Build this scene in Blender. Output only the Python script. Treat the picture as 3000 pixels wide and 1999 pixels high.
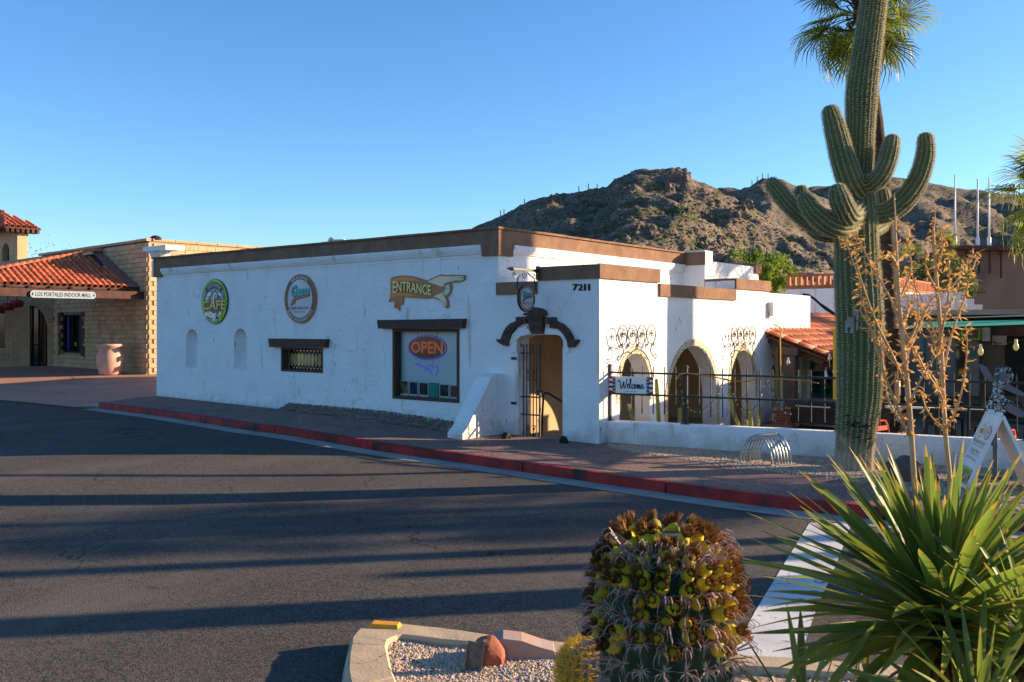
import bpy, bmesh, math, random
from mathutils import Vector as V, Matrix as Mx, noise
from mathutils.geometry import tessellate_polygon, delaunay_2d_cdt
R = math.radians
random.seed(7)
for o in list(bpy.data.objects): bpy.data.objects.remove(o)
scene = bpy.context.scene
COL = scene.collection

# ------------------------------------------------------------------ camera, sky, sun, exposure
# world: X along the cafe front (to the right), Y into the building, origin at the main corner
F, CX, HY = 2082.0, 1176.5, 753.0          # focal length, centre column and horizon row of the photograph at 2353 px wide
YAW = R(38.45); cY, sY = math.cos(YAW), math.sin(YAW)
EYE = 2.15
CAM = V((0.30*cY + 19.9*sY, 0.30*sY - 19.9*cY, EYE))
cd = bpy.data.cameras.new('camera'); co = bpy.data.objects.new('camera', cd); COL.objects.link(co)
co.location = CAM; co.rotation_euler = (R(90), 0, YAW)
cd.sensor_width = 36; cd.lens = F/2353*36; cd.shift_y = -31/2353; cd.clip_start = 0.1; cd.clip_end = 20000
cd.dof.use_dof = True; cd.dof.focus_distance = 19; cd.dof.aperture_fstop = 8
scene.camera = co
SUN_EL = R(15.5); SUN_AZ = math.atan2(.663, .749)   # azimuth from +Y towards +X
w = bpy.data.worlds.new('World'); scene.world = w; w.use_nodes = True
nt = w.node_tree; bg = nt.nodes['Background']
sky = nt.nodes.new('ShaderNodeTexSky'); sky.sky_type = 'NISHITA'; sky.sun_disc = False
sky.sun_elevation = SUN_EL; sky.sun_rotation = SUN_AZ
sky.air_density = 1.0; sky.dust_density = 0.7; sky.ozone_density = 4.0; sky.altitude = 800
sat = nt.nodes.new('ShaderNodeHueSaturation'); sat.inputs['Saturation'].default_value = 1.12          # the photograph's strong blue
nt.links.new(sky.outputs[0], sat.inputs['Color']); nt.links.new(sat.outputs[0], bg.inputs[0]); bg.inputs[1].default_value = 0.092
sd = bpy.data.lights.new('sun', 'SUN'); so = bpy.data.objects.new('sun', sd); COL.objects.link(so)
sd.energy = 4.5; sd.angle = R(0.53); sd.color = (1.0, .74, .48)
SUNV = V((math.sin(SUN_AZ)*math.cos(SUN_EL), math.cos(SUN_AZ)*math.cos(SUN_EL), math.sin(SUN_EL)))
so.rotation_euler = SUNV.to_track_quat('Z', 'Y').to_euler(); so.location = (20, 20, 20)
scene.render.engine = 'CYCLES'
scene.view_settings.view_transform = 'Standard'; scene.view_settings.look = 'None'
scene.view_settings.exposure = 1.5; scene.view_settings.gamma = 1
scene.cycles.max_bounces = 6; scene.cycles.transparent_max_bounces = 12

# ------------------------------------------------------------------ photo pixel -> place
def ray(px, py):
    a = (px-CX)/F
    return V((a*cY - sY, a*sY + cY, -(py-HY)/F))
def at(px, py, D): return CAM + ray(px, py)*D
def onY(px, py, y=0.0):
    r = ray(px, py); return CAM + r*((y-CAM.y)/r.y)
def onX(px, py, x=0.0):
    r = ray(px, py); return CAM + r*((x-CAM.x)/r.x)
def onZ(px, py, z=0.0):
    r = ray(px, py); return CAM + r*((z-CAM.z)/r.z)
def crop(ox, oy, s): return lambda x, y: ((ox+x/s)/1.275, (oy+y/s)/1.275)
K1 = crop(0,550,2.24); K2 = crop(440,660,2.613); K3 = crop(1000,640,2.24); K4 = crop(1400,640,2.24)
K5 = crop(1700,860,2.904); KT = crop(2200,0,1.96); K7 = crop(2200,700,1.96); K8 = crop(2100,1300,2.243)
Q1 = crop(800,1700,2.139); Q2 = crop(1380,450,2.22); Q3 = crop(1650,1450,2.855); Q4 = crop(2200,860,3.564)
Q5 = crop(2550,860,3.484); Q6 = crop(0,1100,1.744); Q7 = crop(540,780,5.348); Q8 = crop(1110,780,8.114)
def sst(a, b, x):
    t = max(0, min(1, (x-a)/(b-a))); return t*t*(3-2*t)
def zs(x, y=0): return -.2*sst(-4.5, 1.5, x)          # pavement height (falls towards the door)
KERB = .17
def zr(x, y=0): return zs(x) - KERB                    # road height
def onS(px, py, off=0.0):
    z = -.1
    for _ in range(12):
        p = onZ(px, py, z); z = zs(p.x) + off
    return onZ(px, py, z)
def camxy(x, d):                                       # camera-frame ground coordinates -> world
    return V((CAM.x + x*cY - d*sY, CAM.y + x*sY + d*cY, 0))
def lerp(a, b, t): return a + (b-a)*t
def interp(tab, x):
    if x <= tab[0][0]: return tab[0][1]
    for (a, p), (b, q) in zip(tab, tab[1:]):
        if x <= b: return p + (q-p)*(x-a)/(b-a)
    return tab[-1][1]

# ------------------------------------------------------------------ materials
MATS = {}
def rgba(c): return (c[0], c[1], c[2], 1)
def mat(name, col, col2=None, sc=3.0, rough=.85, bump=0.0, bsc=60.0, metal=0.0, rnd=0.0, trans=0.0, spec=.3, det=5.0,
        lo=.35, hi=.65, vor=0.0, emit=None, stretch=None, bdist=.01):
    if name in MATS: return MATS[name]
    m = bpy.data.materials.new(name); m.use_nodes = True; n = m.node_tree.nodes; l = m.node_tree.links
    b = n['Principled BSDF']; out = n['Material Output']
    b.inputs['Roughness'].default_value = rough; b.inputs['Metallic'].default_value = metal
    b.inputs['Specular IOR Level'].default_value = spec
    geo = n.new('ShaderNodeNewGeometry'); pos = geo.outputs['Position']
    if stretch:
        mp = n.new('ShaderNodeMapping'); mp.inputs['Scale'].default_value = stretch; l.new(pos, mp.inputs[0]); pos = mp.outputs[0]
    src = None
    if col2 is not None:
        t = n.new('ShaderNodeTexNoise'); t.inputs['Scale'].default_value = sc; t.inputs['Detail'].default_value = det; l.new(pos, t.inputs['Vector'])
        mr = n.new('ShaderNodeMapRange'); mr.inputs[1].default_value = lo; mr.inputs[2].default_value = hi; l.new(t.outputs[0], mr.inputs[0])
        mx = n.new('ShaderNodeMix'); mx.data_type = 'RGBA'; mx.inputs[6].default_value = rgba(col); mx.inputs[7].default_value = rgba(col2)
        l.new(mr.outputs[0], mx.inputs[0]); src = mx.outputs[2]
        if vor:
            v = n.new('ShaderNodeTexVoronoi'); v.inputs['Scale'].default_value = vor; l.new(pos, v.inputs['Vector'])
            hs = n.new('ShaderNodeHueSaturation'); sp = n.new('ShaderNodeSeparateColor'); l.new(v.outputs['Color'], sp.inputs[0])
            q = n.new('ShaderNodeMapRange'); q.inputs[3].default_value = .45; q.inputs[4].default_value = 1.55; l.new(sp.outputs[0], q.inputs[0])
            l.new(q.outputs[0], hs.inputs['Value']); l.new(src, hs.inputs['Color']); src = hs.outputs[0]
    if rnd:
        oi = n.new('ShaderNodeObjectInfo'); hs = n.new('ShaderNodeHueSaturation')
        q = n.new('ShaderNodeMapRange'); q.inputs[3].default_value = 1-rnd; q.inputs[4].default_value = 1+rnd; l.new(oi.outputs['Random'], q.inputs[0])
        l.new(q.outputs[0], hs.inputs['Value'])
        if src: l.new(src, hs.inputs['Color'])
        else: hs.inputs['Color'].default_value = rgba(col)
        src = hs.outputs[0]
    if src: l.new(src, b.inputs['Base Color'])
    else: b.inputs['Base Color'].default_value = rgba(col)
    nrm = None
    if bump:
        t = n.new('ShaderNodeTexNoise'); t.inputs['Scale'].default_value = bsc; t.inputs['Detail'].default_value = 6; t.inputs['Roughness'].default_value = .6; l.new(pos, t.inputs['Vector'])
        bn = n.new('ShaderNodeBump'); bn.inputs['Strength'].default_value = bump; bn.inputs['Distance'].default_value = bdist
        l.new(t.outputs[0], bn.inputs['Height']); l.new(bn.outputs[0], b.inputs['Normal']); nrm = bn.outputs[0]
    if trans:
        tr = n.new('ShaderNodeBsdfTranslucent'); ms = n.new('ShaderNodeMixShader'); ms.inputs[0].default_value = trans
        if src: l.new(src, tr.inputs[0])
        else: tr.inputs[0].default_value = rgba(col)
        l.new(b.outputs[0], ms.inputs[1]); l.new(tr.outputs[0], ms.inputs[2]); l.new(ms.outputs[0], out.inputs[0])
    if emit:
        b.inputs['Emission Color'].default_value = rgba(emit[0]); b.inputs['Emission Strength'].default_value = emit[1]
    MATS[name] = m; return m
def N(m): return m.node_tree.nodes, m.node_tree.links

white = mat('stucco_white', (.81,.795,.79), (.74,.72,.70), 1.3, .9, .75, 9, spec=.15, lo=.4, hi=.75, bdist=.05)
def add_peel(m, col, sc, thr, soft=.03, stretch=(1,1,.35)):          # flaked and stained patches in the paint
    n, l = N(m); b = n['Principled BSDF']; old = b.inputs['Base Color'].links[0].from_socket
    g = n.new('ShaderNodeNewGeometry'); mp = n.new('ShaderNodeMapping'); mp.inputs['Scale'].default_value = stretch; l.new(g.outputs['Position'], mp.inputs[0])
    t = n.new('ShaderNodeTexNoise'); t.inputs['Scale'].default_value = sc; t.inputs['Detail'].default_value = 8; t.inputs['Roughness'].default_value = .65; l.new(mp.outputs[0], t.inputs['Vector'])
    r = n.new('ShaderNodeMapRange'); r.inputs[1].default_value = thr; r.inputs[2].default_value = thr+soft; l.new(t.outputs[0], r.inputs[0])
    x = n.new('ShaderNodeMix'); x.data_type = 'RGBA'; x.inputs[7].default_value = rgba(col); l.new(r.outputs[0], x.inputs[0]); l.new(old, x.inputs[6]); l.new(x.outputs[2], b.inputs['Base Color'])
def add_crack(m, col, sc, wid, warp=.6):
    n, l = N(m); b = n['Principled BSDF']; old = b.inputs['Base Color'].links[0].from_socket
    g = n.new('ShaderNodeNewGeometry'); t = n.new('ShaderNodeTexNoise'); t.inputs['Scale'].default_value = 2.2; t.inputs['Detail'].default_value = 5; l.new(g.outputs['Position'], t.inputs['Vector'])
    vm = n.new('ShaderNodeVectorMath'); vm.operation = 'MULTIPLY_ADD'; vm.inputs[1].default_value = (warp,)*3; l.new(t.outputs['Color'], vm.inputs[0]); l.new(g.outputs['Position'], vm.inputs[2])
    v = n.new('ShaderNodeTexVoronoi'); v.feature = 'DISTANCE_TO_EDGE'; v.inputs['Scale'].default_value = sc; l.new(vm.outputs[0], v.inputs['Vector'])
    t2 = n.new('ShaderNodeTexNoise'); t2.inputs['Scale'].default_value = .5; l.new(g.outputs['Position'], t2.inputs['Vector'])
    q = n.new('ShaderNodeMapRange'); q.inputs[1].default_value = .46; q.inputs[2].default_value = .62; q.inputs[4].default_value = wid; l.new(t2.outputs[0], q.inputs[0])
    c = n.new('ShaderNodeMath'); c.operation = 'LESS_THAN'; l.new(v.outputs[0], c.inputs[0]); l.new(q.outputs[0], c.inputs[1])
    x = n.new('ShaderNodeMix'); x.data_type = 'RGBA'; x.inputs[7].default_value = rgba(col); l.new(c.outputs[0], x.inputs[0]); l.new(old, x.inputs[6]); l.new(x.outputs[2], b.inputs['Base Color'])
add_peel(white, (.50,.43,.34), 2.0, .62, .1); add_peel(white, (.16,.125,.09), 7.0, .665, .02)
add_crack(white, (.50,.47,.43), .5, .0025)
n_, l_ = N(white); b_ = n_['Principled BSDF']; old = b_.inputs['Base Color'].links[0].from_socket                # splashed dust along the foot of the walls, and drips below the bands
g_ = n_.new('ShaderNodeNewGeometry'); sx_ = n_.new('ShaderNodeSeparateXYZ'); l_.new(g_.outputs['Position'], sx_.inputs[0]); t_ = n_.new('ShaderNodeTexNoise'); t_.inputs['Scale'].default_value = 3.5; t_.inputs['Detail'].default_value = 8; l_.new(g_.outputs['Position'], t_.inputs['Vector'])
ma = n_.new('ShaderNodeMath'); ma.operation = 'MULTIPLY_ADD'; ma.inputs[1].default_value = -1.1; l_.new(t_.outputs[0], ma.inputs[0]); l_.new(sx_.outputs[2], ma.inputs[2])
mr_ = n_.new('ShaderNodeMapRange'); mr_.inputs[1].default_value = -.75; mr_.inputs[2].default_value = -.38; mr_.inputs[3].default_value = .55; mr_.inputs[4].default_value = 0; l_.new(ma.outputs[0], mr_.inputs[0])
x_ = n_.new('ShaderNodeMix'); x_.data_type = 'RGBA'; x_.inputs[7].default_value = (.46,.36,.27,1); l_.new(mr_.outputs[0], x_.inputs[0]); l_.new(old, x_.inputs[6]); l_.new(x_.outputs[2], b_.inputs['Base Color'])
add_peel(white, (.62,.56,.48), 3.2, .60, .06, (1,1,.10))
brown = mat('stucco_brown', (.27,.16,.105), (.20,.12,.08), 2.5, .95, .8, 30, spec=.1, bdist=.03); add_peel(brown, (.14,.09,.06), 9, .66, .04)
tan = mat('stucco_tan', (.50,.36,.20), (.44,.31,.17), 2, .9, .4, 20)
asphalt = mat('asphalt', (.082,.074,.066), (.054,.050,.046), .35, .92, 1.0, 70, spec=.25, lo=.3, hi=.7, vor=55, bdist=.018)
add_peel(asphalt, (.118,.106,.092), .5, .50, .25, (1,.45,1)); add_peel(asphalt, (.035,.034,.034), .8, .66, .05, (.5,1,1)); add_crack(asphalt, (.02,.02,.02), .38, .005); add_peel(asphalt, (.045,.043,.042), .22, .60, .02, (.25,1,1))
redk = mat('kerb_red', (.36,.022,.018), (.20,.014,.013), 3, .7, .5, 25, lo=.4, hi=.6); add_peel(redk, (.03,.02,.018), 1.3, .52, .12, (1,1,1)); add_peel(redk, (.42,.36,.32), 9, .70, .02, (1,1,1))
concrete = mat('concrete', (.34,.31,.27), (.24,.225,.2), 2, .9, .4, 50); add_peel(concrete, (.12,.11,.1), 3, .62, .1)
walk = mat('aggregate_walk', (.25,.15,.118), (.19,.118,.098), 1.2, .9, .8, 60, vor=42, bdist=.012)
pink = mat('plaza_concrete', (.45,.23,.155), (.37,.19,.13), .6, .8, .2, 30); add_crack(pink, (.12,.06,.05), .22, .010, .3)
gravelm = mat('gravel_bed', (.46,.33,.22), (.30,.22,.16), 2, .95, 1.0, 28, vor=26, bdist=.03)
earth = mat('desert_earth', (.30,.22,.15), (.22,.17,.11), .05, .95, .6, 3)
pebm = mat('pebble', (.62,.45,.30), (.38,.28,.21), 14, .85, .3, 60, lo=.3, hi=.7)
pebd = mat('pebble_brown', (.27,.20,.15), (.15,.11,.09), 9, .9, .3, 60, lo=.3, hi=.7)
wood = mat('dark_wood', (.12,.068,.045), (.06,.034,.024), 6, .75, .9, 8, stretch=(1,6,14), bdist=.02)
woodr = mat('red_brown_wood', (.085,.032,.02), (.05,.02,.014), 4, .7, .5, 12)
iron = mat('black_iron', (.012,.012,.014), (.03,.02,.015), 12, .45, .2, 50, spec=.5)
rustiron = mat('wrought_iron', (.03,.022,.016), (.05,.03,.02), 15, .6, .2, 50)
tile = mat('clay_tile', (.50,.135,.055), (.38,.10,.045), 5, .7, .3, 40, rnd=.28)
tile2 = mat('clay_tile_smooth', (.52,.16,.06), (.42,.12,.045), 3, .55, .15, 40, rnd=.15)
mortar = mat('mortar', (.45,.40,.34), (.33,.3,.26), 8, .95, .5, 40)
block = mat('slump_block', (.60,.385,.215), (.50,.315,.175), 2, .9, .7, 14, rnd=.13, bdist=.03)
bjoint = mat('block_mortar', (.36,.27,.19), (.32,.23,.16), 4, .95, .4, 40)
brick = mat('red_brick', (.33,.12,.07), (.24,.085,.05), 5, .85, .5, 40, rnd=.25)
brickl = mat('orange_brick', (.48,.16,.075), (.38,.12,.055), 5, .85, .4, 40, rnd=.2)
blackm = mat('black_paint', (.008,.008,.009), rough=.5)
darkm = mat('dark_interior', (.025,.022,.02), (.015,.013,.012), 2, .8)
glassd = mat('dark_glass', (.012,.014,.016), rough=.05, spec=.8)
teal = mat('teal_paint', (.015,.20,.20), (.012,.16,.17), 5, .5)
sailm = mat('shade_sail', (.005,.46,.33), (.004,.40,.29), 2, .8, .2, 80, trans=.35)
yel = mat('yellow_paint', (.75,.48,.02), (.65,.4,.02), 4, .5)
redp = mat('red_orange_paint', (.55,.06,.02), rough=.45)
greym = mat('grey_metal', (.34,.36,.37), (.25,.27,.28), 6, .35, metal=.8)
galv = mat('galvanised_steel', (.42,.47,.50), (.30,.34,.37), 8, .33, metal=.85)
whitep = mat('white_paint', (.78,.78,.76), (.70,.70,.68), 3, .5)
cream = mat('cream_paint', (.75,.66,.52), rough=.6)
beige = mat('terracotta_beige', (.60,.38,.29), (.50,.30,.22), 3, .85, .3, 20)
brownwall = mat('brown_block_wall', (.29,.175,.12), (.23,.14,.10), .5, .9, .4, 4)

# ------------------------------------------------------------------ mesh building
class MB:
    def __init__(s): s.v = []; s.f = []
    def add(s, vs, fs, m=None):
        k = len(s.v)
        s.v += [tuple(m @ V(p)) for p in vs] if m is not None else [tuple(p) for p in vs]
        s.f += [tuple(i+k for i in f) for f in fs]; return s
    def box(s, x0, x1, y0, y1, z0, z1, m=None):
        return s.add([(x0,y0,z0),(x1,y0,z0),(x1,y1,z0),(x0,y1,z0),(x0,y0,z1),(x1,y0,z1),(x1,y1,z1),(x0,y1,z1)],
                     [(3,2,1,0),(4,5,6,7),(0,1,5,4),(1,2,6,5),(2,3,7,6),(3,0,4,7)], m)
    def bar(s, a, b, w, h=None, up=(0,0,1)):                       # a square bar between two points
        a = V(a); b = V(b); h = h or w; d = b-a; L = d.length; d.normalize(); u = V(up)
        if abs(d.dot(u)) > .95: u = V((1,0,0))
        x = d.cross(u).normalized(); z = x.cross(d)
        m = Mx((( x.x,d.x,z.x,a.x),(x.y,d.y,z.y,a.y),(x.z,d.z,z.z,a.z),(0,0,0,1)))
        return s.box(-w/2,w/2,0,L,-h/2,h/2,m)
    def poly(s, pts, ext=None, holes=()):                          # a planar outline with holes, extruded by a vector
        loops = [[V(p) for p in pts]] + [[V(p) for p in h] for h in holes]
        flat = [p for L in loops for p in L]; n = len(flat); tr = tessellate_polygon(loops)
        nn = V((0,0,0))
        for i in range(len(loops[0])): nn += loops[0][i].cross(loops[0][(i+1) % len(loops[0])])
        fr = []
        for t in tr:
            a, b, c = (flat[i] for i in t)
            fr.append(tuple(t) if ext is None or (b-a).cross(c-a).dot(V(ext)) < 0 else (t[0],t[2],t[1]))
        if ext is None: return s.add(flat, fr)
        e = V(ext); vs = flat + [p+e for p in flat]; fs = list(fr) + [(n+c, n+b, n+a) for a,b,c in fr]; k = 0
        for j, L in enumerate(loops):
            m_ = len(L); nl = V((0,0,0))
            for i in range(m_): nl += L[i].cross(L[(i+1) % m_])
            fl = (nl.dot(e) > 0) != (j > 0)
            for i in range(m_):
                a, b = k+i, k+(i+1) % m_
                fs.append((a,b,n+b,n+a) if fl else (b,a,n+a,n+b))
            k += m_
        return s.add(vs, fs)
    def tube(s, pts, r, n=6, cap=True, flat=1.0):
        pts = [V(p) for p in pts]; k = len(pts); rs = r if isinstance(r, (list,tuple)) else [r]*k
        vs = []; fs = []; u = None
        for i in range(k):
            d = (pts[min(i+1,k-1)]-pts[max(i-1,0)])
            if d.length < 1e-9: d = V((0,0,1))
            d.normalize()
            if u is None: u = d.orthogonal().normalized()
            else:
                u = u - d*u.dot(d)
                u = u.normalized() if u.length > 1e-6 else d.orthogonal().normalized()
            w_ = d.cross(u)
            for j in range(n):
                a = 2*math.pi*j/n; vs.append(pts[i] + (u*math.cos(a) + w_*math.sin(a)*flat)*rs[i])
        for i in range(k-1):
            for j in range(n):
                j2 = (j+1) % n; fs.append((i*n+j, i*n+j2, (i+1)*n+j2, (i+1)*n+j))
        if cap: fs.append(tuple(reversed(range(n)))); fs.append(tuple((k-1)*n+j for j in range(n)))
        return s.add(vs, fs)
    def lathe(s, prof, n=20, m=None, cap=True):
        vs = []; fs = []
        for r, z in prof:
            for j in range(n): a = 2*math.pi*j/n; vs.append((r*math.cos(a), r*math.sin(a), z))
        for i in range(len(prof)-1):
            for j in range(n): j2 = (j+1) % n; fs.append((i*n+j, i*n+j2, (i+1)*n+j2, (i+1)*n+j))
        if cap: fs.append(tuple(reversed(range(n)))); fs.append(tuple((len(prof)-1)*n+j for j in range(n)))
        return s.add(vs, fs, m)
ICO = None
def ico(sub=1):
    bm = bmesh.new(); bmesh.ops.create_icosphere(bm, subdivisions=sub, radius=1)
    r = ([tuple(v.co) for v in bm.verts], [tuple(v.index for v in f.verts) for f in bm.faces]); bm.free(); return r
ICO1, ICO2, ICO3 = ico(1), ico(2), ico(3)
def rootof(o):
    while o.parent: o = o.parent
    return o
def mesh(mb, off=None, smooth=False, name='mesh'):
    me = bpy.data.meshes.new(name); o = off or V((0,0,0))
    me.from_pydata([(p[0]-o.x, p[1]-o.y, p[2]-o.z) for p in mb.v], [], mb.f); me.update()
    if smooth:
        me.polygons.foreach_set('use_smooth', [True]*len(me.polygons))
    return me
def part(name, mb, m, parent, smooth=False, label=None, stuff=False):
    r = rootof(parent); o = bpy.data.objects.new(name, mesh(mb, r.location, smooth, name)); COL.objects.link(o)
    o.parent = parent; o.data.materials.append(m)
    if label: o['label'] = label
    if stuff: o['kind'] = 'stuff'
    return o
def piece(name, me, parent, wm, m=None):                            # a piece with shared mesh data, placed by a world matrix
    o = bpy.data.objects.new(name, me); COL.objects.link(o); o.parent = parent
    o.matrix_local = Mx.Translation(-rootof(parent).location) @ wm
    return o
def tag(o, label, cat, group=None):
    o['label'] = label; o['category'] = cat
    if group: o['group'] = group
    return o
def thing(name, loc, label, cat, group=None):
    o = bpy.data.objects.new(name, None); COL.objects.link(o); o.location = V(loc); o.empty_display_size = .2
    return tag(o, label, cat, group)
def single(name, mb, m, loc, label, cat, group=None, smooth=False):
    o = bpy.data.objects.new(name, mesh(mb, V(loc), smooth, name)); COL.objects.link(o); o.location = V(loc)
    o.data.materials.append(m); return tag(o, label, cat, group)
def struct(name, mb, m, smooth=False, kind='structure', parent=None):
    o = bpy.data.objects.new(name, mesh(mb, None, smooth, name)); COL.objects.link(o); o.data.materials.append(m)
    if parent: o.parent = parent
    else: o['kind'] = kind
    return o
def smesh(mb, m, smooth=False):
    me = mesh(mb, None, smooth); me.materials.append(m); return me
def sheet(poly, zf, step=1.0, jit=0.0):                             # a ground sheet over a plan outline, heights from zf
    pts = [V((p[0], p[1])) for p in poly]; n = len(pts)
    es = [(i, (i+1) % n) for i in range(n)]
    def inside(x, y):
        c = False; j = n-1
        for i in range(n):
            if (pts[i].y > y) != (pts[j].y > y) and x < (pts[j].x-pts[i].x)*(y-pts[i].y)/(pts[j].y-pts[i].y)+pts[i].x: c = not c
            j = i
        return c
    x0, x1 = min(p.x for p in pts), max(p.x for p in pts); y0, y1 = min(p.y for p in pts), max(p.y for p in pts)
    x = x0 + step*.5
    while x < x1:
        y = y0 + step*.5
        while y < y1:
            if inside(x, y): pts.append(V((x, y)))
            y += step
        x += step
    r = delaunay_2d_cdt(pts, es, [], 1, 1e-5)
    mb = MB(); mb.add([(p.x, p.y, zf(p.x, p.y)) for p in r[0]], [tuple(f) for f in r[2]]); return mb
def pebbles(mb, spots, smin, smax, rng, flat=.7):
    vs, fs = ICO1
    vs = vs; base = [((0,0,1)),((.95,0,.1)),((.2,.9,0)),((-.8,.5,.1)),((-.7,-.6,0)),((.3,-.9,.1)),((0,0,-.7))]
    bf = [(0,1,2),(0,2,3),(0,3,4),(0,4,5),(0,5,1),(6,2,1),(6,3,2),(6,4,3),(6,5,4),(6,1,5)]
    for p in spots:
        s = rng.uniform(smin, smax); a = rng.uniform(0, 6.28); c, d = math.cos(a)*s, math.sin(a)*s; h = s*flat*rng.uniform(.7,1.2); q = rng.uniform(.7,1.1)
        tx, ty = rng.uniform(-.3,.3), rng.uniform(-.3,.3)
        mb.add([(p[0]+x*c-y*d*q, p[1]+x*d+y*c*q, p[2]+z*h+(x*tx+y*ty)*s) for x,y,z in base], bf)
# lettering: outlines of the built-in font laid out in a unit box
def glyphs(s, bold=0.0):
    cu = bpy.data.curves.new('t', 'FONT'); cu.body = s; cu.size = 1; cu.resolution_u = 2; cu.offset = bold
    o = bpy.data.objects.new('t', cu); me = bpy.data.meshes.new_from_object(o)
    vs = [(v.co.x, v.co.y) for v in me.vertices]; fs = [tuple(p.vertices) for p in me.polygons]
    bpy.data.objects.remove(o); bpy.data.meshes.remove(me); bpy.data.curves.remove(cu)
    x0, x1 = min(v[0] for v in vs), max(v[0] for v in vs); y0, y1 = min(v[1] for v in vs), max(v[1] for v in vs)
    return [((x-x0)/(x1-x0), (y-y0)/(y1-y0)) for x, y in vs], fs
def letters(s, fn, bold=.01):                                       # fn maps unit-box coordinates to a world point
    vs, fs = glyphs(s, bold); mb = MB(); mb.add([fn(u, v) for u, v in vs], fs); return mb
# ------------------------------------------------------------------ ground, road, pavement, kerb
mb = MB(); mb.add([(-6000,-3000,-1.6),(6000,-3000,-1.6),(6000,9000,-1.6),(-6000,9000,-1.6)], [(0,1,2,3)]); struct('ground', mb, earth)
kp = [(224.9,939.2),(377.8,959.4),(580,991.8),(856.7,1035.9),(1019.5,1059.5),(1200,1086),(1420,1119),(1647,1152),(1801,1172),(2031.7,1198.7),(2200,1213),(2352,1224)]
kw = [onS(x, y, -KERB) for x, y in kp]
d = (kw[-1]-kw[-2]); d.z = 0; d.normalize(); kw.append(kw[-1]+d*6); kw.append(kw[-1]+d*12+V((3,1,0))); kw.append(kw[-1]+d*30)
kw = [V((p.x, p.y)) for p in kw]
def resample(pts, step):
    out = [pts[0]]
    for a, b in zip(pts, pts[1:]):
        n = max(1, round((b-a).length/step))
        out += [a+(b-a)*(i+1)/n for i in range(n)]
    return out
def offs(pts, dist):
    out = []
    for i, p in enumerate(pts):
        t = pts[min(i+1, len(pts)-1)] - pts[max(i-1, 0)]; t.normalize(); out.append(V((p.x - t.y*dist, p.y + t.x*dist)))
    return out
kf = resample(kw, .8); kb = offs(kf, .17); ko = offs(kf, -.42)
plaza_edge = [onZ(170,936,-.13), onZ(60,924,-.12), onZ(-120,908,-.1), onZ(-500,880,-.1)]
road = [(p.x,p.y) for p in kf] + [tuple(camxy(75,30).xy), tuple(camxy(75,-30).xy), tuple(camxy(-70,-30).xy), tuple(camxy(-70,35).xy)] + [(p.x,p.y) for p in reversed(plaza_edge)]
ro = struct('road', sheet(road, lambda x,y: zr(x), 1.6), asphalt, True)
mb = MB(); n = len(kf)                                              # concrete gutter pan, dished towards the kerb
for i in range(n-1):
    a, b, c, d_ = ko[i], ko[i+1], kf[i+1], kf[i]
    mb.add([(a.x,a.y,zr(a.x)+.006),(b.x,b.y,zr(b.x)+.006),(c.x,c.y,zr(c.x)+.012),(d_.x,d_.y,zr(d_.x)+.012)], [(0,1,2,3)])
struct('gutter', mb, concrete)
kerbo = bpy.data.objects.new('kerb', None); COL.objects.link(kerbo); kerbo['kind'] = 'structure'
per = 4; prof = [(0,-.05),(.012,.10),(.02,KERB-.02),(.045,KERB+.002),(.15,KERB+.006),(.172,KERB-.06)]
i = 0
while i < n-1 and i < 60:                                           # one kerb stone after the other, with open joints
    j = min(i+per, n-1); mb = MB(); vs = []; fs = []
    for k in range(i, j+1):
        t = (kf[min(k+1,n-1)]-kf[max(k-1,0)]); t.normalize(); nv = V((-t.y, t.x)); p = kf[k]
        if k == i and i: p = p + t*.012
        if k == j: p = p - t*.012
        for o_, h in prof: q = p + nv*o_; vs.append((q.x, q.y, zr(p.x)+h))
    m_ = len(prof)
    for k in range(j-i):
        for q in range(m_-1): fs.append((k*m_+q, (k+1)*m_+q, (k+1)*m_+q+1, k*m_+q+1))
    fs.append(tuple(reversed(range(m_)))); fs.append(tuple((j-i)*m_+q for q in range(m_)))
    fs = [tuple(reversed(f)) for f in fs]
    mb.add(vs, fs); o = struct('kerb_stone', mb, redk, parent=kerbo); i = j
t = (kf[1]-kf[0]).normalized(); p0 = kf[0]; p1 = p0 - t*1.3; nv = V((-t.y,t.x)); mb = MB()  # bare concrete ramp-down at the kerb's end
mb.add([(p1.x,p1.y,zr(p1.x)+.03),(p0.x,p0.y,zr(p0.x)+.03),(p0.x+nv.x*.17,p0.y+nv.y*.17,zr(p0.x)),(p1.x+nv.x*.17,p1.y+nv.y*.17,zr(p1.x)),
        (p0.x+nv.x*.02,p0.y+nv.y*.02,zs(p0.x)),(p0.x+nv.x*.17,p0.y+nv.y*.17,zs(p0.x)+.004),(p1.x+nv.x*.17,p1.y+nv.y*.17,zr(p1.x)+.04)],
       [(0,1,4),(0,4,5,6),(1,2,5,4),(6,5,2,3)]); struct('kerb_ramp', mb, concrete, parent=kerbo)
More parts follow.
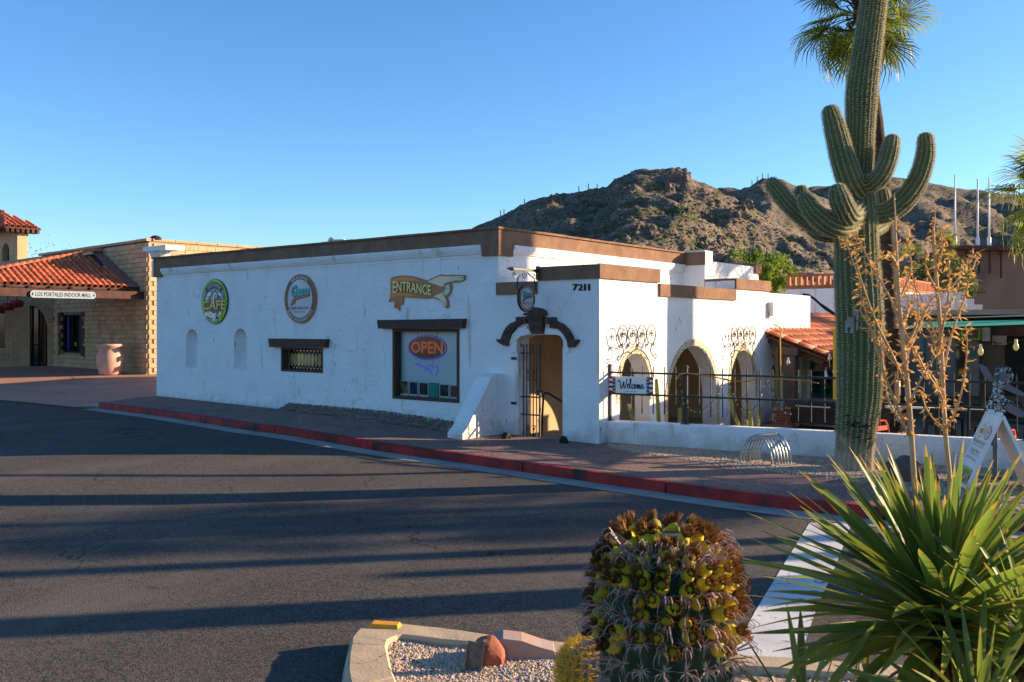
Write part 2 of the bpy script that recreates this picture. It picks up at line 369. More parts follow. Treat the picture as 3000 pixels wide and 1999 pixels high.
# fence line
F0 = camxy(1.906, 18.5); FD = V((.870*cY+.493*sY, .870*sY-.493*cY, 0)); FN = V((FD.y, -FD.x, 0))   # FN points to the pavement
XL, XP = -13.92, 2.63
fe = F0 + FD*14
wl = [(p.x,p.y) for p in kb] + [(fe.x+30, fe.y+2), (fe.x,fe.y), (F0.x,F0.y), (XP,0), (0,0), (XL,0), (XL,-.6)]
struct('pavement', sheet(wl, lambda x,y: zs(x), .7), walk, True)
gp = [(1396,1027),(1480,1041),(1560,1054),(1700,1074),(1800,1086),(1900,1096),(2020,1112),(2150,1136),(2353,1178),(2600,1215)]
gb = [onS(*p) for p in gp]
bed = [(p.x,p.y) for p in gb] + [(fe.x,fe.y-.02), (F0.x+.02, F0.y-.02)]
gz = lambda x,y: zs(x)+.007+.006*noise.noise(V((x*2,y*2,1)))
struct('gravel_bed', sheet(bed, gz, .4), gravelm, True)
g2 = [onS(*p) for p in [(640,941),(760,956),(900,975),(1034,992)]]
strip = [(p.x,p.y) for p in g2] + [(-1.35,0.0),(g2[0].x-.3,0.0)]
struct('gravel_strip', sheet(strip, lambda x,y: zs(x)+.01+.10*(1-min(1,abs(y)/.55)), .3), gravelm, True)
rng = random.Random(3)
def scatter(poly, n, zf, rng):
    x0,x1 = min(p[0] for p in poly), max(p[0] for p in poly); y0,y1 = min(p[1] for p in poly), max(p[1] for p in poly); out = []
    while len(out) < n:
        x, y = rng.uniform(x0,x1), rng.uniform(y0,y1); c = False; j = len(poly)-1
        for i in range(len(poly)):
            if (poly[i][1] > y) != (poly[j][1] > y) and x < (poly[j][0]-poly[i][0])*(y-poly[i][1])/(poly[j][1]-poly[i][1])+poly[i][0]: c = not c
            j = i
        if c: out.append((x,y,zf(x,y)))
    return out
mb = MB(); pebbles(mb, scatter(bed, 9000, gz, rng), .010, .026, rng); struct('gravel', mb, pebm, kind='stuff')
ed = []
for a_, b_ in zip(gb, gb[1:]):
    for _ in range(170): t_ = rng.random(); p_ = a_.lerp(b_,t_); ed.append((p_.x+rng.gauss(0,.07), p_.y+rng.gauss(0,.07)-.03, zs(p_.x)+.004))
mb = MB(); pebbles(mb, ed, .008, .02, rng); struct('gravel', mb, pebm, kind='stuff')
mb = MB(); pebbles(mb, scatter(strip, 2600, lambda x,y: zs(x)+.02+.10*(1-min(1,abs(y)/.55)), rng), .012, .034, rng); struct('gravel', mb, pebd, kind='stuff')
# white painted bar on the road
pm = [onS(*K8(*p), -KERB) for p in [(610,522),(885,530),(800,760),(640,1130),(540,1430),(100,1400),(250,1110),(450,780)]]
marking = mat('road_paint', (.62,.62,.60), (.48,.48,.47), 2, .8, .6, 60, bdist=.01); add_crack(marking, (.10,.10,.10), 1.6, .012, .3); add_peel(marking, (.09,.088,.085), 5, .60, .05, (1,1,1))
o = struct('road_marking', sheet([(p.x,p.y) for p in pm], lambda x,y: zr(x)+.006, .5), marking, parent=ro)
# pink concrete forecourt in front of the mall
def zp(x, y):
    return -.12 + .36*sst(0, 16, (V((x,y))-plaza_edge[0].xy).dot(V((-.35,.94))))
mc = lambda t, o_=0: camxy(-15.5-.738*t-.675*o_, 38.6+.675*t-.738*o_)   # mall front: distance along it, distance out from it
pl = [(kb[0].x,kb[0].y), (XL,-.6), (XL,1.5), tuple(mc(-6,-.4).xy), tuple(mc(0,-.3).xy), tuple(mc(40,-.3).xy), tuple(mc(45,20).xy)] + [(p.x,p.y) for p in reversed(plaza_edge)]
struct('forecourt', sheet(pl, zp, 1.2), pink, True)

# ------------------------------------------------------------------ the cafe building
cafe = thing('cafe_building', (-5, 3, 0), 'white stucco cafe building with brown parapet and 7211 by its gated door', 'building')
w2 = lambda K, x, y, yy=0.0: onY(*K(x,y), yy)
wx = lambda K, x, y, xx=XP: onX(*K(x,y), xx)
def arch2(x0, x1, zb, zsp, zt, n=16):                               # arch outline in (u, z): legs, then an elliptical head
    c, a = (x0+x1)/2, (x1-x0)/2; o = [(x0,zb)]
    for i in range(n+1): t = math.pi*(1-i/n); o.append((c+a*math.cos(t), zsp+(zt-zsp)*math.sin(t)))
    return o + [(x1,zb)]
ZT = 4.36
# openings of the front
a, b = w2(K3,340,745), w2(K3,774,1195); OWx0, OWx1 = a.x, b.x; OWz1 = w2(K3,560,728).z; OWz0 = w2(K3,560,1195).z
a, b = w2(K2,1005,937), w2(K2,1322,1130); LW = (a.x, b.x, w2(K2,1160,1124).z, a.z)
nich = []
for (x0,x1,yt,yb) in ((275,362,797,1092),(642,740,792,1108)):
    c = (x0+x1)/2; p, q = w2(K2,x0,yb), w2(K2,x1,yb); hw = (q.x-p.x)/2; zt = w2(K2,c,yt).z
    nich.append((p.x, q.x, w2(K2,c,yb).z, zt-hw, zt))
rect = lambda x0,x1,z0,z1: [(x0,z0),(x1,z0),(x1,z1),(x0,z1)]
y3 = lambda pts, y=0.0: [(u,y,z) for u,z in pts]
x3 = lambda pts, x=XP: [(x,u,z) for u,z in pts]
mb = MB()
mb.poly(y3(rect(XL,0,-1.5,4.2)), (0,.35,0), [y3(rect(OWx0,OWx1,OWz0,OWz1)), y3(rect(LW[0],LW[1],LW[2],LW[3]))] + [y3(arch2(*n_)) for n_ in nich])
part('wall', mb, white, cafe, label='shaded white stucco front wall with two shallow niches')
for n_ in nich:
    mb = MB(); c = (n_[0]+n_[1])/2; r_ = (n_[1]-n_[0])/2; vs=[]; fs=[]; k=9; rows=[n_[2]-.02, n_[3]]      # curved niche back with a domed head
    for z in rows: vs += [(c-r_*1.02*math.cos(math.pi*i/(k-1)), .005+.30*math.sin(math.pi*i/(k-1)), z) for i in range(k)]
    for j in range(1,5):
        q = math.cos(j*math.pi/8.2); vs += [(c-r_*1.02*q*math.cos(math.pi*i/(k-1)), .005+.30*q*math.sin(math.pi*i/(k-1))+.05*(1-q), n_[3]+(n_[4]-n_[3]+.02)*math.sin(j*math.pi/8.2)) for i in range(k)]
    for j in range(5):
        for i in range(k-1): fs.append((j*k+i, j*k+i+1, (j+1)*k+i+1, (j+1)*k+i))
    fs.append(tuple(range(k))); mb.add(vs, fs); part('niche', mb, white, cafe)
# side and rear walls, roof
YR = onX(*K4(1345,225), 0).y; XRt = onY(*K4(1490,260), YR).x; YRe = onX(*K4(1540,260), XRt).y
mb = MB(); mb.box(-.35,0,.352,14,-1.5,4.2); mb.box(XL,XL+.35,.352,14,-1.5,4.2); mb.box(XL+.352,-.352,13.65,14,-1.5,4.2); part('wall', mb, white, cafe, label='sunlit white stucco side wall')
mb = MB(); mb.box(.002,XRt,YR,YRe,2.0,ZT+.02); part('parapet_pier', mb, white, cafe, label='short white return wall at the end of the parapet')
mb = MB(); mb.box(XL+.1,-.1,.1,13.9,3.85,3.95); part('roof', mb, concrete, cafe)
zc0, zc1 = w2(K3,980,247).z, w2(K3,600,200).z; XC = w2(K3,933,240).x; YC = onX(*K4(217,240),0.0).y
fp = .07
mb = MB()                                                            # brown band of the parapet with its coping and the deeper corner blocks
mb.box(XL-fp,fp,-fp,.42,zc1,ZT-.05); mb.box(-.42,fp,.422,YR,zc1,ZT-.05); mb.box(XL-fp,XL+.42,.422,14,zc1,ZT-.05); mb.box(XL-fp,fp,13.6,14.07,zc1,ZT-.053)
mb.box(XC,fp,-fp,.3,zc0,zc1-.001); mb.box(-.3,fp,.302,YC,zc0,zc1-.001); mb.box(XL-fp,XL+.38,-fp,.3,zc0,zc1-.001)
mb.box(.003,XRt+.02,YR-.03,YR-.001,w2(K4,1400,310,YR).z,ZT-.02)
part('fascia', mb, brown, cafe)
mb = MB(); e = .12
for q in range(12):
    x0 = XL-e + (e-XL+e)*q/12; x1 = XL-e + (e-XL+e)*(q+1)/12-.012; dz = random.uniform(-.006,.006); mb.box(x0,x1,-e,.46,ZT-.05+.001,ZT+dz)
for q in range(8):
    y0 = .47+(YR-.5)*q/8; y1 = .47+(YR-.5)*(q+1)/8-.012; dz = random.uniform(-.006,.006); mb.box(-.46,e,y0,y1,ZT-.049,ZT+dz)
part('coping', mb, brown, cafe)
mb = MB(); zm = w2(K3,600,255).z; h = zc1-zm                          # rounded white moulding under the band
for k in range(6):
    a0, a1 = k/6, (k+1)/6; o0 = .11*math.cos(a0*1.5)
    mb.box(XL+.40,XC-.004,-o0-.01,0.02,zc1-h*a1,zc1-h*a0-.001); mb.box(-.02,o0+.01,YC+.004,YR-.035,zc1-h*a1,zc1-h*a0-.001)
part('moulding', mb, white, cafe)
mb = MB(); mb.box(XL+.40,XC-.004,-.014,.01,zm-.07,zm-.045); mb.box(-.01,.014,YC,YR-.04,zm-.07,zm-.045); part('moulding', mb, white, cafe)
# entrance annex
XA = w2(K4,392,450).x
zAl1, zAl0 = w2(K4,250,418).z, w2(K4,250,500).z; zA1, zA0 = w2(K4,600,310).z, w2(K4,600,402).z
door = [w2(K4,x,y) for x,y in [(265,1470),(262,800),(272,785),(290,774),(340,766),(430,764),(530,766),(552,778),(566,800),(570,840),(556,850),(556,1500)]]
dpt = [(p.x, p.z) for p in door]; dpt[0] = (dpt[0][0],-1.4); dpt[-1] = (dpt[-1][0],-1.4); DX0, DX1 = dpt[0][0], dpt[-1][0]
mb = MB(); mb.poly(y3([(0.002,-1.5),(XP,-1.5),(XP,zA1-.06),(XA,zA1-.06),(XA,zAl1-.06),(0.002,zAl1-.06)]), (0,.4,0), [y3(dpt)]); part('wall', mb, white, cafe, label='white entrance wall with the doorway')
YA = wx(K4,1182,400).y; zB1, zB0 = wx(K4,1330,440).z, wx(K4,1330,520).z
Y3, Y3e = onX(*Q2(1715,840), XP).y, onX(*Q2(1940,860), XP).y; zC1, zC0 = onX(*Q2(1830,822), XP).z, onX(*Q2(1830,890), XP).z
Y4 = onX(1837, 690, XP-.35).y
arcs = []
for (l,r,ay,ax) in ((335,592,510,465),(745,1160,442,955),(1276,1486,482,1390)):
    y0 = wx(K5,l,760).y; y1 = wx(K5,r,760).y; zt = wx(K5,ax,ay).z; arcs.append((y0,y1,-1.0,zt-(y1-y0)*(.62 if r-l<300 else .56),zt))
mb = MB(); mb.poly(x3([(.402,-1.5),(Y3e,-1.5),(Y3e,zC1-.06),(Y3,zC1-.06),(Y3,zB1-.06),(YA,zB1-.06),(YA,zA1-.06),(.402,zA1-.06)]), (-.38,0,0), [x3(arch2(*q)) for q in arcs]); part('wall', mb, white, cafe, label='sunlit arcade wall with three arches')
mb = MB(); mb.box(.01,XP-.385,.42,Y3e,min(zB1,zAl1)-.5,min(zB1,zAl1)-.38); mb.box(1.8,XP-.382,Y3,Y3e,zB1-.3,zC1-.07); part('roof', mb, white, cafe)
mb = MB(); mb.box(.003,XP-.385,Y3e-.2,Y3e,-1.4,1.9); part('wall', mb, tan, cafe, label='tan end wall of the arcade')
mb = MB(); g = .05                                                   # stepped brown caps
mb.box(XA,XP+g,-g,.45,zA0,zA1); mb.box(XP-.45,XP+g,.452,YA+.02,zA0,zA1-.002)
mb.box(-.03,XA-.003,-g,.42,zAl0,zAl1)
mb.box(XP-.42,XP+g,YA+.024,Y3+.0,zB0,zB1)
mb.box(1.78,XP+g,Y3+.003,Y3e+.02,zC0,zC1)
part('fascia', mb, brown, cafe, label='stepped brown parapet caps of the entrance block')
mb = MB(); mb.box(XP-.9,XP-.02,Y3e+.001,Y4,-1.4,onX(1800,676,XP).z); part('wall', mb, white, cafe)
mb = MB(); p = onX(*Q4(150,90),XP); mb.box(XP-.1,XP+.16,Y3e-.1,Y3e+.12,onX(*Q4(150,240),XP).z,p.z); part('downspout_box', mb, white, cafe)
mb = MB(); mb.box(.0012,.004,.42,Y3e,-1.4,2.4); part('wall_paint', mb, tan, cafe, label='tan painted inner wall seen through the door and arches')
mb = MB(); mb.box(.01,XP-.4,.42,Y3e,-1.2,-.46); mb.box(DX0-.2,DX1+.2,-.02,1.6,-.6,-.215); part('floor', mb, concrete, cafe)
# painted tiles round the arches
tilep = mat('painted_tile', (.62,.53,.34), (.30,.20,.07), 30, .5, rnd=.1, lo=.5, hi=.58)
n_, l_ = N(tilep); bs = n_['Principled BSDF']; old = bs.inputs['Base Color'].links[0].from_socket; g_ = n_.new('ShaderNodeNewGeometry'); v_ = n_.new('ShaderNodeTexVoronoi'); v_.inputs['Scale'].default_value = 17; l_.new(g_.outputs['Position'], v_.inputs['Vector'])
c_ = n_.new('ShaderNodeMath'); c_.operation = 'LESS_THAN'; c_.inputs[1].default_value = .26; l_.new(v_.outputs['Distance'], c_.inputs[0]); x_ = n_.new('ShaderNodeMix'); x_.data_type='RGBA'; x_.inputs[7].default_value = (.07,.06,.10,1); l_.new(c_.outputs[0], x_.inputs[0]); l_.new(old, x_.inputs[6]); l_.new(x_.outputs[2], bs.inputs['Base Color'])
for (y0,y1,zb,zsp,zt), leg in zip(arcs, (.25,.75,.35)):
    tr = bpy.data.objects.new('arch_trim', None); COL.objects.link(tr); tr.parent = cafe
    c, a, h = (y0+y1)/2, (y1-y0)/2, zt-zsp; bw = .13; path = []
    nl = max(1, round(leg/.15))
    for k in range(nl): path.append(((c-a, zsp-leg+leg*k/nl), (-1,0)))
    n2 = max(9, round(math.pi*(a+h)/2/.15))
    for k in range(n2+1): t = math.pi*(1-k/n2); nv = V((math.cos(t)/a, math.sin(t)/h)).normalized(); path.append(((c+a*math.cos(t), zsp+h*math.sin(t)), (nv.x,nv.y)))
    for k in range(nl): path.append(((c+a, zsp-leg*(k+1)/nl), (1,0)))
    for (p, pn), (q, qn) in zip(path, path[1:]):
        P, Q = V(p), V(q); d_ = (Q-P)*.02; P += d_; Q -= d_; pn, qn = V(pn), V(qn); i0 = .015
        pts = [P+pn*i0, Q+qn*i0, Q+qn*(i0+bw), P+pn*(i0+bw)]
        mb = MB(); mb.poly([(XP+.001,u.x,u.y) for u in pts], (.014,0,0)); part('tile', mb, tilep, tr)
# wing wall beside the door
r0 = w2(K3,1065,1020); zt = r0.z; mb = MB(); X1 = r0.x; X0 = X1-.42; ln = 1.35
mb.poly([(X1,.01,-.6),(X1,-ln,-.6),(X1,-ln,zs(X1)+.12),(X1,-ln+.15,zs(X1)+.24),(X1,-.42,zt-.06),(X1,-.28,zt),(X1,.01,zt)], (-.42,0,0)); part('wing_wall', mb, white, cafe)
# carved stone round the doorway
stone = mat('carved_stone', (.115,.072,.05), (.065,.042,.03), 9, .85, .9, 25, bdist=.03)
sur = bpy.data.objects.new('door_surround', None); COL.objects.link(sur); sur.parent = cafe
def wpoly(K, pts, y0, dy): 
    mb = MB(); mb.poly([(w2(K,*p).x, y0, w2(K,*p).z) for p in pts], (0,dy,0)); return mb
L = [(133,795),(165,793),(178,757),(200,716),(228,690),(265,674),(265,648),(332,645),(332,684),(326,690),(300,693),(262,715),(232,760),(218,805),(216,838),(185,835),(150,815)]
Rr = [(452,650),(518,648),(522,674),(565,692),(605,730),(628,770),(636,795),(671,795),(668,812),(640,846),(606,846),(600,805),(575,760),(540,725),(486,720),(486,695),(452,690)]
part('stone', wpoly(K4, L, -.0012, -.09), stone, sur); part('stone', wpoly(K4, Rr, -.0012, -.09), stone, sur)
ks = part('keystone', wpoly(K4, [(338,640),(446,640),(440,758),(370,758)], -.0012, -.12), stone, sur)
part('keystone_cap', wpoly(K4, [(322,638),(328,622),(352,618),(366,602),(380,600),(390,584),(428,592),(455,608),(462,636)], -.0012, -.14), stone, ks)
mb = MB()                                                            # raised scrolls on the stones
def scroll(mb, c, r, turns, fn, wd=.008, s=1, a0=0):
    mb.tube([fn(c[0]+r*(1-k/26)*math.cos(a0+s*turns*6.283*k/26), c[1]+r*(1-k/26)*math.sin(a0+s*turns*6.283*k/26)) for k in range(26)], wd, 4)
kc = w2(K4,403,690); fy = lambda x,z: (x,-.125,z)
for s_ in (-1,1):
    scroll(mb, (kc.x+s_*.09,kc.z+.10), .08, 1.6, fy, .014, s_); scroll(mb, (kc.x+s_*.075,kc.z-.10), .07, 1.6, fy, .014, -s_)
part('carving', mb, stone, ks)
for path in ([(192,800),(205,758),(235,715),(265,695),(300,672)], [(485,676),(530,696),(570,722),(600,765),(617,805)]):
    mb = MB(); mb.tube([(w2(K4,*p).x, -.094, w2(K4,*p).z) for p in path], .022, 5); part('carving', mb, stone, sur)
# white raised band under the stones
mb = MB(); mb.poly(y3([(w2(K4,x,y).x, w2(K4,x,y).z) for x,y in [(216,880),(218,805),(236,760),(266,728),(330,705),(330,722),(345,735),(362,758),(340,764),(290,772),(264,796),(262,880)]],-.001),(0,-.05,0))
part('arch_moulding', mb, white, cafe); mb = MB(); mb.poly(y3([(w2(K4,x,y).x, w2(K4,x,y).z) for x,y in [(446,755),(450,720),(484,722),(540,730),(575,765),(598,805),(604,880),(572,880),(568,800),(552,776),(530,764),(446,762)]],-.001),(0,-.05,0)); part('arch_moulding', mb, white, cafe)
# gate
gate = bpy.data.objects.new('gate', None); COL.objects.link(gate); gate.parent = cafe; gate['label'] = 'black iron bar gate with small scroll panels'
gx0, gx1 = w2(K4,272,1000,.12).x, w2(K4,412,1000,.12).x; gz1 = w2(K4,340,826,.12).z; gz0 = w2(K4,340,1456,.12).z; gy = .12
for i in range(7):
    x = lerp(gx0+.03, gx1-.02, i/6); wd = .045 if i == 0 else (.035 if i == 6 else .018); mb = MB(); mb.box(x-wd/2,x+wd/2,gy-wd/2,gy+wd/2,gz0,gz1+random.uniform(-.01,.01)); part('bar', mb, iron, gate)
for f_ in (.095,.55,.735): z = lerp(gz1,gz0,f_); mb = MB(); mb.box(gx0,gx1,gy-.022,gy+.022,z-.014,z+.014); part('rail', mb, iron, gate)
mb = MB()
for zc in (lerp(gz1,gz0,.315), lerp(gz1,gz0,.91)):
    for xf in (2.5, 4.4):
        xc = lerp(gx0+.03,gx1-.02,xf/6)
        for s_ in (-1,1):
            scroll(mb,(xc,zc+s_*.07),.055,1.4,lambda x,z:(x,gy-.015,z),.008,s_); mb.bar((xc-.06,gy-.012,zc+s_*.135),(xc+.06,gy-.012,zc+s_*.135),.012)
        mb.tube([(xc-.05,gy-.012,zc-.08),(xc,gy-.012,zc+.08),(xc+.05,gy-.012,zc-.08)],.008,4)
part('scroll_panel', mb, iron, gate)
mb = MB(); z = lerp(gz1,gz0,.5); mb.box(gx1-.07,gx1+.03,gy-.06,gy+.06,z-.05,z+.05); part('latch', mb, iron, gate)
for f_ in (.15,.62): mb = MB(); z = lerp(gz1,gz0,f_); mb.box(gx0-.12,gx0+.02,gy-.14,gy-.08,z-.03,z+.03); part('hinge', mb, iron, gate)
pa, pb, pc, pd = w2(K4,408,1470,.5), w2(K4,430,1165,.5), w2(K4,450,1150,.5), w2(K4,620,1240,.5)
mb = MB(); mb.tube([(pa.x,.5,-.8),pb,(pb.x+.05,.5,pc.z+.02),pc+V((.06,.0,.0)),pd],.024,8); part('handrail', mb, iron, cafe, True)
# numbers
num = mat('number_bronze', (.035,.018,.012), rough=.5)
for ch, x0, x1 in (('7',624,656),('2',660,690),('1',698,709),('1',725,736)):
    a, b = w2(K4,x0,474), w2(K4,x1,430); vs, fs = glyphs(ch,.02); mb = MB()
    mb.add([(lerp(a.x,b.x,u),-.02,lerp(a.z,b.z,v)) for u,v in vs], fs); mb.add([(lerp(a.x,b.x,u)+.012,-.004,lerp(a.z,b.z,v)-.006) for u,v in vs], fs); part('digit', mb, num, cafe)
# big window and leaded window
def wframe(mb, x0,x1,z0,z1,y0,y1,wd):
    mb.box(x0,x1,y0,y1,z0,z0+wd); mb.box(x0,x1,y0,y1,z1-wd,z1); mb.box(x0,x0+wd,y0,y1,z0+wd,z1-wd); mb.box(x1-wd,x1,y0,y1,z0+wd,z1-wd)
glassw = bpy.data.materials.new('window_glass'); glassw.use_nodes = True; n_, l_ = N(glassw); n_.remove(n_['Principled BSDF'])
tb, gl, ms, fr = n_.new('ShaderNodeBsdfTransparent'), n_.new('ShaderNodeBsdfGlossy'), n_.new('ShaderNodeMixShader'), n_.new('ShaderNodeFresnel')
gl.inputs['Roughness'].default_value = .01; fr.inputs[0].default_value = 1.7; tb.inputs[0].default_value = (.93,.97,.97,1)
l_.new(fr.outputs[0], ms.inputs[0]); l_.new(tb.outputs[0], ms.inputs[1]); l_.new(gl.outputs[0], ms.inputs[2]); l_.new(ms.outputs[0], n_['Material Output'].inputs[0])
win = bpy.data.objects.new('window', None); COL.objects.link(win); win.parent = cafe
mb = MB(); wframe(mb,OWx0-.005,OWx1+.005,OWz0-.01,OWz1+.01,-.02,.16,.07); part('frame', mb, wood, win)
mb = MB(); mb.add([(OWx0+.06,.13,OWz0+.06),(OWx1-.06,.13,OWz0+.06),(OWx1-.06,.13,OWz1-.06),(OWx0+.06,.13,OWz1-.06)],[(0,1,2,3)]); part('pane', mb, glassw, win)
reflb = mat('reflected_sky_blue', (.80,.88,.90), (.72,.84,.88), 2, .7)  # pale blue colour stands in for sky mirrored in the window
mb = MB(); mb.box(OWx0+.03,OWx1-.03,.235,.26,OWz0+.03,OWz1-.03); part('reflection_board', mb, reflb, win)
mb = MB(); mb.box(OWx0+.001,OWx0+.03,.161,.359,OWz0+.03,OWz1-.03); mb.box(OWx1-.03,OWx1-.001,.161,.359,OWz0+.03,OWz1-.03); mb.box(OWx0+.001,OWx1-.001,.161,.359,OWz0+.001,OWz0+.029); mb.box(OWx0+.001,OWx1-.001,.161,.359,OWz1-.029,OWz1-.001); part('reveal', mb, teal, win)
for K, pts in ((K3,[(263,668),(826,659),(818,722),(270,724)]), (K2,[(938,868),(1376,873),(1368,937),(945,933)])):
    part('lintel', wpoly(K, pts, .05, -.20), wood, cafe)
lwn = bpy.data.objects.new('leaded_window', None); COL.objects.link(lwn); lwn.parent = cafe
mb = MB(); wframe(mb,LW[0]-.004,LW[1]+.004,LW[2]-.004,LW[3]+.004,-.015,.2,.06); part('frame', mb, wood, lwn)
mb = MB(); mb.box(LW[0],LW[1],.27,.3,LW[2],LW[3]); part('lead_backing', mb, blackm, lwn)
amber = mat('amber_glass', (.75,.48,.19), (.38,.26,.13), 4, .12, spec=.8, rnd=.35); x0, x1, z0, z1 = LW[0]+.07, LW[1]-.07, LW[2]+.07, LW[3]-.06; nc = 11; pw = (x1-x0)/nc; hh = (z1-z0)
for i in range(nc):
    c = x0+pw*(i+.5); e_ = pw*.44; t_ = hh*.1
    for (za, zb_, tip) in ((z0+hh*.12, z1-hh*.16, t_),):
        mb = MB(); ty = random.uniform(-.006,.006); mb.poly([(c,.245,za-tip*.2),(c+e_,.245+ty,za+tip),(c+e_,.245+ty,zb_-tip),(c,.245,zb_+tip*.2),(c-e_,.245-ty,zb_-tip),(c-e_,.245-ty,za+tip)],(0,.012,0)); part('pane', mb, amber, lwn)
    for zc, s_ in ((z1-hh*.03,.10),(z0+hh*.06,.08)):
        mb = MB(); mb.poly([(c+pw/2,.245,zc-hh*s_),(c+pw/2+e_*.8,.246,zc),(c+pw/2,.245,zc+hh*s_*.3),(c+pw/2-e_*.8,.246,zc)],(0,.012,0)); part('pane', mb, amber, lwn)
mb = MB(); p = w2(K2,1130,1265); mb.box(p.x-.05,p.x+.05,-.03,.01,p.z-.11,p.z+.11); part('vent_cover', mb, whitep, cafe)
# iron scroll crests over the small arches
def crest(K, xs, ytop, x0c, x1c, ybot, xx):
    cr = bpy.data.objects.new('scroll_crest', None); COL.objects.link(cr); cr.parent = cafe; cr['label'] = 'wrought iron scroll crest over a small arch'
    off = xx + .16; f2 = lambda y,z: (off,y,z)
    yl, yr = onX(*K(x0c,700),off).y, onX(*K(x1c,700),off).y; zt, zb = onX(*K((x0c+x1c)/2,ytop),off).z, onX(*K((x0c+x1c)/2,ybot),off).z
    W_, H_ = yr-yl, zt-zb; P = lambda u,v: f2(yl+W_*u, zb+H_*v)
    for i in range(4):                                               # four loops side by side
        c = .14+.24*i; mb = MB(); mb.tube([P(c+.115*math.cos(a), .72+.27*math.sin(a)) for a in [k*6.283/22 for k in range(23)]],.011,5); part('loop', mb, rustiron, cr)
        mb = MB()
        for s_ in (-1,1): mb.tube([P(c+s_*.03+.045*(1-k/22)*math.cos(s_*k*.42+1.2), .74+.11*(1-k/22)*math.sin(s_*k*.42+1.2)) for k in range(22)],.009,4)
        part('curl', mb, rustiron, cr)
    mb = MB()
    for i in range(5):
        c = .14+.24*i-.12 if 0 < i < 4 else (.1 if i == 0 else .9)
        for s_ in (-1,1): mb.tube([P(c+s_*.04*(1-k/18), .40+.10*(1-k/18)*math.sin(s_*k*.45)+.03) for k in range(18)],.009,4)
    part('curl', mb, rustiron, cr)
    for s_ in (-1,1):                                                # S-shaped outer bars ending in curls, and legs that follow the arch
        m_ = lambda u: .5+s_*(u-.5)
        mb = MB(); mb.tube([P(m_(u),v) for u,v in [(.97,.72),(.95,.55),(.86,.40),(.84,.25),(.9,.1),(.97,.02),(1.0,.08),(.97,.15),(.92,.13)]],.012,5); part('outer_bar', mb, rustiron, cr)
        mb = MB(); mb.tube([P(m_(u),v) for u,v in [(.5,.32),(.62,.26),(.74,.12),(.82,-.08),(.87,-.35),(.88,-.62)]],.013,5); part('leg', mb, rustiron, cr)
    mb = MB()
    for u in (.2,.8): mb.bar(P(u,.72), (xx+.01,)+tuple(P(u,.72))[1:], .012)
    part('bracket', mb, rustiron, cr)
crest(K5, None, 266, 312, 648, 570, XP); crest(K5, None, 278, 1280, 1497, 545, XP)
# plaque and star seen through the arches
mb = MB(); 
mb = MB(); pp = onX(*K5(968,655), .02); mb.box(.006,.03,pp.y-.75,pp.y+.75,pp.z-.62,pp.z+.58)
plaque = single('wall_plaque', mb, mat('plaque_amber',(.55,.26,.03),(.35,.12,.02),3,.5), (.02,pp.y,pp.z-.62), 'orange and amber plaque inside the large arch', 'plaque')
# sheet-metal cabinet on the roof
mb = MB(); p = at(1655, 655, 30.5); mb.box(p.x-.9,p.x+.5,p.y-.3,p.y+.5,1.5,p.z+.12)
ac = thing('roof_air_conditioner', (p.x,p.y,1.5), 'grey louvred air conditioner behind the brown parapet block', 'air conditioner'); part('cabinet', mb, greym, ac)
for k in range(10): mb = MB(); x = p.x-.85+k*.14; mb.box(x,x+.05,p.y-.33,p.y-.302,p.z-.5,p.z+.05); part('louvre', mb, whitep, ac)
mb = MB(); mb.tube([p+V((.4,.1,-3.2)) if False else V((p.x,p.y+.1,1.4)), V((p.x,p.y+.1,1.5))],.05,6); part('stand', mb, greym, ac)
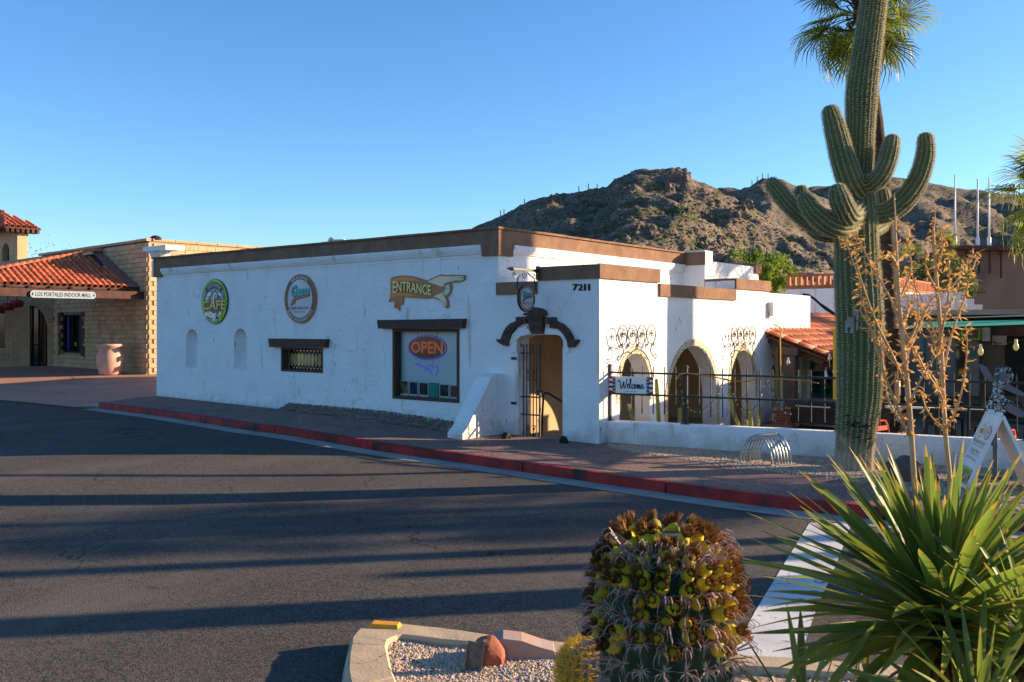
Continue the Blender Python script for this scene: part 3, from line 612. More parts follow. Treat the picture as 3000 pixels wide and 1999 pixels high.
# ------------------------------------------------------------------ signs on the front wall
def flat(name, rgb, rough=.45): return mat('print_'+name, rgb, rough=rough, spec=.4)
C = dict(green=(.13,.50,.015), lime=(.30,.60,.05), dark=(.030,.018,.014), brownring=(.11,.05,.03), copper=(.42,.13,.035), silver=(.46,.46,.50), cream=(.72,.66,.50), gold=(.80,.48,.08),
         sky=(.12,.42,.60), mtn=(.38,.11,.035), wht=(.78,.78,.76), turq=(.02,.40,.34), rust=(.42,.11,.02), brown=(.20,.085,.03), orange=(.85,.22,.025), navy=(.02,.03,.07), egg=(.80,.50,.03), black=(.012,.012,.012))
PM = {k: flat(k, v) for k, v in C.items()}
class Sign:                                                          # a flat printed board: unit-disc coordinates -> points of its plane
    def __init__(s, root, fn, y): s.root = root; s.fn = fn; s.lay = 0
    def pt(s, u, v): return s.fn(u, v, s.lay)
    def next(s): s.lay += 1
    def poly(s, name, pts, m, holes=()):
        s.next(); mb = MB(); mb.poly([s.pt(*p) for p in pts], None, [[s.pt(*p) for p in h] for h in holes]); return part(name, mb, m, s.root)
    def disc(s, name, r, m, c=(0,0), ry=None): return s.poly(name, [(c[0]+r*math.cos(a*math.pi/24), c[1]+(ry or r)*math.sin(a*math.pi/24)) for a in range(48)], m)
    def ring(s, name, r0, r1, m, a0=0, a1=360):
        s.next(); mb = MB(); n = 48; vs = []
        for i in range(n+1):
            a = R(a0+(a1-a0)*i/n); vs += [s.pt(r0*math.cos(a), r0*math.sin(a)), s.pt(r1*math.cos(a), r1*math.sin(a))]
        mb.add(vs, [(2*i,2*i+1,2*i+3,2*i+2) for i in range(n)]); return part(name, mb, m, s.root)
    def line(s, name, pts, wd, m):                                   # a printed stroke of constant width
        s.next(); mb = MB(); vs = []; k = len(pts)
        for i, p in enumerate(pts):
            a, b = pts[max(i-1,0)], pts[min(i+1,k-1)]; d = V((b[0]-a[0], b[1]-a[1])); d = d.normalized() if d.length else V((1,0)); w_ = wd[i] if isinstance(wd,(list,tuple)) else wd
            vs += [s.pt(p[0]-d.y*w_/2, p[1]+d.x*w_/2), s.pt(p[0]+d.y*w_/2, p[1]-d.x*w_/2)]
        mb.add(vs, [(2*i,2*i+1,2*i+3,2*i+2) for i in range(k-1)]); return part(name, mb, m, s.root)
    def text(s, t, x0, x1, y0, y1, m, bold=.01, shear=0, warp=None):
        s.next(); g = warp or (lambda u, v: (lerp(x0,x1,u)+shear*v, lerp(y0,y1,v))); return part('lettering', letters(t, lambda u,v: s.pt(*g(u,v)), bold), m, s.root)
    def arc(s, t, r0, r1, a0, a1, m, bold=.01):                      # text along a circle from angle a0 to a1 (degrees), r0 foot, r1 head
        s.next(); return part('lettering', letters(t, lambda u,v: s.pt(lerp(r0,r1,v)*math.cos(R(lerp(a0,a1,u))), lerp(r0,r1,v)*math.sin(R(lerp(a0,a1,u)))), bold), m, s.root)
def disc_sign(name, cx, cz, r, y, label, rim):
    root = thing(name, (cx, y, cz), label, 'sign'); mb = MB(); n = 48
    mb.poly([(cx+r*math.cos(a*2*math.pi/n), y, cz+r*math.sin(a*2*math.pi/n)) for a in range(n)], (0,-.035,0)); part('board', mb, rim, root)
    return Sign(root, lambda u,v,l: (cx+r*u, y-.035-.0012*(l+1), cz+r*v), y)
c = w2(Q7,492,555); r = (w2(Q7,492,203).z - w2(Q7,492,907).z)/2
S = disc_sign('cafe_sign', c.x, c.z, r, -.01, 'round green-rimmed cafe sign with a mountain, eggs and coffee cup', PM['dark'])
q = lambda x,y: ((x-492)/283, -(y-555)/352)
S.ring('rim', .78, .975, PM['green']); S.ring('rim', .78, .97, PM['lime'], 55, 95); S.ring('rim', .78, .97, PM['lime'], -70, -25)
S.disc('ground', .82, PM['dark']); S.disc('ground', .79, PM['brown'])
S.poly('sky', [q(*p) for p in [(300,520),(330,440),(400,380),(492,355),(580,375),(650,430),(690,520)]], PM['sky'])
S.poly('cloud', [q(*p) for p in [(330,470),(365,415),(405,405),(430,440),(420,465)]], PM['wht']); S.poly('cloud', [q(*p) for p in [(570,440),(610,420),(650,470),(600,470)]], PM['wht'])
S.poly('cloud', [q(*p) for p in [(300,525),(330,480),(420,500),(600,490),(690,525)]], PM['cream'])
S.poly('mountain', [q(*p) for p in [(330,560),(390,480),(440,420),(470,400),(515,365),(555,420),(600,470),(665,530),(640,580)]], PM['mtn'])
S.poly('mountain_shade', [q(*p) for p in [(515,365),(555,420),(600,470),(665,530),(590,520),(550,470),(530,480)]], PM['brownring'])
S.ring('banner', .60, .87, PM['dark'], 38, 142); S.arc('BLACK MOUNTAIN', .66, .82, 128, 50, PM['cream'], .0)
for s_ in (-1,1): S.line('scroll', [(s_*(.70+.11*(1-k/20)*math.cos(k*.5)), .34+.14*(1-k/20)*math.sin(k*.5)) for k in range(20)], .03, PM['silver'])
S.text('CAFE', -.90, .92, -.37, .06, PM['dark'], .04); S.text('CAFE', -.88, .89, -.36, .05, PM['gold'], .02)
S.text('CAFE', -.88, .89, -.12, .05, PM['cream'], .0) if False else None
S.line('steam', [q(*p) for p in [(510,665),(500,600),(480,520),(490,460),(520,425),(548,440),(550,480),(528,500),(512,480)]], [.02,.05,.09,.10,.10,.08,.07,.05,.03], PM['wht'])
S.line('steam', [q(*p) for p in [(465,530),(445,520),(448,490),(468,495),(465,520)]], .035, PM['wht'])
S.disc('plate', .36, PM['wht'], (-.36,-.60), .16); S.disc('yolk', .08, PM['egg'], (-.43,-.49), .055); S.disc('yolk', .08, PM['egg'], (-.26,-.58), .055)
S.poly('bacon', [q(*p) for p in [(320,800),(345,770),(430,820),(420,845)]], PM['rust'])
S.poly('sandwich', [q(*p) for p in [(580,740),(660,705),(680,750),(630,810),(575,790)]], PM['gold']); S.poly('sandwich', [q(*p) for p in [(590,740),(660,705),(640,755)]], PM['cream'])
S.disc('saucer', .25, PM['silver'], (.06,-.82), .07); S.poly('cup', [q(*p) for p in [(462,725),(540,725),(535,810),(515,840),(485,840),(468,810)]], PM['wht']); S.disc('coffee', .12, PM['dark'], (.03,-.50), .03)
S.line('cup_handle', [q(*p) for p in [(538,735),(560,750),(555,790),(534,800)]], .035, PM['wht'])
c = w2(Q7,1833,513); r = (w2(Q7,1833,127).z - w2(Q7,1833,899).z)/2
silver = mat('brushed_silver', (.60,.56,.60), (.42,.40,.46), 1.2, .45, metal=.15)
def gears(S, small=False):
    S.ring('rim', .955, 1.0, PM['copper']); S.disc('face', .955, PM['brownring']); S.disc('face', .80, PM['copper']); S.disc('face', .775, silver)
    S.arc('BAR & LOUNGE' if not small else 'BAR & LOUNGE INSIDE', .82, .94, 126 if not small else 152, 56 if not small else 28, PM['wht'], .0); S.arc('BLACK MOUNTAIN CAFE', .94, .82, 210 if False else 212, 330, PM['wht'], .0)
    S.text('Gears', -.58, .62, .06, .56, PM['dark'], .07, .08); S.text('Gears', -.60, .60, .10, .56, PM['turq'], .035, .08)
    S.poly('swoosh', [(-.62,-.28),(-.40,.02),(-.1,.10),(.62,.20),(.66,.10),(.1,.0),(-.2,-.05),(-.34,-.22)], PM['dark']); S.poly('swoosh', [(-.56,-.24),(-.38,-.0),(-.1,.075),(.60,.17),(.60,.11),(.1,.025),(-.22,-.03),(-.36,-.2)], PM['rust'])
    S.text('WHERE FRIENDS MEET', -.60, .60, -.44, -.32, PM['brownring'], .0); S.text('CAREFREE, ARIZONA', -.38, .38, -.57, -.50, PM['copper'], .0)
S = disc_sign('bar_sign', c.x, c.z, r, -.01, 'round copper-rimmed silver bar sign on the wall above the leaded window', PM['copper']); gears(S)
# pointing hand
hp = [(303,290),(380,258),(470,235),(560,226),(640,225),(760,230),(940,270),(1160,345),(1340,265),(1500,195),(1560,212),(1760,205),(2060,212),(2077,230),(2065,320),(1960,378),(1720,405),(1750,460),(1755,520),(1730,620),(1690,690),(1640,745),(1672,840),(1685,930),(1660,990),(1610,1005),(1580,960),(1540,880),(1480,820),(1400,785),(1310,755),(1150,775),(900,760),(605,738),(595,912),(518,918),(512,1070),(470,1020),(385,985),(395,830),(320,832),(250,852),(290,740),(303,600)]
wq = lambda p, y=0: (w2(Q8,*p).x, y, w2(Q8,*p).z)
zmn = min(wq(p)[2] for p in hp); hs = thing('entrance_sign', (w2(Q8,1100,600).x, -.005, zmn), 'orange ENTRANCE sign shaped as a pointing hand', 'sign')
mb = MB(); mb.poly([wq(p,-.005) for p in hp], (0,-.03,0)); part('board', mb, flat('sleeve_brown',(.40,.15,.045)), hs)
S = Sign(hs, lambda u,v,l: (w2(Q8,u,v).x, -.035-.0012*(l+1), w2(Q8,u,v).z), 0)
skin = flat('hand_cream',(.80,.60,.40)); skg = flat('hand_pale_green',(.52,.58,.36))
S.poly('sleeve_band', [(325,330),(480,275),(640,262),(800,275),(900,300),(985,352),(900,345),(740,350),(560,345),(330,400)], PM['orange']); S.poly('sleeve_band', [(318,640),(560,640),(760,660),(930,700),(880,715),(640,700),(480,705),(330,760)], PM['orange'])
S.poly('sleeve_tail', [(430,800),(480,800),(470,960),(410,960)], PM['rust'])
S.poly('hand', [(1185,372),(1340,300),(1500,235),(1550,245),(1700,245),(1700,378),(1590,410),(1560,487),(1480,480),(1340,425)], skin); S.poly('finger', [(1700,245),(2040,245),(2045,320),(1940,356),(1880,345),(1700,376)], skg)
S.poly('fist', [(1610,500),(1625,455),(1690,438),(1722,510),(1718,600),(1690,650),(1620,705),(1575,670),(1550,630),(1600,580)], skg); S.poly('thumb', [(1330,722),(1540,630),(1580,690),(1610,760),(1650,880),(1640,960),(1610,965),(1560,880),(1450,770)], skin)
S.line('ink_line', [(1605,530),(1650,530),(1695,532)], 9, PM['dark']); S.line('ink_line', [(1965,262),(1968,282),(2040,278)], 9, PM['dark']); S.line('ink_line', [(1850,335),(1880,352),(1930,352)], 9, PM['dark']); S.line('ink_line', [(1580,880),(1610,862),(1640,950)], 9, PM['dark']); S.line('ink_line', [(1545,640),(1580,690),(1610,735)], 9, PM['dark'])
tp = [(0,350),(.15,365),(.35,370),(.6,400),(1,458)]; bt = [(0,668),(.12,625),(.3,602),(.55,640),(1,705)]
wf = lambda u,v: (365+910*u, lerp(interp(bt,u), interp(tp,u), v))
S.text('ENTRANCE', 0,0,0,0, PM['dark'], .05, warp=lambda u,v: (358+918*u, lerp(interp(bt,u)+8, interp(tp,u)-4, v))); S.text('ENTRANCE', 0,0,0,0, flat('letter_cream',(.90,.70,.20)), .02, warp=wf)
# hanging bar sign on a twisted bracket
bxx = XA+.06; mid = onX(*K3(1213,526), bxx); ry = (onX(*K3(1213,436),bxx).z-onX(*K3(1213,616),bxx).z)/2; rs = ry
hr = thing('hanging_sign', (bxx,-.05,mid.z-ry), 'small round bar sign hanging from a twisted iron bracket over the door', 'sign')
p1 = onX(*K3(1110,330), bxx); p0 = V((bxx,-.06,p1.z)); hd = V((0,-1,0)); sd_ = V((0,1,0)); nv = V((1,0,0))
mb = MB(); mb.bar(p0, p1, .035)
for k in range(26): a = p0.lerp(p1,(k+.5)/26); mb.bar(a-hd*.012+V((0,0,-.026)), a+hd*.012+V((0,0,.026)), .018)
part('bracket_bar', mb, iron, hr)
mb = MB(); dm = p1 + hd*.02; mb.add([dm-hd*.08+V((0,0,.05)),dm-hd*.08+V((0,0,-.05)),dm-hd*.08+V((-.05,0,0)),dm-hd*.08+V((.05,0,0)),dm+hd*.13,dm-hd*.12],[(0,2,4),(2,1,4),(1,3,4),(3,0,4),(2,0,5),(1,2,5),(3,1,5),(0,3,5)]); part('spear_tip', mb, iron, hr)
mb = MB(); mb.box(bxx-.05,bxx+.05,-.08,-.051,p0.z-.18,p0.z+.1); part('wall_plate', mb, iron, hr)
for f_ in (.14,.52,.86):
    c0 = p0.lerp(p1,f_)-V((0,0,.11)); mb = MB(); mb.tube([c0+hd*(.09*(1-k/24)*math.cos(k*.4+1.57))+V((0,0,.09*(1-k/24)*math.sin(k*.4+1.57))) for k in range(24)],.010,4); part('scroll', mb, iron, hr)
zb_ = p0.z-mid.z; mb = MB(); mb.tube([mid-sd_*.32+V((0,0,ry*.9)), mid-sd_*.27+V((0,0,lerp(ry,zb_,.45))), mid-sd_*.08+V((0,0,lerp(ry,zb_,.75))), mid+V((0,0,zb_-.03)), mid+sd_*.08+V((0,0,lerp(ry,zb_,.75))), mid+sd_*.27+V((0,0,lerp(ry,zb_,.45))), mid+sd_*.32+V((0,0,ry*.9))],.014,5); part('hanger', mb, iron, hr)
for s_ in (-1,1): mb = MB(); mb.bar(mid+sd_*.30*s_+V((0,0,ry*.6)), mid+sd_*.30*s_+V((0,0,ry+.04)), .03); part('strap', mb, iron, hr)
mb = MB(); mb.poly([mid+sd_*(rs*math.cos(a*math.pi/24))+V((0,0,ry*math.sin(a*math.pi/24)))+nv*-.02 for a in range(48)], nv*.04); part('board', mb, blackm, hr)
S = Sign(hr, lambda u,v,l: tuple(mid+sd_*(rs*.97*u)+V((0,0,ry*.97*v))+nv*(.02+.0012*(l+1))), 0); gears(S, True)
# behind the window: neon signs and posters
neon_b = thing('neon_sign', (w2(K3,570,900,.22).x,.22,w2(K3,570,930,.22).z), 'oval neon OPEN sign hanging inside the big window', 'neon sign')
nc_ = w2(K3,562,848,.22); rx_ = (w2(K3,690,850,.22).x-w2(K3,446,850,.22).x)/2; rz_ = (w2(K3,562,772,.22).z-w2(K3,562,925,.22).z)/2
nred = mat('neon_red_tube',(.60,.22,.10),rough=.4,emit=((1,.2,.06),.05)); nblu = mat('neon_blue_tube',(.12,.16,.55),rough=.4,emit=((.1,.15,1),.08))
mb = MB(); mb.poly([(nc_.x+rx_*1.06*math.cos(k*.2618),.226,nc_.z+rz_*1.08*math.sin(k*.2618)) for k in range(24)],(0,.02,0)); part('backing', mb, mat('neon_backing',(.30,.13,.08),rough=.5), neon_b)
mb = MB(); mb.tube([(nc_.x+rx_*math.cos(k*.1745),.215,nc_.z+rz_*math.sin(k*.1745)) for k in range(37)],.014,5,False); part('oval_tube', mb, nblu, neon_b)
vs, fs = glyphs('OPEN',.02); mb = MB(); mb.add([(nc_.x+rx_*1.7*(u-.5),.21,nc_.z+rz_*1.05*(v-.5)) for u,v in vs],fs); part('lettering', mb, nred, neon_b)
mb = MB(); 
for s_ in (-.5,.5): mb.tube([(nc_.x+rx_*s_,.23,nc_.z+rz_*.85),(nc_.x+rx_*s_,.23,OWz1+.05)],.006,4)
part('chain', mb, iron, neon_b)
gs = [(478,958),(500,952),(540,975),(575,988),(568,960),(590,965),(605,985),(628,965),(634,1000),(620,1030),(600,1028),(578,1000),(552,1005),(545,990),(575,988)]
gt = thing('guitar_neon', (w2(K3,570,1000,.22).x,.22,w2(K3,570,1035,.22).z), 'blue guitar outline neon below the OPEN sign', 'neon sign'); mb = MB(); mb.tube([w2(K3,*p,.22) for p in gs],.011,5); part('outline', mb, nblu, gt)
mb = MB(); mb.tube([w2(K3,*p,.22) for p in [(495,960),(540,985),(600,998)]],.008,4); part('neck', mb, nblu, gt); mb = MB(); mb.tube([w2(K3,*p,.23) for p in [(520,950),(520,925)]],.004,4); mb.tube([w2(K3,*p,.23) for p in [(600,965),(605,925)]],.004,4); part('cord', mb, iron, gt)
def poster_mat(nm, a, b, sc=9): return mat('poster_'+nm, a, b, sc, .5, lo=.45, hi=.55)
ps = [('brown photograph poster in the corner of the big window',(382,440),(.34,.24,.15),(.06,.05,.05)),('dark blue concert poster between the two brownest window posters',(445,503),(.03,.06,.20),(.01,.01,.03)),('nearly black poster beside the green window notice',(510,572),(.05,.05,.05),(.01,.01,.01)),('sea-green notice among the window posters',(574,636),(.04,.42,.36),(.05,.36,.30)),('dark green poster beside the sea-green notice',(643,708),(.03,.10,.08),(.01,.02,.03)),('dark poster with an orange picture in the window corner',(712,768),(.20,.10,.03),(.02,.04,.08))]
for i, (lb, (xa, xb), ca, cb) in enumerate(ps):
    yt = 1060+6*i; yb = 1162+4.5*i
    A, B, Cc, Dd = (w2(K3,xa,yb,.18), w2(K3,xb,yb+4,.18), w2(K3,xb,yt+3,.18), w2(K3,xa,yt,.18))
    t_ = thing('poster', (A.x,.18,A.z), lb, 'poster', 'posters along the foot of the big window'); mb = MB(); mb.poly([A,B,Cc,Dd],(0,.006,0)); part('sheet', mb, PM['wht'] if i != 3 else PM['turq'], t_)
    inn = lambda u,v: (lerp(A.x,B.x,u), .178, lerp(lerp(A.z,B.z,u),lerp(Dd.z,Cc.z,u),v))
    mb = MB(); mb.poly([inn(.08,.15),inn(.92,.15),inn(.92,.92),inn(.08,.92)]); part('picture', mb, poster_mat(str(i),ca,cb), t_)

# ------------------------------------------------------------------ the mall on the left
mall = thing('mall_building', mc(3,0), 'tan slump block mall building with a red tile porch roof', 'building')
MD = V((-.738*cY-.675*sY, -.738*sY+.675*cY, 0)); MO = V((-.675*cY+.738*sY, -.675*sY-.738*cY, 0))    # along the front (leftwards), out of the front
def mp(t, o_, z): return mc(t, o_) + V((0,0,z))
HM = 5.92; TD = 10.0
wv = 2.6; wdt = (4.05, 5.75); wz = (1.15, 2.95)                        # window in the block front
tw_ = lambda K, x, y: None
def on_mall(px, py, o_=0.0):
    P0 = mc(0, o_); nrm = MO; r_ = ray(px, py); return CAM + r_*((P0-CAM).dot(nrm)/r_.dot(nrm))
def mt(px, py): p = on_mall(px,py); return ((p-mc(0,0)).dot(MD), p.z)
wa, wb = mt(*K1(535,1085)), mt(*K1(418,835)); wt0, wt1, wz0, wz1 = wa[0], wb[0], wa[1], wb[1]
core = MB(); core.poly([mp(-.01,-.06,-.6),mp(TD,-.06,-.6),mp(TD,-.06,HM-.1),mp(-.01,-.06,HM-.1)], MO*-.25, [[mp(wt0,-.06,wz0),mp(wt1,-.06,wz0),mp(wt1,-.06,wz1),mp(wt0,-.06,wz1)]]); core.poly([mp(TD,-.06,3.4),mp(TD+16,-.06,3.4),mp(TD+16,-.06,HM-.1),mp(TD,-.06,HM-.1)], MO*-.25)
part('wall_core', core, bjoint, mall)
sc_ = MB(); a = mp(0,-.06,0); sd2 = -MO                                # side face running back from the corner
sc_.poly([mp(-.0,-.32,-.6),mp(0,-26,-.6),mp(0,-26,HM-.1),mp(0,-.32,HM-.1)], MD*.3); part('wall_core', sc_, bjoint, mall)
bl, bh = .41, .205
bme = MB(); bme.box(.008,bl-.008,-.07,.02,.008,bh-.008); bm_ = smesh(bme, block)
def frame(o, x, y): z = V((0,0,1)); return Mx(((x.x,y.x,0,o.x),(x.y,y.y,0,o.y),(x.z,y.z,1,o.z),(0,0,0,1)))
rest = MB(); cnt = 0; rb = random.Random(5)
for row in range(int(HM/bh)):
    z = row*bh+.02; c0 = -(row % 2)*bl/2
    for col in range(int(TD/bl)+1):
        t_ = c0 + col*bl
        if t_ > TD-.3 or t_ < -.25: continue
        if t_+bl > wt0-.1 and t_ < wt1+.1 and z+bh > wz0 and z < wz1: continue
        m_ = frame(mp(t_, rb.uniform(-.008,.008), z), MD, -MO)
        if z > 1.2 and col < 13 and cnt < 300 : piece('block', bm_, mall, m_); cnt += 1
        else: rest.box(.008,bl-.008,-.07,.02,.008,bh-.008,m_)
    for col in range(46):
        o_ = -(row % 2)*bl/2 + col*bl
        if o_ < 0: continue
        rest.box(.008,bl-.008,-.05,.03,.008,bh-.008,frame(mp(rb.uniform(-.012,.012),-o_-.02,z), -MO, MD))
part('block_courses', rest, block, mall, stuff=True)
mb = MB(); 
for k in range(12): mb.box(.01,.98,-.05,.3,0,.10+rb.uniform(0,.015), frame(mp(k*1.0,0.02,HM-.08), MD, -MO))
for k in range(24): mb.box(.01,.98,-.05,.3,0,.10+rb.uniform(0,.015), frame(mp(0,-k*1.0-.2,HM-.08), -MO, MD))
part('coping', mb, block, mall)
# window with shutters
def mbx(mb, t0, t1, o0, o1, z0, z1): mb.box(0,t1-t0,0,o1-o0,z0,z1,frame(mp(t0,o0,0), MD, MO))
wn = bpy.data.objects.new('window', None); COL.objects.link(wn); wn.parent = mall
mb = MB(); mbx(mb,wt0,wt1,-.18,-.14,wz0,wz1); part('pane', mb, glassd, wn)
mb = MB(); mbx(mb,wt0,wt0+.07,-.13,.03,wz0,wz1); mbx(mb,wt1-.07,wt1,-.13,.03,wz0,wz1); mbx(mb,wt0+.07,wt1-.07,-.13,.03,wz0,wz0+.07); mbx(mb,wt0+.07,wt1-.07,-.13,.03,wz1-.07,wz1); mbx(mb,(wt0+wt1)/2-.03,(wt0+wt1)/2+.03,-.13,0,wz0+.07,wz1-.07); part('frame', mb, blackm, wn)
mb = MB(); mbx(mb,wt1-.28,wt1-.24,-.12,-.1,wz0+.1,wz1-.1); part('blue_light_string', mb, mat('blue_leds',(.03,.08,.5),rough=.4,emit=((.05,.15,1),.03)), wn)
mb = MB(); mbx(mb,wt0+.9,wt0+1.15,-.12,-.1,wz0+.3,wz0+.5); part('notice', mb, PM['egg'], wn)
for s0, s1, zz in ((wt0-.55,wt0-.04,-.25),(wt1+.15,wt1+.55,-.2)):
    mb = MB(); mbx(mb,s0,s1,.03,.07,wz0+zz,wz1+.12)
    for k in range(14): z = wz0+zz+.1+(wz1-wz0-zz-.1)*k/14; mbx(mb,s0+.07,s1-.07,.072,.09,z,z+.08)
    part('shutter', mb, wood, wn)
# arched doorway wall in the porch, a little turned
D0 = mp(TD,0,0); DD = V((-.935*cY+.355*sY, -.935*sY-.355*cY, 0)); DN = V((-DD.y,DD.x,0)); DN = DN if DN.dot(CAM-D0) > 0 else -DN
def dp(t_, o_, z): return D0 + DD*t_ + DN*o_ + V((0,0,z))
def on_dw(px,py):
    r_ = ray(px,py); p = CAM + r_*((D0-CAM).dot(DN)/r_.dot(DN)); return ((p-D0).dot(DD), p.z)
dl, dr_ = on_dw(*K1(225,1100))[0], on_dw(*K1(310,1100))[0]; dtop = on_dw(*K1(240,775))[1]
arc = [(dr_,-.3),(dr_,dtop-1.2)] + [(dr_+(dl+.2-dr_)*(1-math.cos(k*math.pi/16)), dtop-1.2+1.2*math.sin(k*math.pi/16)) for k in range(1,9)] + [(dl+.2,-.3)]
mb = MB(); mb.poly([dp(0,0,-.4),dp(9,0,-.4),dp(9,0,4.2),dp(0,0,4.2)], DN*-.4, [[dp(u,0,z) for u,z in arc]]); part('porch_wall', mb, block, mall)
rest = MB()
for row in range(20):
    for col in range(18):
        t_ = -(row%2)*.2+col*.41; z = .2+row*.205
        if t_ < 0 or (t_+.41 > dr_-.35 and t_ < dl+.6 and z < dtop+.4): continue
        rest.box(.012,.398,0,.03,.012,.193,frame(dp(t_,-.004,z), DD, DN))
part('block_courses', rest, block, mall, stuff=True)
for k in range(12):                                                   # arch blocks
    a0, a1 = k*math.pi/24, (k+1)*math.pi/24; rx, rz = dl+.2-dr_, 1.2; f3 = lambda a, g: dp(dr_+rx-(rx+g)*math.cos(a), .06, dtop-1.2+(rz+g)*math.sin(a))
    mb = MB(); mb.poly([f3(a0+.012,.02),f3(a1-.012,.02),f3(a1-.012,.34),f3(a0+.012,.34)], DN*-.09); part('arch_block', mb, block, mall)
dr = bpy.data.objects.new('door', None); COL.objects.link(dr); dr.parent = mall
mb = MB(); mb.poly([dp(dr_-.1,-.3,.2),dp(dl+.4,-.3,.2),dp(dl+.4,-.3,dtop+.1),dp(dr_-.1,-.3,dtop+.1)], DN*-.04); part('pane', mb, glassd, dr)
mb = MB()
for u in (dr_+.05,(dr_+dl)/2+.1,dl+.1): mb.bar(dp(u,-.27,.2),dp(u,-.27,dtop),.07)
mb.bar(dp(dr_,-.27,1.3),dp(dl+.2,-.27,1.3),.06); part('frame', mb, blackm, dr)
mb = MB(); mb.poly([dp(on_dw(*K1(30,1000))[0],.04,1.15),dp(on_dw(*K1(-60,1000))[0],.04,1.15),dp(on_dw(*K1(-60,1000))[0],.04,3.1),dp(on_dw(*K1(30,1000))[0],.04,3.1)], DN*-.02); w_ = part('window', mb, glassd, mall)
for k,(x,y) in enumerate(((70,785),(128,765),(10,800))):
    u, z = on_dw(*K1(x,y)); mb = MB(); mb.lathe([(.02,-.2),(.26,-.16),(.32,0),(.26,.16),(.02,.2)],10,Mx.Translation(dp(u,.9,z))); mb.box(-.01,.01,-.01,.01,.18,.62,Mx.Translation(dp(u,.9,z)))
    single('red_lantern', mb, mat('red_lantern',(.25,.012,.012),rough=.5), dp(u,.9,z-.2), 'red round lantern hanging under the mall porch', 'lantern', 'red lanterns under the mall porch')
# porch roof: hip from the wall, right eave at a right angle to it
zE = 3.85; E0 = mp(.6,0.05,zE); EC = E0 + MO*7.2; R0 = mp(4.48,.02,5.6); E2 = E0 + MD*9 ; EC2 = EC + MD*8
mb = MB(); mb.poly([E0,EC,R0], V((0,0,-.12))); mb.poly([EC+V((0,0,-.001)),EC2,R0+MD*.5], V((0,0,-.12))); part('roof_deck', mb, woodr, mall)
mb = MB(); fl = [E0+V((0,0,.03)), E0+MO*.75+V((0,0,.03)), R0+MO*.5+V((0,0,.03)), R0+V((0,0,.05))]; mb.poly(fl, V((0,0,.02))); part('flashing', mb, mat('flashing',(.30,.13,.10),(.24,.1,.08),3,.5), mall)
tb_ = MB(); n = 8
for z0, rr in ((0,.115),(.42,.095)):
    tb_.v += [(rr*math.cos(math.pi*k/n), z0, rr*math.sin(math.pi*k/n)) for k in range(n+1)] + [((rr-.018)*math.cos(math.pi*k/n), z0, (rr-.018)*math.sin(math.pi*k/n)) for k in range(n+1)]
s_ = 2*(n+1)
for k in range(n): tb_.f += [(k,k+1,s_+k+1,s_+k),(n+1+k+1,n+1+k,s_+n+1+k,s_+n+2+k),(k+1,k,n+1+k,n+2+k)]
tile_me = smesh(tb_, tile, True); 
def roof_tiles(A, B, apexfn, parent, me, gap, row, lift, name='roof_tile', wob=.02, limit=300, wmax=None):
    """barrel tiles in columns from the eave A-B up the slope; apexfn(t, d) says whether a tile at eave position t and slope distance d is on the roof"""
    e = (B-A); L_ = e.length; e.normalize(); c = 0
    up = apexfn.up; nrm = e.cross(up).normalized(); nrm = nrm if nrm.z > 0 else -nrm
    k = 0
    while k*gap < L_:
        d = -.08
        while apexfn(k*gap/L_, d) and c < limit:
            o = A + e*(k*gap) + up*d + nrm*(lift+random.uniform(0,.012)); x = (e + up*random.uniform(-wob,wob)).normalized(); y = (up + nrm*.09).normalized(); z = x.cross(y)
            if z.dot(nrm) < 0: x = -x; z = x.cross(y)
            piece(name, me, parent, Mx(((x.x,y.x,z.x,o.x),(x.y,y.y,z.y,o.y),(x.z,y.z,z.z,o.z),(0,0,0,1)))); c += 1; d += row
        k += 1
    return c
class Ap: pass
ev = (EC-E0); evn = ev.normalized(); foot = R0 - E0; foot = foot - evn*foot.dot(evn); slope = foot.length; tr_ = (R0-E0).dot(evn)/ev.length
class A1:
    up = foot.normalized()
    def __call__(s, t, d):
        if t < .08: return False
        return d < slope*((1-t)/(1-tr_) if t > tr_ else 1) - .25 if t > .16 else d < slope*min(1,(t-.04)/.13)-.3
roof_tiles(E0, EC, A1(), mall, tile_me, .245, .36, .03)
class A2:
    up = (R0-EC - (MD*(R0-EC).dot(MD))).normalized()
    def __call__(s, t, d): return d < 3.2*t+.1 and t < .75
roof_tiles(EC+V((0,0,.0)), EC2, A2(), mall, tile_me, .26, .36, .03, limit=120)
hv = (EC-R0); hl = hv.length; hv.normalize()
for k in range(int(hl/.38)):                                          # hip caps
    o = R0 + hv*(k*.38+.2) + V((0,0,.14)); y = (-hv + V((0,0,.06))).normalized(); x = y.cross(V((0,0,1))).normalized(); z = x.cross(y); piece('hip_tile', tile_me, mall, Mx(((x.x*1.2,y.x,z.x,o.x),(x.y*1.2,y.y,z.y,o.y),(x.z*1.2,y.z,z.z,o.z),(0,0,0,1))))
mb = MB(); bm0 = E0 - V((0,0,.45)) - MD*-.15; mb.bar(mp(.35,.0,3.52)+MO*.02, mp(.35,7.2,3.52), .22, .32); part('beam', mb, woodr, mall)
mb = MB(); mb.bar(mp(.2,7.0,3.52), mp(9,7.0,3.52), .22, .32); part('beam', mb, woodr, mall)
for k in range(9):
    a = E0 + MO*(.5+k*.80) + V((0,0,-.13)) - A1.up*.12; mb = MB(); mb.bar(a, a + A1.up*2.2, .12, .18); part('rafter', mb, woodr, mall)
for t_, o_ in ((.35,7.0),(8.6,7.0)):
    mb = MB(); mb.bar(mp(t_,o_,-.3), mp(t_,o_,3.36), .3); part('post', mb, woodr, mall)
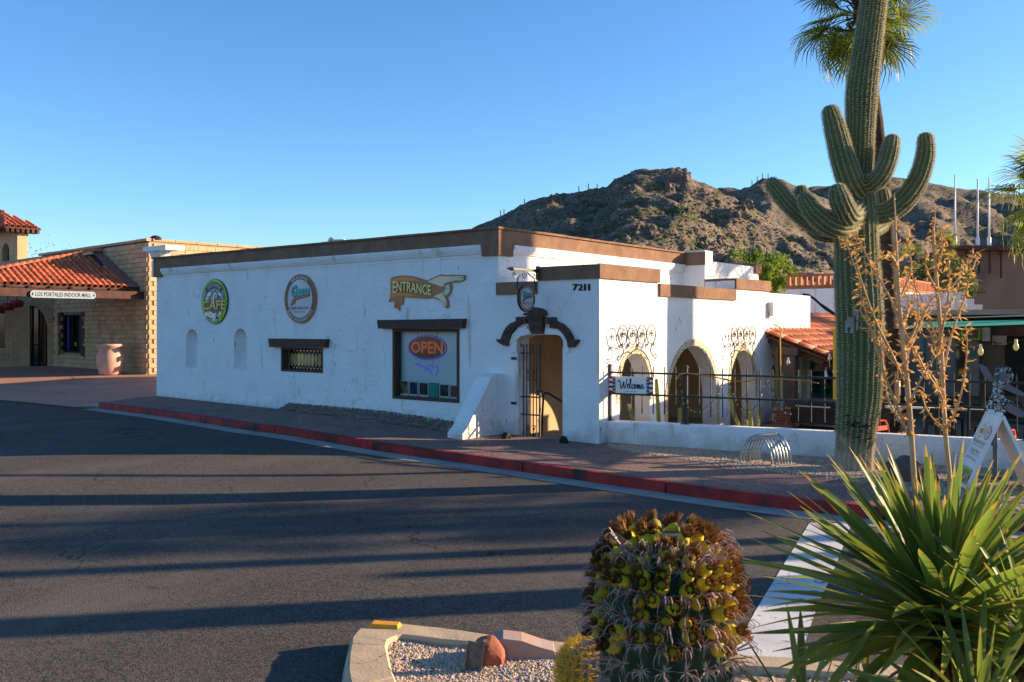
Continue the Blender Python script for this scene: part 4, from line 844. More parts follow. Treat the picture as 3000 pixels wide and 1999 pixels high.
# sign board under the porch beam
a, b = K1(196,703), K1(628,703)
ra = ray(*a); rb_ = ray(*b); pl0 = mp(.18,0,0)
sa = CAM + ra*((pl0-CAM).dot(MD)/ra.dot(MD)); sb = CAM + rb_*((pl0-CAM).dot(MD)/rb_.dot(MD))
ux = (sb-sa); sl = ux.length; ux.normalize(); 
ux.z = 0; ux.normalize(); zc_ = (sa.z+sb.z)/2; hh_ = abs(onZ and (CAM + ray(*K1(400,680))*((pl0-CAM).dot(MD)/ray(*K1(400,680)).dot(MD))).z - (CAM + ray(*K1(400,727))*((pl0-CAM).dot(MD)/ray(*K1(400,727)).dot(MD))).z)
sn = thing('mall_sign', ((sa+sb)/2-V((0,0,.2))), 'white LOS PORTALES INDOOR MALL board hung under the tile roof', 'sign'); sm = -MD
P = lambda u,v,l=0: sa + ux*(sl*u) + V((0,0,zc_-sa.z+hh_*(v-.5))) + sm*(.03+.002*l)
mb = MB(); mb.poly([P(0,.5),P(.012,.85),P(.04,1),P(.96,1),P(.988,.85),P(1,.5),P(.988,.15),P(.96,0),P(.04,0),P(.012,.15)], sm*-.04); part('board', mb, mat('sign_white_in_shade',(.30,.36,.40),rough=.5), sn)  # white board coloured darker blue-grey, the porch shade painted in
part('lettering', letters('LOS PORTALES INDOOR MALL', lambda u,v: P(.075+.85*u,.2+.6*v,2), .015), PM['black'], sn)
mb = MB(); mb.poly([P(.02,.5,2),P(.035,.75,2),P(.05,.5,2),P(.035,.25,2)]); part('ornament', mb, PM['black'], sn); mb = MB(); mb.poly([P(.95,.5,2),P(.965,.75,2),P(.98,.5,2),P(.965,.25,2)]); part('ornament', mb, PM['black'], sn)
# tower behind the porch
tw0 = at(40, 560, 50); T = lambda u, v, z: tw0 + MD*u - MO*v + V((0,0,z-tw0.z)); ztw = at(50,527,50).z
mb = MB(); mb.poly([T(0,0,3),T(7,0,3),T(7,0,ztw),T(0,0,ztw)], MO*-.55, [[T(u,0,z) for u,z in arch2(1.25,2.4,ztw-3,ztw-1.2,ztw-.65)]]); tower = thing('tower', T(2,2,3), 'tan tower with a red tile roof behind the mall porch', 'tower'); part('wall', mb, tan, tower)
mb = MB(); mb.poly([T(1.1,.3,ztw-3),T(2.6,.3,ztw-3),T(2.6,.3,ztw-.5),T(1.1,.3,ztw-.5)], MO*-.05); part('window', mb, glassd, tower)
ap = T(3.5,.3,ztw+1.25); cs = [T(-.35,-.75,ztw+.1),T(7.6,-.75,ztw+.1),T(7.6,1.1,ztw+.1),T(-.35,1.1,ztw+.1)]
mb = MB()
for i in range(4): mb.poly([cs[i],cs[(i+1)%4],ap+V((0,0,-.001*i))], V((0,0,-.1)))
part('roof', mb, woodr, tower)
for i in (0,3):
    A_, B_ = cs[i], cs[(i+1)%4]; m_ = (A_+B_)/2
    class A4:
        up = (ap-m_).normalized()
        def __call__(s,t,d): return d < (ap-m_).length*(1-abs(2*t-1))-.1
    roof_tiles(A_, B_, A4(), tower, tile_me, .30, .38, .03, limit=110)
for i in (0,3):
    for k in range(7):
        p = cs[i].lerp(cs[(i+1)%4], (k+.5)/7)+V((0,0,-.2)); q_ = p.lerp(ap,.15); q_.z = p.z; mb = MB(); mb.bar(p,q_,.14,.2); part('rafter', mb, woodr, tower)
# big pot
pp = on_mall(*K1(725,1240), 1.1); pz = zp(pp.x,pp.y); ph = 1.33
urn = thing('planter_urn', (pp.x,pp.y,pz), 'large pale terracotta urn against the block wall', 'urn'); mb = MB(); mb.lathe([(.40,0),(.46,.04),(.50,.25),(.565,.6),(.55,.85),(.46,1.05),(.47,1.12),(.58,1.2),(.60,1.27),(.57,1.31),(.50,1.31),(.42,1.1)],28,Mx.Translation((pp.x,pp.y,pz))); part('body', mb, beige, urn, True)
mb = MB(); mb.lathe([(.43,1.16),(.3,1.2),(.02,1.22)],16,Mx.Translation((pp.x,pp.y,pz))); part('soil', mb, earth, urn)
# scupper box on the cafe roof corner and a vent on the mall roof
p = at(*K1(1050,420), 31.5); mb = MB(); mb.lathe([(.15,-.32),(.25,-.28),(.36,-.05),(.4,0)],12,Mx.Translation(p)); mb.box(p.x-.5,p.x+.95,p.y-.35,p.y+.35,p.z,p.z+.16); mb.box(p.x-.2,p.x+.2,p.y-.2,p.y+.2,3.9,p.z-.3)
single('roof_scupper', mb, whitep, (p.x,p.y,3.9), 'white metal vent hood at the end of the cafe roof', 'vent')
p = mp(.15,-.4,HM); mb = MB(); mb.lathe([(.26,0),(.24,.08),(.16,.16),(.03,.2)],14,Mx.Translation(p)); single('roof_vent', mb, darkm, p, 'small black domed vent on the mall roof corner', 'vent')
mb = MB(); p = at(770,553,27); mb.tube([V((p.x,p.y,3.9)),p+V((0,0,.0))],.03,5); mb.bar(p+V((-.2,.0,.02)),p+V((.3,.1,.0)),.05); mb.bar(p+V((-.25,-.02,-.02)),p+V((-.15,0,.09)),.08); single('roof_flood_lamp', mb, greym, (p.x,p.y,3.9), 'small lamp head just above the brown parapet', 'lamp')
# ------------------------------------------------------------------ low wall, fence and what hangs on it
def fp_(s, o_, z): return F0 + FD*s + FN*o_ + V((0,0,z))              # along the fence, towards the pavement, height
def onF(px, py, o_=0.0):
    r_ = ray(px,py); p = CAM + r_*((F0+FN*o_-CAM).dot(FN)/r_.dot(FN)); return ((p-F0).dot(FD), p.z)
FL = 14.0
wz_ = lambda s: .25+.006*s
gw = thing('garden_wall', F0+FD*5+V((0,0,-.2)), 'low white stucco garden wall under the iron fence', 'wall')
mb = MB(); vs=[]; fs=[]; ns=28
for i in range(ns+1):
    s = FL*i/ns; z = wz_(s)+.008*noise.noise(V((s*1.3,2,0)))
    vs += [fp_(s,.0,-1.4), fp_(s,.0,z-.03), fp_(s,-.03,z), fp_(s,-.22,z), fp_(s,-.25,z-.03), fp_(s,-.25,-1.4)]
for i in range(ns):
    for k in range(5): fs.append((i*6+k, i*6+k+1, i*6+6+k+1, i*6+6+k))
fs += [(0,1,2,3,4,5), tuple(ns*6+k for k in range(5,-1,-1))]; mb.add(vs,fs); part('body', mb, white, gw)
fen = thing('iron_fence', fp_(0,-.1,.25), 'black iron picket fence standing on the low white wall', 'fence')
fo = -.10; tr0, lr0, pt = 1.235, .80, 1.36
for s in (0.05,1.67,4.55,7.5,10.6,13.6):
    mb = MB(); m_ = frame(fp_(s,fo,0),FD,-FN); mb.box(-.035,.035,-.035,.035,wz_(s)-.01,pt,m_); mb.box(-.05,.05,-.05,.05,pt+.001,pt+.022,m_); mb.box(-.035,.035,-.035,.035,pt+.023,pt+.045,m_); mb.box(-.08,.08,-.08,.08,wz_(s)-.003,wz_(s)+.014,m_) ; part('post', mb, iron, fen)
for z in (tr0, lr0): mb = MB(); mb.bar(fp_(0,fo,z),fp_(FL,fo,z),.038); part('rail', mb, iron, fen)
s = .29; k = 0
while s < FL-.2:
    if min(abs(s-q) for q in (0.05,1.67,4.55,7.5,10.6)) > .07:
        mb = MB(); b = random.uniform(-.008,.008); mb.bar(fp_(s,fo+.002,.42),fp_(s+b,fo+.002,1.37+random.uniform(-.01,.01)),.018); part('picket', mb, iron, fen)
    s += .235
# welcome sign
u0, z0 = onF(*K5(235,846),.0); u1, z1 = onF(*K5(613,716),.0); uc = (u0+u1)/2
ws = thing('welcome_sign', fp_(uc,.0,z0), 'white Welcome sign with stars and stripes ends on the fence', 'sign'); P = lambda u,v,l=0: fp_(lerp(u0,u1,u), -.055+.002*l, lerp(z0,z1,v))
for k in range(3): mb = MB(); mb.poly([P(.15,k/3+.006),P(.85,k/3+.006),P(.85,(k+1)/3-.006),P(.15,(k+1)/3-.006)], FN*-.02); part('plank', mb, whitep, ws)
mb = MB(); mb.poly([P(0,0,-4),P(1,0,-4),P(1,1,-4),P(0,1,-4)], FN*-.02); part('backing', mb, whitep, ws)
navy, strp = flat('flag_blue',(.015,.025,.09)), flat('flag_red',(.38,.015,.02))
for a, b, c_, d_ in ((0,.09,.09,.15),(.91,1,.85,.91)):
    for k in range(7): mb = MB(); mb.poly([P(a,k/7,-.5),P(b,k/7,-.5),P(b,(k+1)/7,-.5),P(a,(k+1)/7,-.5)]); part('stripe', mb, strp if k%2==0 else PM['wht'], ws)
    mb = MB(); mb.poly([P(c_,0,1),P(d_,0,1),P(d_,1,1),P(c_,1,1)]); part('star_band', mb, navy, ws)
    for k in range(5):
        cu, cv = (c_+d_)/2, .1+.2*k; mb = MB(); mb.poly([P(cu+.022*(1 if q%2==0 else .4)*math.sin(q*math.pi/5), cv+.065*(1 if q%2==0 else .4)*math.cos(q*math.pi/5),2) for q in range(10)]); part('star', mb, PM['wht'], ws)
def cat(pts, n=6):
    o = []; q = [pts[0]]+list(pts)+[pts[-1]]
    for i in range(len(pts)-1):
        a,b,c_,d_ = (V(x) for x in q[i:i+4])
        for k in range(n): t = k/n; o.append(.5*((2*b)+(c_-a)*t+(2*a-5*b+4*c_-d_)*t*t+(3*b-a-3*c_+d_)*t**3))
    o.append(V(pts[-1])); return o
strokes = [[(.0,.62),(.05,.85),(.09,.72),(.11,.3),(.14,.05),(.19,.35),(.23,.72),(.235,.4),(.26,.08),(.31,.4),(.345,.85),(.37,1.0)],
 [(.335,.22),(.39,.3),(.425,.45),(.40,.55),(.37,.35),(.385,.12),(.43,.12),(.47,.4),(.505,.85),(.49,1.0),(.47,.8),(.475,.3),(.49,.1),(.53,.15)],
 [(.60,.47),(.575,.53),(.545,.4),(.545,.18),(.58,.08),(.63,.25),(.655,.45),(.635,.5),(.62,.3),(.645,.08),(.685,.2),(.69,.42),(.665,.5)],
 [(.69,.42),(.73,.45),(.74,.5),(.742,.1),(.76,.35),(.785,.5),(.795,.3),(.797,.1),(.815,.35),(.84,.5),(.85,.3),(.855,.1),(.88,.15)],
 [(.88,.22),(.93,.35),(.945,.5),(.925,.52),(.905,.3),(.92,.1),(.96,.12),(1.0,.35)]]
S = Sign(ws, lambda u,v,l: tuple(P(.2+.6*u, .22+.68*v, 1+.1*l)), 0)
for st in strokes: c_ = cat(st,5); S.line('lettering', [(p.x,p.y) for p in c_], [.022+.02*(abs((c_[min(i+1,len(c_)-1)]-c_[max(i-1,0)]).y) > .05) for i in range(len(c_))], PM['navy'])
S2 = Sign(ws, lambda u,v,l: tuple(P(u, v, 1.5)), 0); S2.text('FAMILY & FRIENDS', .37,.63,.08,.15, PM['black'], 0)
# extension cord and string lights along the fence
cordm = mat('orange_cord',(.55,.24,.04),rough=.5); cp = [(340,690),(480,683),(600,692)]
mb = MB(); mb.tube([fp_(onF(*K5(x,y))[0],.02,onF(*K5(x,y))[1]) for x,y in [(815,810),(820,740),(850,690),(900,678),(1000,690),(1150,712),(1280,742),(1400,752),(1520,728),(1700,728),(1900,740),(2030,765)]],.014,5); single('fence_cord', mb, cordm, fp_(2.6,.02,1.1), 'orange extension cord looped along the top rail', 'cord', smooth=True)
mb = MB(); rr = ray(*Q4(300,370)); a_ = [at(*Q4(x,y),23.3) for x,y in [(230,325),(290,345),(325,372),(305,480),(308,700),(315,1000),(330,1100),(365,1190),(420,1200),(540,1190)]]; mb.tube(a_,.016,5); single('drop_cord', mb, mat('yellow_cord',(.62,.34,.03),rough=.5), a_[-1], 'yellow cord dropping from the tiled patio roof to the brick pier', 'cord', smooth=True)
sl = thing('string_lights', fp_(2.5,-.02,.5), 'string of small clear lights drooping on the fence', 'string lights'); wire = mat('light_wire',(.02,.025,.015),rough=.6); bulbm = mat('clear_bulb',(.75,.68,.5),rough=.2,spec=.8)
pth = [(840,720),(860,830),(880,930),(930,985),(1010,1000),(1100,940),(1160,850),(1215,740),(1250,740),(1290,850),(1340,940),(1400,1000),(1480,970),(1530,860),(1580,740),(1640,850),(1700,980),(1780,1020)]
c_ = [V(fp_(onF(*K5(p.x,p.y))[0],-.06+.02*math.sin(i),onF(*K5(p.x,p.y))[1])) for i,p in enumerate(cat(pth,4))]; mb = MB(); mb.tube(c_,.006,4); part('wire', mb, wire, sl)
bme2 = MB(); bme2.add([(x*.012,y*.012,z*.02) for x,y,z in ICO1[0]],ICO1[1]); bme2 = smesh(bme2, bulbm, True)
for i in range(0,len(c_),2): piece('bulb', bme2, sl, Mx.Translation(c_[i]+V((random.uniform(-.02,.02),0,-.02))))
# ------------------------------------------------------------------ bike rack
def pav(px,py): return onS(px,py)
br0, br1 = pav(*K5(1345,1445)), pav(*K5(1650,1475)); zt = at(*K5(1530,1222), 16.4).z
bk = thing('bike_rack', (br0.x,br0.y,br0.z), 'galvanised steel arched coil bike rack on the gravel', 'bike rack'); ax = V((.35,.93,0)).normalized(); n = 7; hgt = .53
for i in range(n):
    o_ = (br0+br1)/2 + ax*(i*.075); half = (br1-br0)*.45; half.z = 0
    mb = MB(); mb.tube([V((o_.x,o_.y,zs(o_.x)-.02)) + half*math.cos(a)*(1-.12*math.sin(a)) + V((0,0,hgt*math.sin(a)**.75)) for a in [math.pi*k/18 for k in range(19)]],.017,7); part('hoop', mb, galv, bk, True)
for s_ in (-1,1):
    o_ = (br0+br1)/2 + (br1-br0)*.45*s_; mb = MB(); mb.bar(V((o_.x,o_.y,zs(o_.x)+.02))-ax*.05, V((o_.x,o_.y,zs(o_.x)+.02))+ax*.52, .05,.02); part('foot_bar', mb, galv, bk)
mb = MB(); o_ = (br0+br1)/2; 
for f_ in (.35,.75,1.3,2.4,2.8): mb_ = MB(); a = f_; q_ = V((o_.x,o_.y,zs(o_.x))) + V((br1.x-br0.x,br1.y-br0.y,0))*.45*math.cos(a)*(1-.12*math.sin(a)) + V((0,0,hgt*math.sin(a)**.75)); mb_.bar(q_-ax*.02, q_+ax*.47,.016); part('tie_bar', mb_, galv, bk)
# ------------------------------------------------------------------ saguaro
sag_g = mat('saguaro_skin', (.13,.145,.05), (.085,.105,.036), 1.6, .7, .4, 30, lo=.3, hi=.7); 
n_, l_ = N(sag_g); b_ = n_['Principled BSDF']; old = b_.inputs['Base Color'].links[0].from_socket      # corky old skin at the foot
g_ = n_.new('ShaderNodeNewGeometry'); sx_ = n_.new('ShaderNodeSeparateXYZ'); l_.new(g_.outputs['Position'], sx_.inputs[0]); t_ = n_.new('ShaderNodeTexNoise'); t_.inputs['Scale'].default_value = 5; t_.inputs['Detail'].default_value = 6; l_.new(g_.outputs['Position'], t_.inputs['Vector'])
ma = n_.new('ShaderNodeMath'); ma.operation = 'MULTIPLY_ADD'; ma.inputs[1].default_value = -1.3; l_.new(t_.outputs[0], ma.inputs[0]); l_.new(sx_.outputs[2], ma.inputs[2])
mr_ = n_.new('ShaderNodeMapRange'); mr_.inputs[1].default_value = -.62; mr_.inputs[2].default_value = -.30; mr_.inputs[3].default_value = 1; mr_.inputs[4].default_value = 0; l_.new(ma.outputs[0], mr_.inputs[0])
x_ = n_.new('ShaderNodeMix'); x_.data_type = 'RGBA'; x_.inputs[7].default_value = (.36,.28,.19,1); l_.new(mr_.outputs[0], x_.inputs[0]); l_.new(old, x_.inputs[6]); l_.new(x_.outputs[2], b_.inputs['Base Color'])
add_peel(sag_g, (.24,.19,.12), 3.0, .66, .05, (1,1,1))
def ribbed(path, rad, nr, depth=.13, step=.09, dome=True, seg=4, tw=0.0, flare=0):
    """a ribbed column swept along a curve; returns the body and the ridge lines"""
    mb = MB(); pts = cat(path, 8); rs = [r_.x for r_ in cat([(r_,0) for r_ in rad], 8)]
    out = []; acc = 0; out.append((pts[0],rs[0]))
    for i in range(1,len(pts)):
        seg_ = (pts[i]-pts[i-1]).length; acc += seg_
        if acc >= step: out.append((pts[i],rs[i])); acc = 0
    if (out[-1][0]-pts[-1]).length > 1e-6: out.append((pts[-1],rs[-1]))
    if dome:
        e, r_ = out[-1]; d = (e-out[-2][0]).normalized()
        for k in range(1,7): a = k*math.pi/2/6.3; out.append((e+d*r_*math.sin(a)*.95, max(.004,r_*math.cos(a))))
    n = nr*seg; u = None; rid = [[] for _ in range(nr)]; vs=[]; k = len(out)
    for i,(p,r_) in enumerate(out):
        d = (out[min(i+1,k-1)][0]-out[max(i-1,0)][0]).normalized()
        u = d.orthogonal().normalized() if u is None else (u-d*u.dot(d)).normalized(); w_ = d.cross(u)
        for j in range(n):
            ph = (j%seg)/seg; a = 2*math.pi*j/n + tw*i; prof = abs(math.cos(math.pi*ph))**1.0
            q_ = p + (u*math.cos(a)+w_*math.sin(a))*(r_*(1-depth+depth*prof) * (1+.035*noise.noise(p*2.6+V((math.cos(a),math.sin(a),0))*2)))
            vs.append(q_)
            if j % seg == 0: rid[j//seg].append((q_, (u*math.cos(a)+w_*math.sin(a))))
    fs = [(i*n+j, i*n+(j+1)%n, (i+1)*n+(j+1)%n, (i+1)*n+j) for i in range(k-1) for j in range(n)]; fs.append(tuple((k-1)*n+j for j in range(n)))
    mb.add(vs,fs); return mb, rid
def spines(mb, rid, step, ln, rng, nsp=4, wd=.0036, vis=True):
    for line in rid:
        acc = rng.uniform(0,step)
        for (a,na),(b,nb) in zip(line,line[1:]):
            L_ = (b-a).length; t = step-acc
            while t < L_:
                p = a.lerp(b,t/L_); nn = na.lerp(nb,t/L_)
                if not vis or nn.dot(CAM-p) > -.55*(CAM-p).length:
                    tg = (b-a).normalized(); sd_ = nn.cross(tg)
                    for k in range(nsp):
                        d = (nn*rng.uniform(.5,1)+sd_*rng.uniform(-1,1)+tg*rng.uniform(-.9,.6)).normalized()*ln*rng.uniform(.6,1.2); s_ = d.cross(CAM-p).normalized()*wd
                        mb.add([p-s_,p+s_,p+d],[(0,1,2)])
                t += step
            acc = (acc+L_) % step
spm = mat('cactus_spine', (.62,.54,.38), (.48,.41,.28), 9, .6, trans=.25)
areo = mat('spine_pale', (.52,.45,.32), rough=.7)
SD = 15.1
def sg(x, y, dd=0, K=KT): return at(*K(x,y), SD+dd)
pxr = lambda hw: hw/1.96/1.275/F*SD
base = onS(*K7(590,1322))
sag = thing('saguaro_cactus', (base.x,base.y,zs(base.x)), 'huge multi-armed saguaro cactus rising over the gravel bed', 'cactus')
tp_ = [V((base.x,base.y,zs(base.x)-.15)), sg(592,1260,0,K7), sg(600,1150,0,K7), sg(612,1000,0,K7), sg(620,900,0,K7), sg(627,600,0,K7), sg(617,300,0,K7), sg(608,1500), sg(605,1250), sg(612,1050), sg(622,880), sg(630,700), sg(634,560), sg(648,430), sg(672,260), sg(704,20), sg(730,-180), sg(750,-420)]
tr_r = [112,104,104,112,120,127,127,121,112,84,77,78,86,82,77,71,66,56]
rs_ = random.Random(11); bodyr = []
bm1, rid = ribbed(tp_, [pxr(r_) for r_ in tr_r], 22, .15, .10); part('trunk', bm1, sag_g, sag, True)
spb = MB(); spines(spb, rid, .042, .045, rs_, 6)
arms = [
 ([(612,1100,-.15),(575,1050,-.32),(540,960,-.38),(505,830,-.36),(478,720,-.32),(458,650,-.3)],[62,68,68,62,56,46],15),
 ([(640,1035,-.1),(690,1055,-.35),(745,1015,-.5),(785,930,-.5),(803,850,-.48),(810,812,-.46)],[40,46,50,48,46,40],13),
 ([(690,1235,0),(780,1225,-.05),(880,1150,-.1),(955,1045,-.1),(995,930,-.1),(1005,850,-.1),(1003,802,-.1)],[52,56,60,56,52,48,42],14),
 ([(520,1300,0),(420,1305,-.05),(310,1255,-.08),(215,1170,-.1),(150,1090,-.1),(122,1058,-.1)],[48,50,50,48,46,38],14),
 ([(560,1240,.25),(430,1250,.4),(340,1190,.45),(297,1130,.45),(288,1100,.45)],[42,44,44,42,38],12),
 ([(600,1275,-.2),(520,1310,-.5),(430,1280,-.65),(355,1215,-.7),(318,1160,-.7),(306,1140,-.7)],[54,58,58,52,44,36],14),
 ([(610,1210,-.25),(565,1240,-.6),(530,1190,-.85),(508,1130,-.9),(500,1100,-.9)],[52,58,58,54,44],14),
 ([(690,1330,.2),(755,1290,.5),(768,1190,.55),(756,1110,.55)],[36,40,42,38],11),
 ([(560,1330,.2),(470,1355,.4),(380,1340,.45),(330,1290,.45)],[38,40,38,34],11)]
for pth, rr_, nr in arms:
    bm1, rid = ribbed([sg(*p) for p in pth], [pxr(r_) for r_ in rr_], nr, .15, .06); part('arm', bm1, sag_g, sag, True); spines(spb, rid, .038, .042, rs_, 6)
part('spines', spb, spm, sag, stuff=True)
# corky old skin at the foot and the dead grey patches
corkm = mat('cactus_cork', (.34,.26,.18), (.22,.17,.12), 6, .9, .6, 25)
def patch(mb, cx, cy, w_, h_, K, rad, dd):
    # a plate bent to the trunk's curve
    c0 = at(*K(cx,cy),SD); ax_ = at(*K(612,cy),SD); vs=[]; 
    R_ = rad*1.012; 
    for (u,v) in ((-1,-1),(1,-1),(1,1),(-1,1)):
        q_ = at(*K(cx+u*w_,cy+v*h_),SD); l_ = (q_-ax_); s_ = l_.length*(1 if (q_-ax_).dot(V((cY,sY,0)))>0 else -1); s_ = max(-.95*R_,min(.95*R_,s_)); dep = math.sqrt(R_*R_-s_*s_)
        vs.append(V((ax_.x,ax_.y,q_.z)) + V((cY,sY,0))*s_ - V((-sY,cY,0))*dep)
    mb.add(vs,[(0,1,2,3)])
mb = MB()
for (x,y,w_,h_) in [(555,425,9,22),(577,440,8,30),(533,480,9,30),(552,490,8,36),(572,500,7,25),(522,505,6,35),(540,530,8,12)]: patch(mb,x,y,w_,h_,K7,pxr(127),0)
part('scar_patch', mb, mat('cactus_scar',(.36,.30,.24),(.24,.20,.16),9,.9), sag)
mb = MB()
for k in range(22):
    x = rs_.gauss(580,35); y = rs_.choice([1000,1045,1060,1060,1075,1100,1130])+rs_.uniform(-10,10); patch(mb,min(690,max(520,x)),y,rs_.uniform(3,9),rs_.uniform(3,8),K7,pxr(118),0)
part('rot_spot', mb, mat('cactus_rot',(.018,.014,.012),rough=.9), sag)
# ------------------------------------------------------------------ fan palms
frg = mat('palm_leaf', (.25,.28,.035), (.15,.195,.03), 4, .45, trans=.6, rnd=.3)
trk = mat('palm_trunk', (.115,.065,.042), (.06,.036,.025), 3, .95, 1.0, 14, stretch=(1,1,3.5), bdist=.06)
def fan(seed, L_=.95, pet=.95, n=34, droop=.35):
    rg = random.Random(seed); mb = MB(); mb.tube([(0,0,0),(pet*.5,0,.03),(pet,0,-.02)],[.022,.015,.010],4)
    for i in range(n):
        a = (i-(n-1)/2)/(n-1)*R(250)+rg.uniform(-.03,.03); l_ = L_*(.82+.22*math.cos(a*.55))*rg.uniform(.9,1.05); w_ = .036; dr = droop*rg.uniform(.6,1.6)
        c_, s_ = math.cos(a), math.sin(a); vs=[]
        for t,wk in ((0,.25),(.35,.9),(.65,1),(.86,.5),(1,.06)):
            r_ = l_*t; z = -.05+.12*t*abs(s_)*.6 - dr*l_*max(0,t-.4)**2*1.9; fw = 1-.25*max(0,t-.6)
            x, y = pet+r_*c_*fw, r_*s_*fw; k = (-1)**i*.010*(1-t)
            vs += [(x-s_*w_*wk*.5, y+c_*w_*wk*.5, z+k), (x+s_*w_*wk*.5, y-c_*w_*wk*.5, z-k)]
        mb.add(vs,[(2*j,2*j+1,2*j+3,2*j+2) for j in range(4)])
    return smesh(mb, frg)
FANS = [fan(s, .98, random.uniform(.8,1.15), droop=.25+.12*s) for s in range(5)]
def palm(name_label, base, crown, r0, nfr, seed, size=1.0, group=None, lean=None):
    rg = random.Random(seed); t = thing('fan_palm', base, name_label, 'palm tree', group); mb = MB(); b, c_ = V(base), V(crown); vs=[]
    n = 26; pts = []; rr = []
    for i in range(n+1):
        f_ = i/n; q_ = b.lerp(c_,f_); 
        if lean: q_ = q_ + V(lean)*math.sin(f_*math.pi)
        pts.append(q_); rr.append(r0*(1.35-.35*min(1,f_*6))*(1-.28*f_)*(1+.04*(i%2)))
    mb.tube(pts, rr, 12); part('trunk', mb, trk, t, True)
    mb = MB()
    for k in range(70): a = rg.uniform(0,6.28); z = rg.uniform(-.9,.1); mb.bar(c_+V((math.cos(a)*r0*.6,math.sin(a)*r0*.6,z)), c_+V((math.cos(a)*r0*1.5,math.sin(a)*r0*1.5,z+.22)),.05,.015)
    part('leaf_bases', mb, trk, t, stuff=True)
    for k in range(nfr):
        a = k*2.39996+rg.uniform(-.3,.3); el = lerp(-1.05,1.25,(k+.5)/nfr)+rg.uniform(-.12,.12)
        s_ = size*rg.uniform(.85,1.1); rot = Mx.Rotation(a,4,'Z') @ Mx.Rotation(-el,4,'Y') @ Mx.Rotation(rg.uniform(-.5,.5),4,'X')
        piece('frond', FANS[k%5], t, Mx.Translation(c_+V((0,0,-.25*(el<0)))) @ rot @ Mx.Scale(s_,4))
    return t
PZ = -.45
pb = at(*K7(790,1100), 21.6); pc_ = at(*KT(622,35), 21.6); pb.z = PZ
palm('tall fan palm rising behind the saguaro', pb, pc_, .20, 40, 4, .95, 'fan palms', tuple(V((cY,sY,0))*.28))
p2 = at(2428, 440, 32); palm('fan palm with low fronds beside the tall masts', (p2.x,p2.y,PZ), p2, .24, 26, 9, 1.4, 'fan palms')
# ------------------------------------------------------------------ patio: floor, tiled roof, back buildings
mb = MB(); q_ = [F0+FD*.0-FN*.2, F0+FD*30-FN*.2, V((34,32,0)), V((-1,32,0)), V((XP-.2,8,0)), V((XP-.2,.4,0))]; mb.poly([V((p.x,p.y,PZ)) for p in q_], V((0,0,-.2)))
struct('patio_floor', mb, mat('patio_concrete',(.22,.17,.14),(.16,.13,.11),1.5,.85,.3,30))
mb = MB(); q_ = [F0+FD*.02-FN*.27, F0+FD*3.6-FN*.27, F0+FD*3.6-FN*1.3, V((XP+.05,1.6,0))]; mb.poly([V((p.x,p.y,.02)) for p in q_], V((0,0,-.85))); struct('planting_bed', mb, gravelm)
cacg = mat('column_cactus', (.26,.27,.05), (.17,.20,.045), 5, .6, .2, 40)
cl = [([(668,1095),(660,950),(652,800),(648,740)],18,'tall yellow-green column cactus right of the Welcome sign'),([(455,1090),(435,1030),(412,950)],13,'short slanting cactus behind the Welcome sign'),([(845,1100),(848,1040),(846,985)],15,'stubby cactus left of its taller twin at the fence post'),([(900,1100),(906,1000),(910,925)],10,'slim cactus touching the second fence post'),([(1345,1125),(1310,1030),(1285,930),(1268,840)],15,'long leaning cactus in front of the far small arch'),([(1455,1130),(1440,1020),(1425,930),(1418,865)],16,'upright cactus with a small offshoot at its foot'),([(1512,1135),(1512,1040),(1510,960)],10,'thin upright cactus at the end of the arcade'),([(1415,1130),(1413,1100),(1412,1085)],14,'knee-high cactus bud between two taller cacti')]
for pth, hw, lb in cl:
    D_ = 19.2 + random.uniform(-.2,.3); pts = [at(*K5(x,y),D_) for x,y in pth]; b = V((pts[0].x,pts[0].y,-.02)); r_ = hw/2.904/1.275/F*D_
    t = thing('column_cactus', b, lb, 'cactus', 'column cacti behind the fence'); bm1, rid = ribbed([b]+pts, [r_*.9]+[r_]*(len(pts)-1)+[r_*.8], 6, .3, .08); part('stem', bm1, cacg, t, True)
    mb = MB(); spines(mb, rid, .05, .03, random.Random(2), 4); part('spines', mb, spm, t, stuff=True)
# tiled roof over the patio's edge
AZ = lambda x: 2.02 - .36*(x-XP); AX0, AX1, AY0, AY1 = 1.0, 4.25, 8.36, 20.0
pr = thing('patio_roof', (XP,AY0+.3,PZ), 'orange barrel tile patio roof on timber posts', 'roof')
mb = MB(); mb.poly([(AX0,AY0,AZ(AX0)-.08),(AX1,AY0,AZ(AX1)-.08),(AX1,AY1,AZ(AX1)-.08),(AX0,AY1,AZ(AX0)-.08)], (0,0,-.06)); part('deck', mb, wood, pr)
upv = V((AX0-AX1,0,AZ(AX0)-AZ(AX1))).normalized()
class A5:
    up = upv
    def __call__(s,t,d): return d < 3.25
tb2 = MB(); n = 8
for z0, rr in ((0,.15),(.47,.125)):
    tb2.v += [(rr*math.cos(math.pi*k/n), z0, rr*math.sin(math.pi*k/n)) for k in range(n+1)] + [((rr-.02)*math.cos(math.pi*k/n), z0, (rr-.02)*math.sin(math.pi*k/n)) for k in range(n+1)]
s_ = 2*(n+1)
for k in range(n): tb2.f += [(k,k+1,s_+k+1,s_+k),(n+1+k+1,n+1+k,s_+n+1+k,s_+n+2+k),(k+1,k,n+1+k,n+2+k)]
t2 = smesh(tb2, tile2, True)
mend = MB(); mend.add([(.12*math.cos(math.pi*k/8),.01,.12*math.sin(math.pi*k/8)) for k in range(9)],[tuple(range(9))]); mend.add([(.12*math.cos(math.pi*k/8),-.03,.10*math.sin(math.pi*k/8)) for k in range(9)],[tuple(range(8,-1,-1))]); mend_me = smesh(mend, mortar)
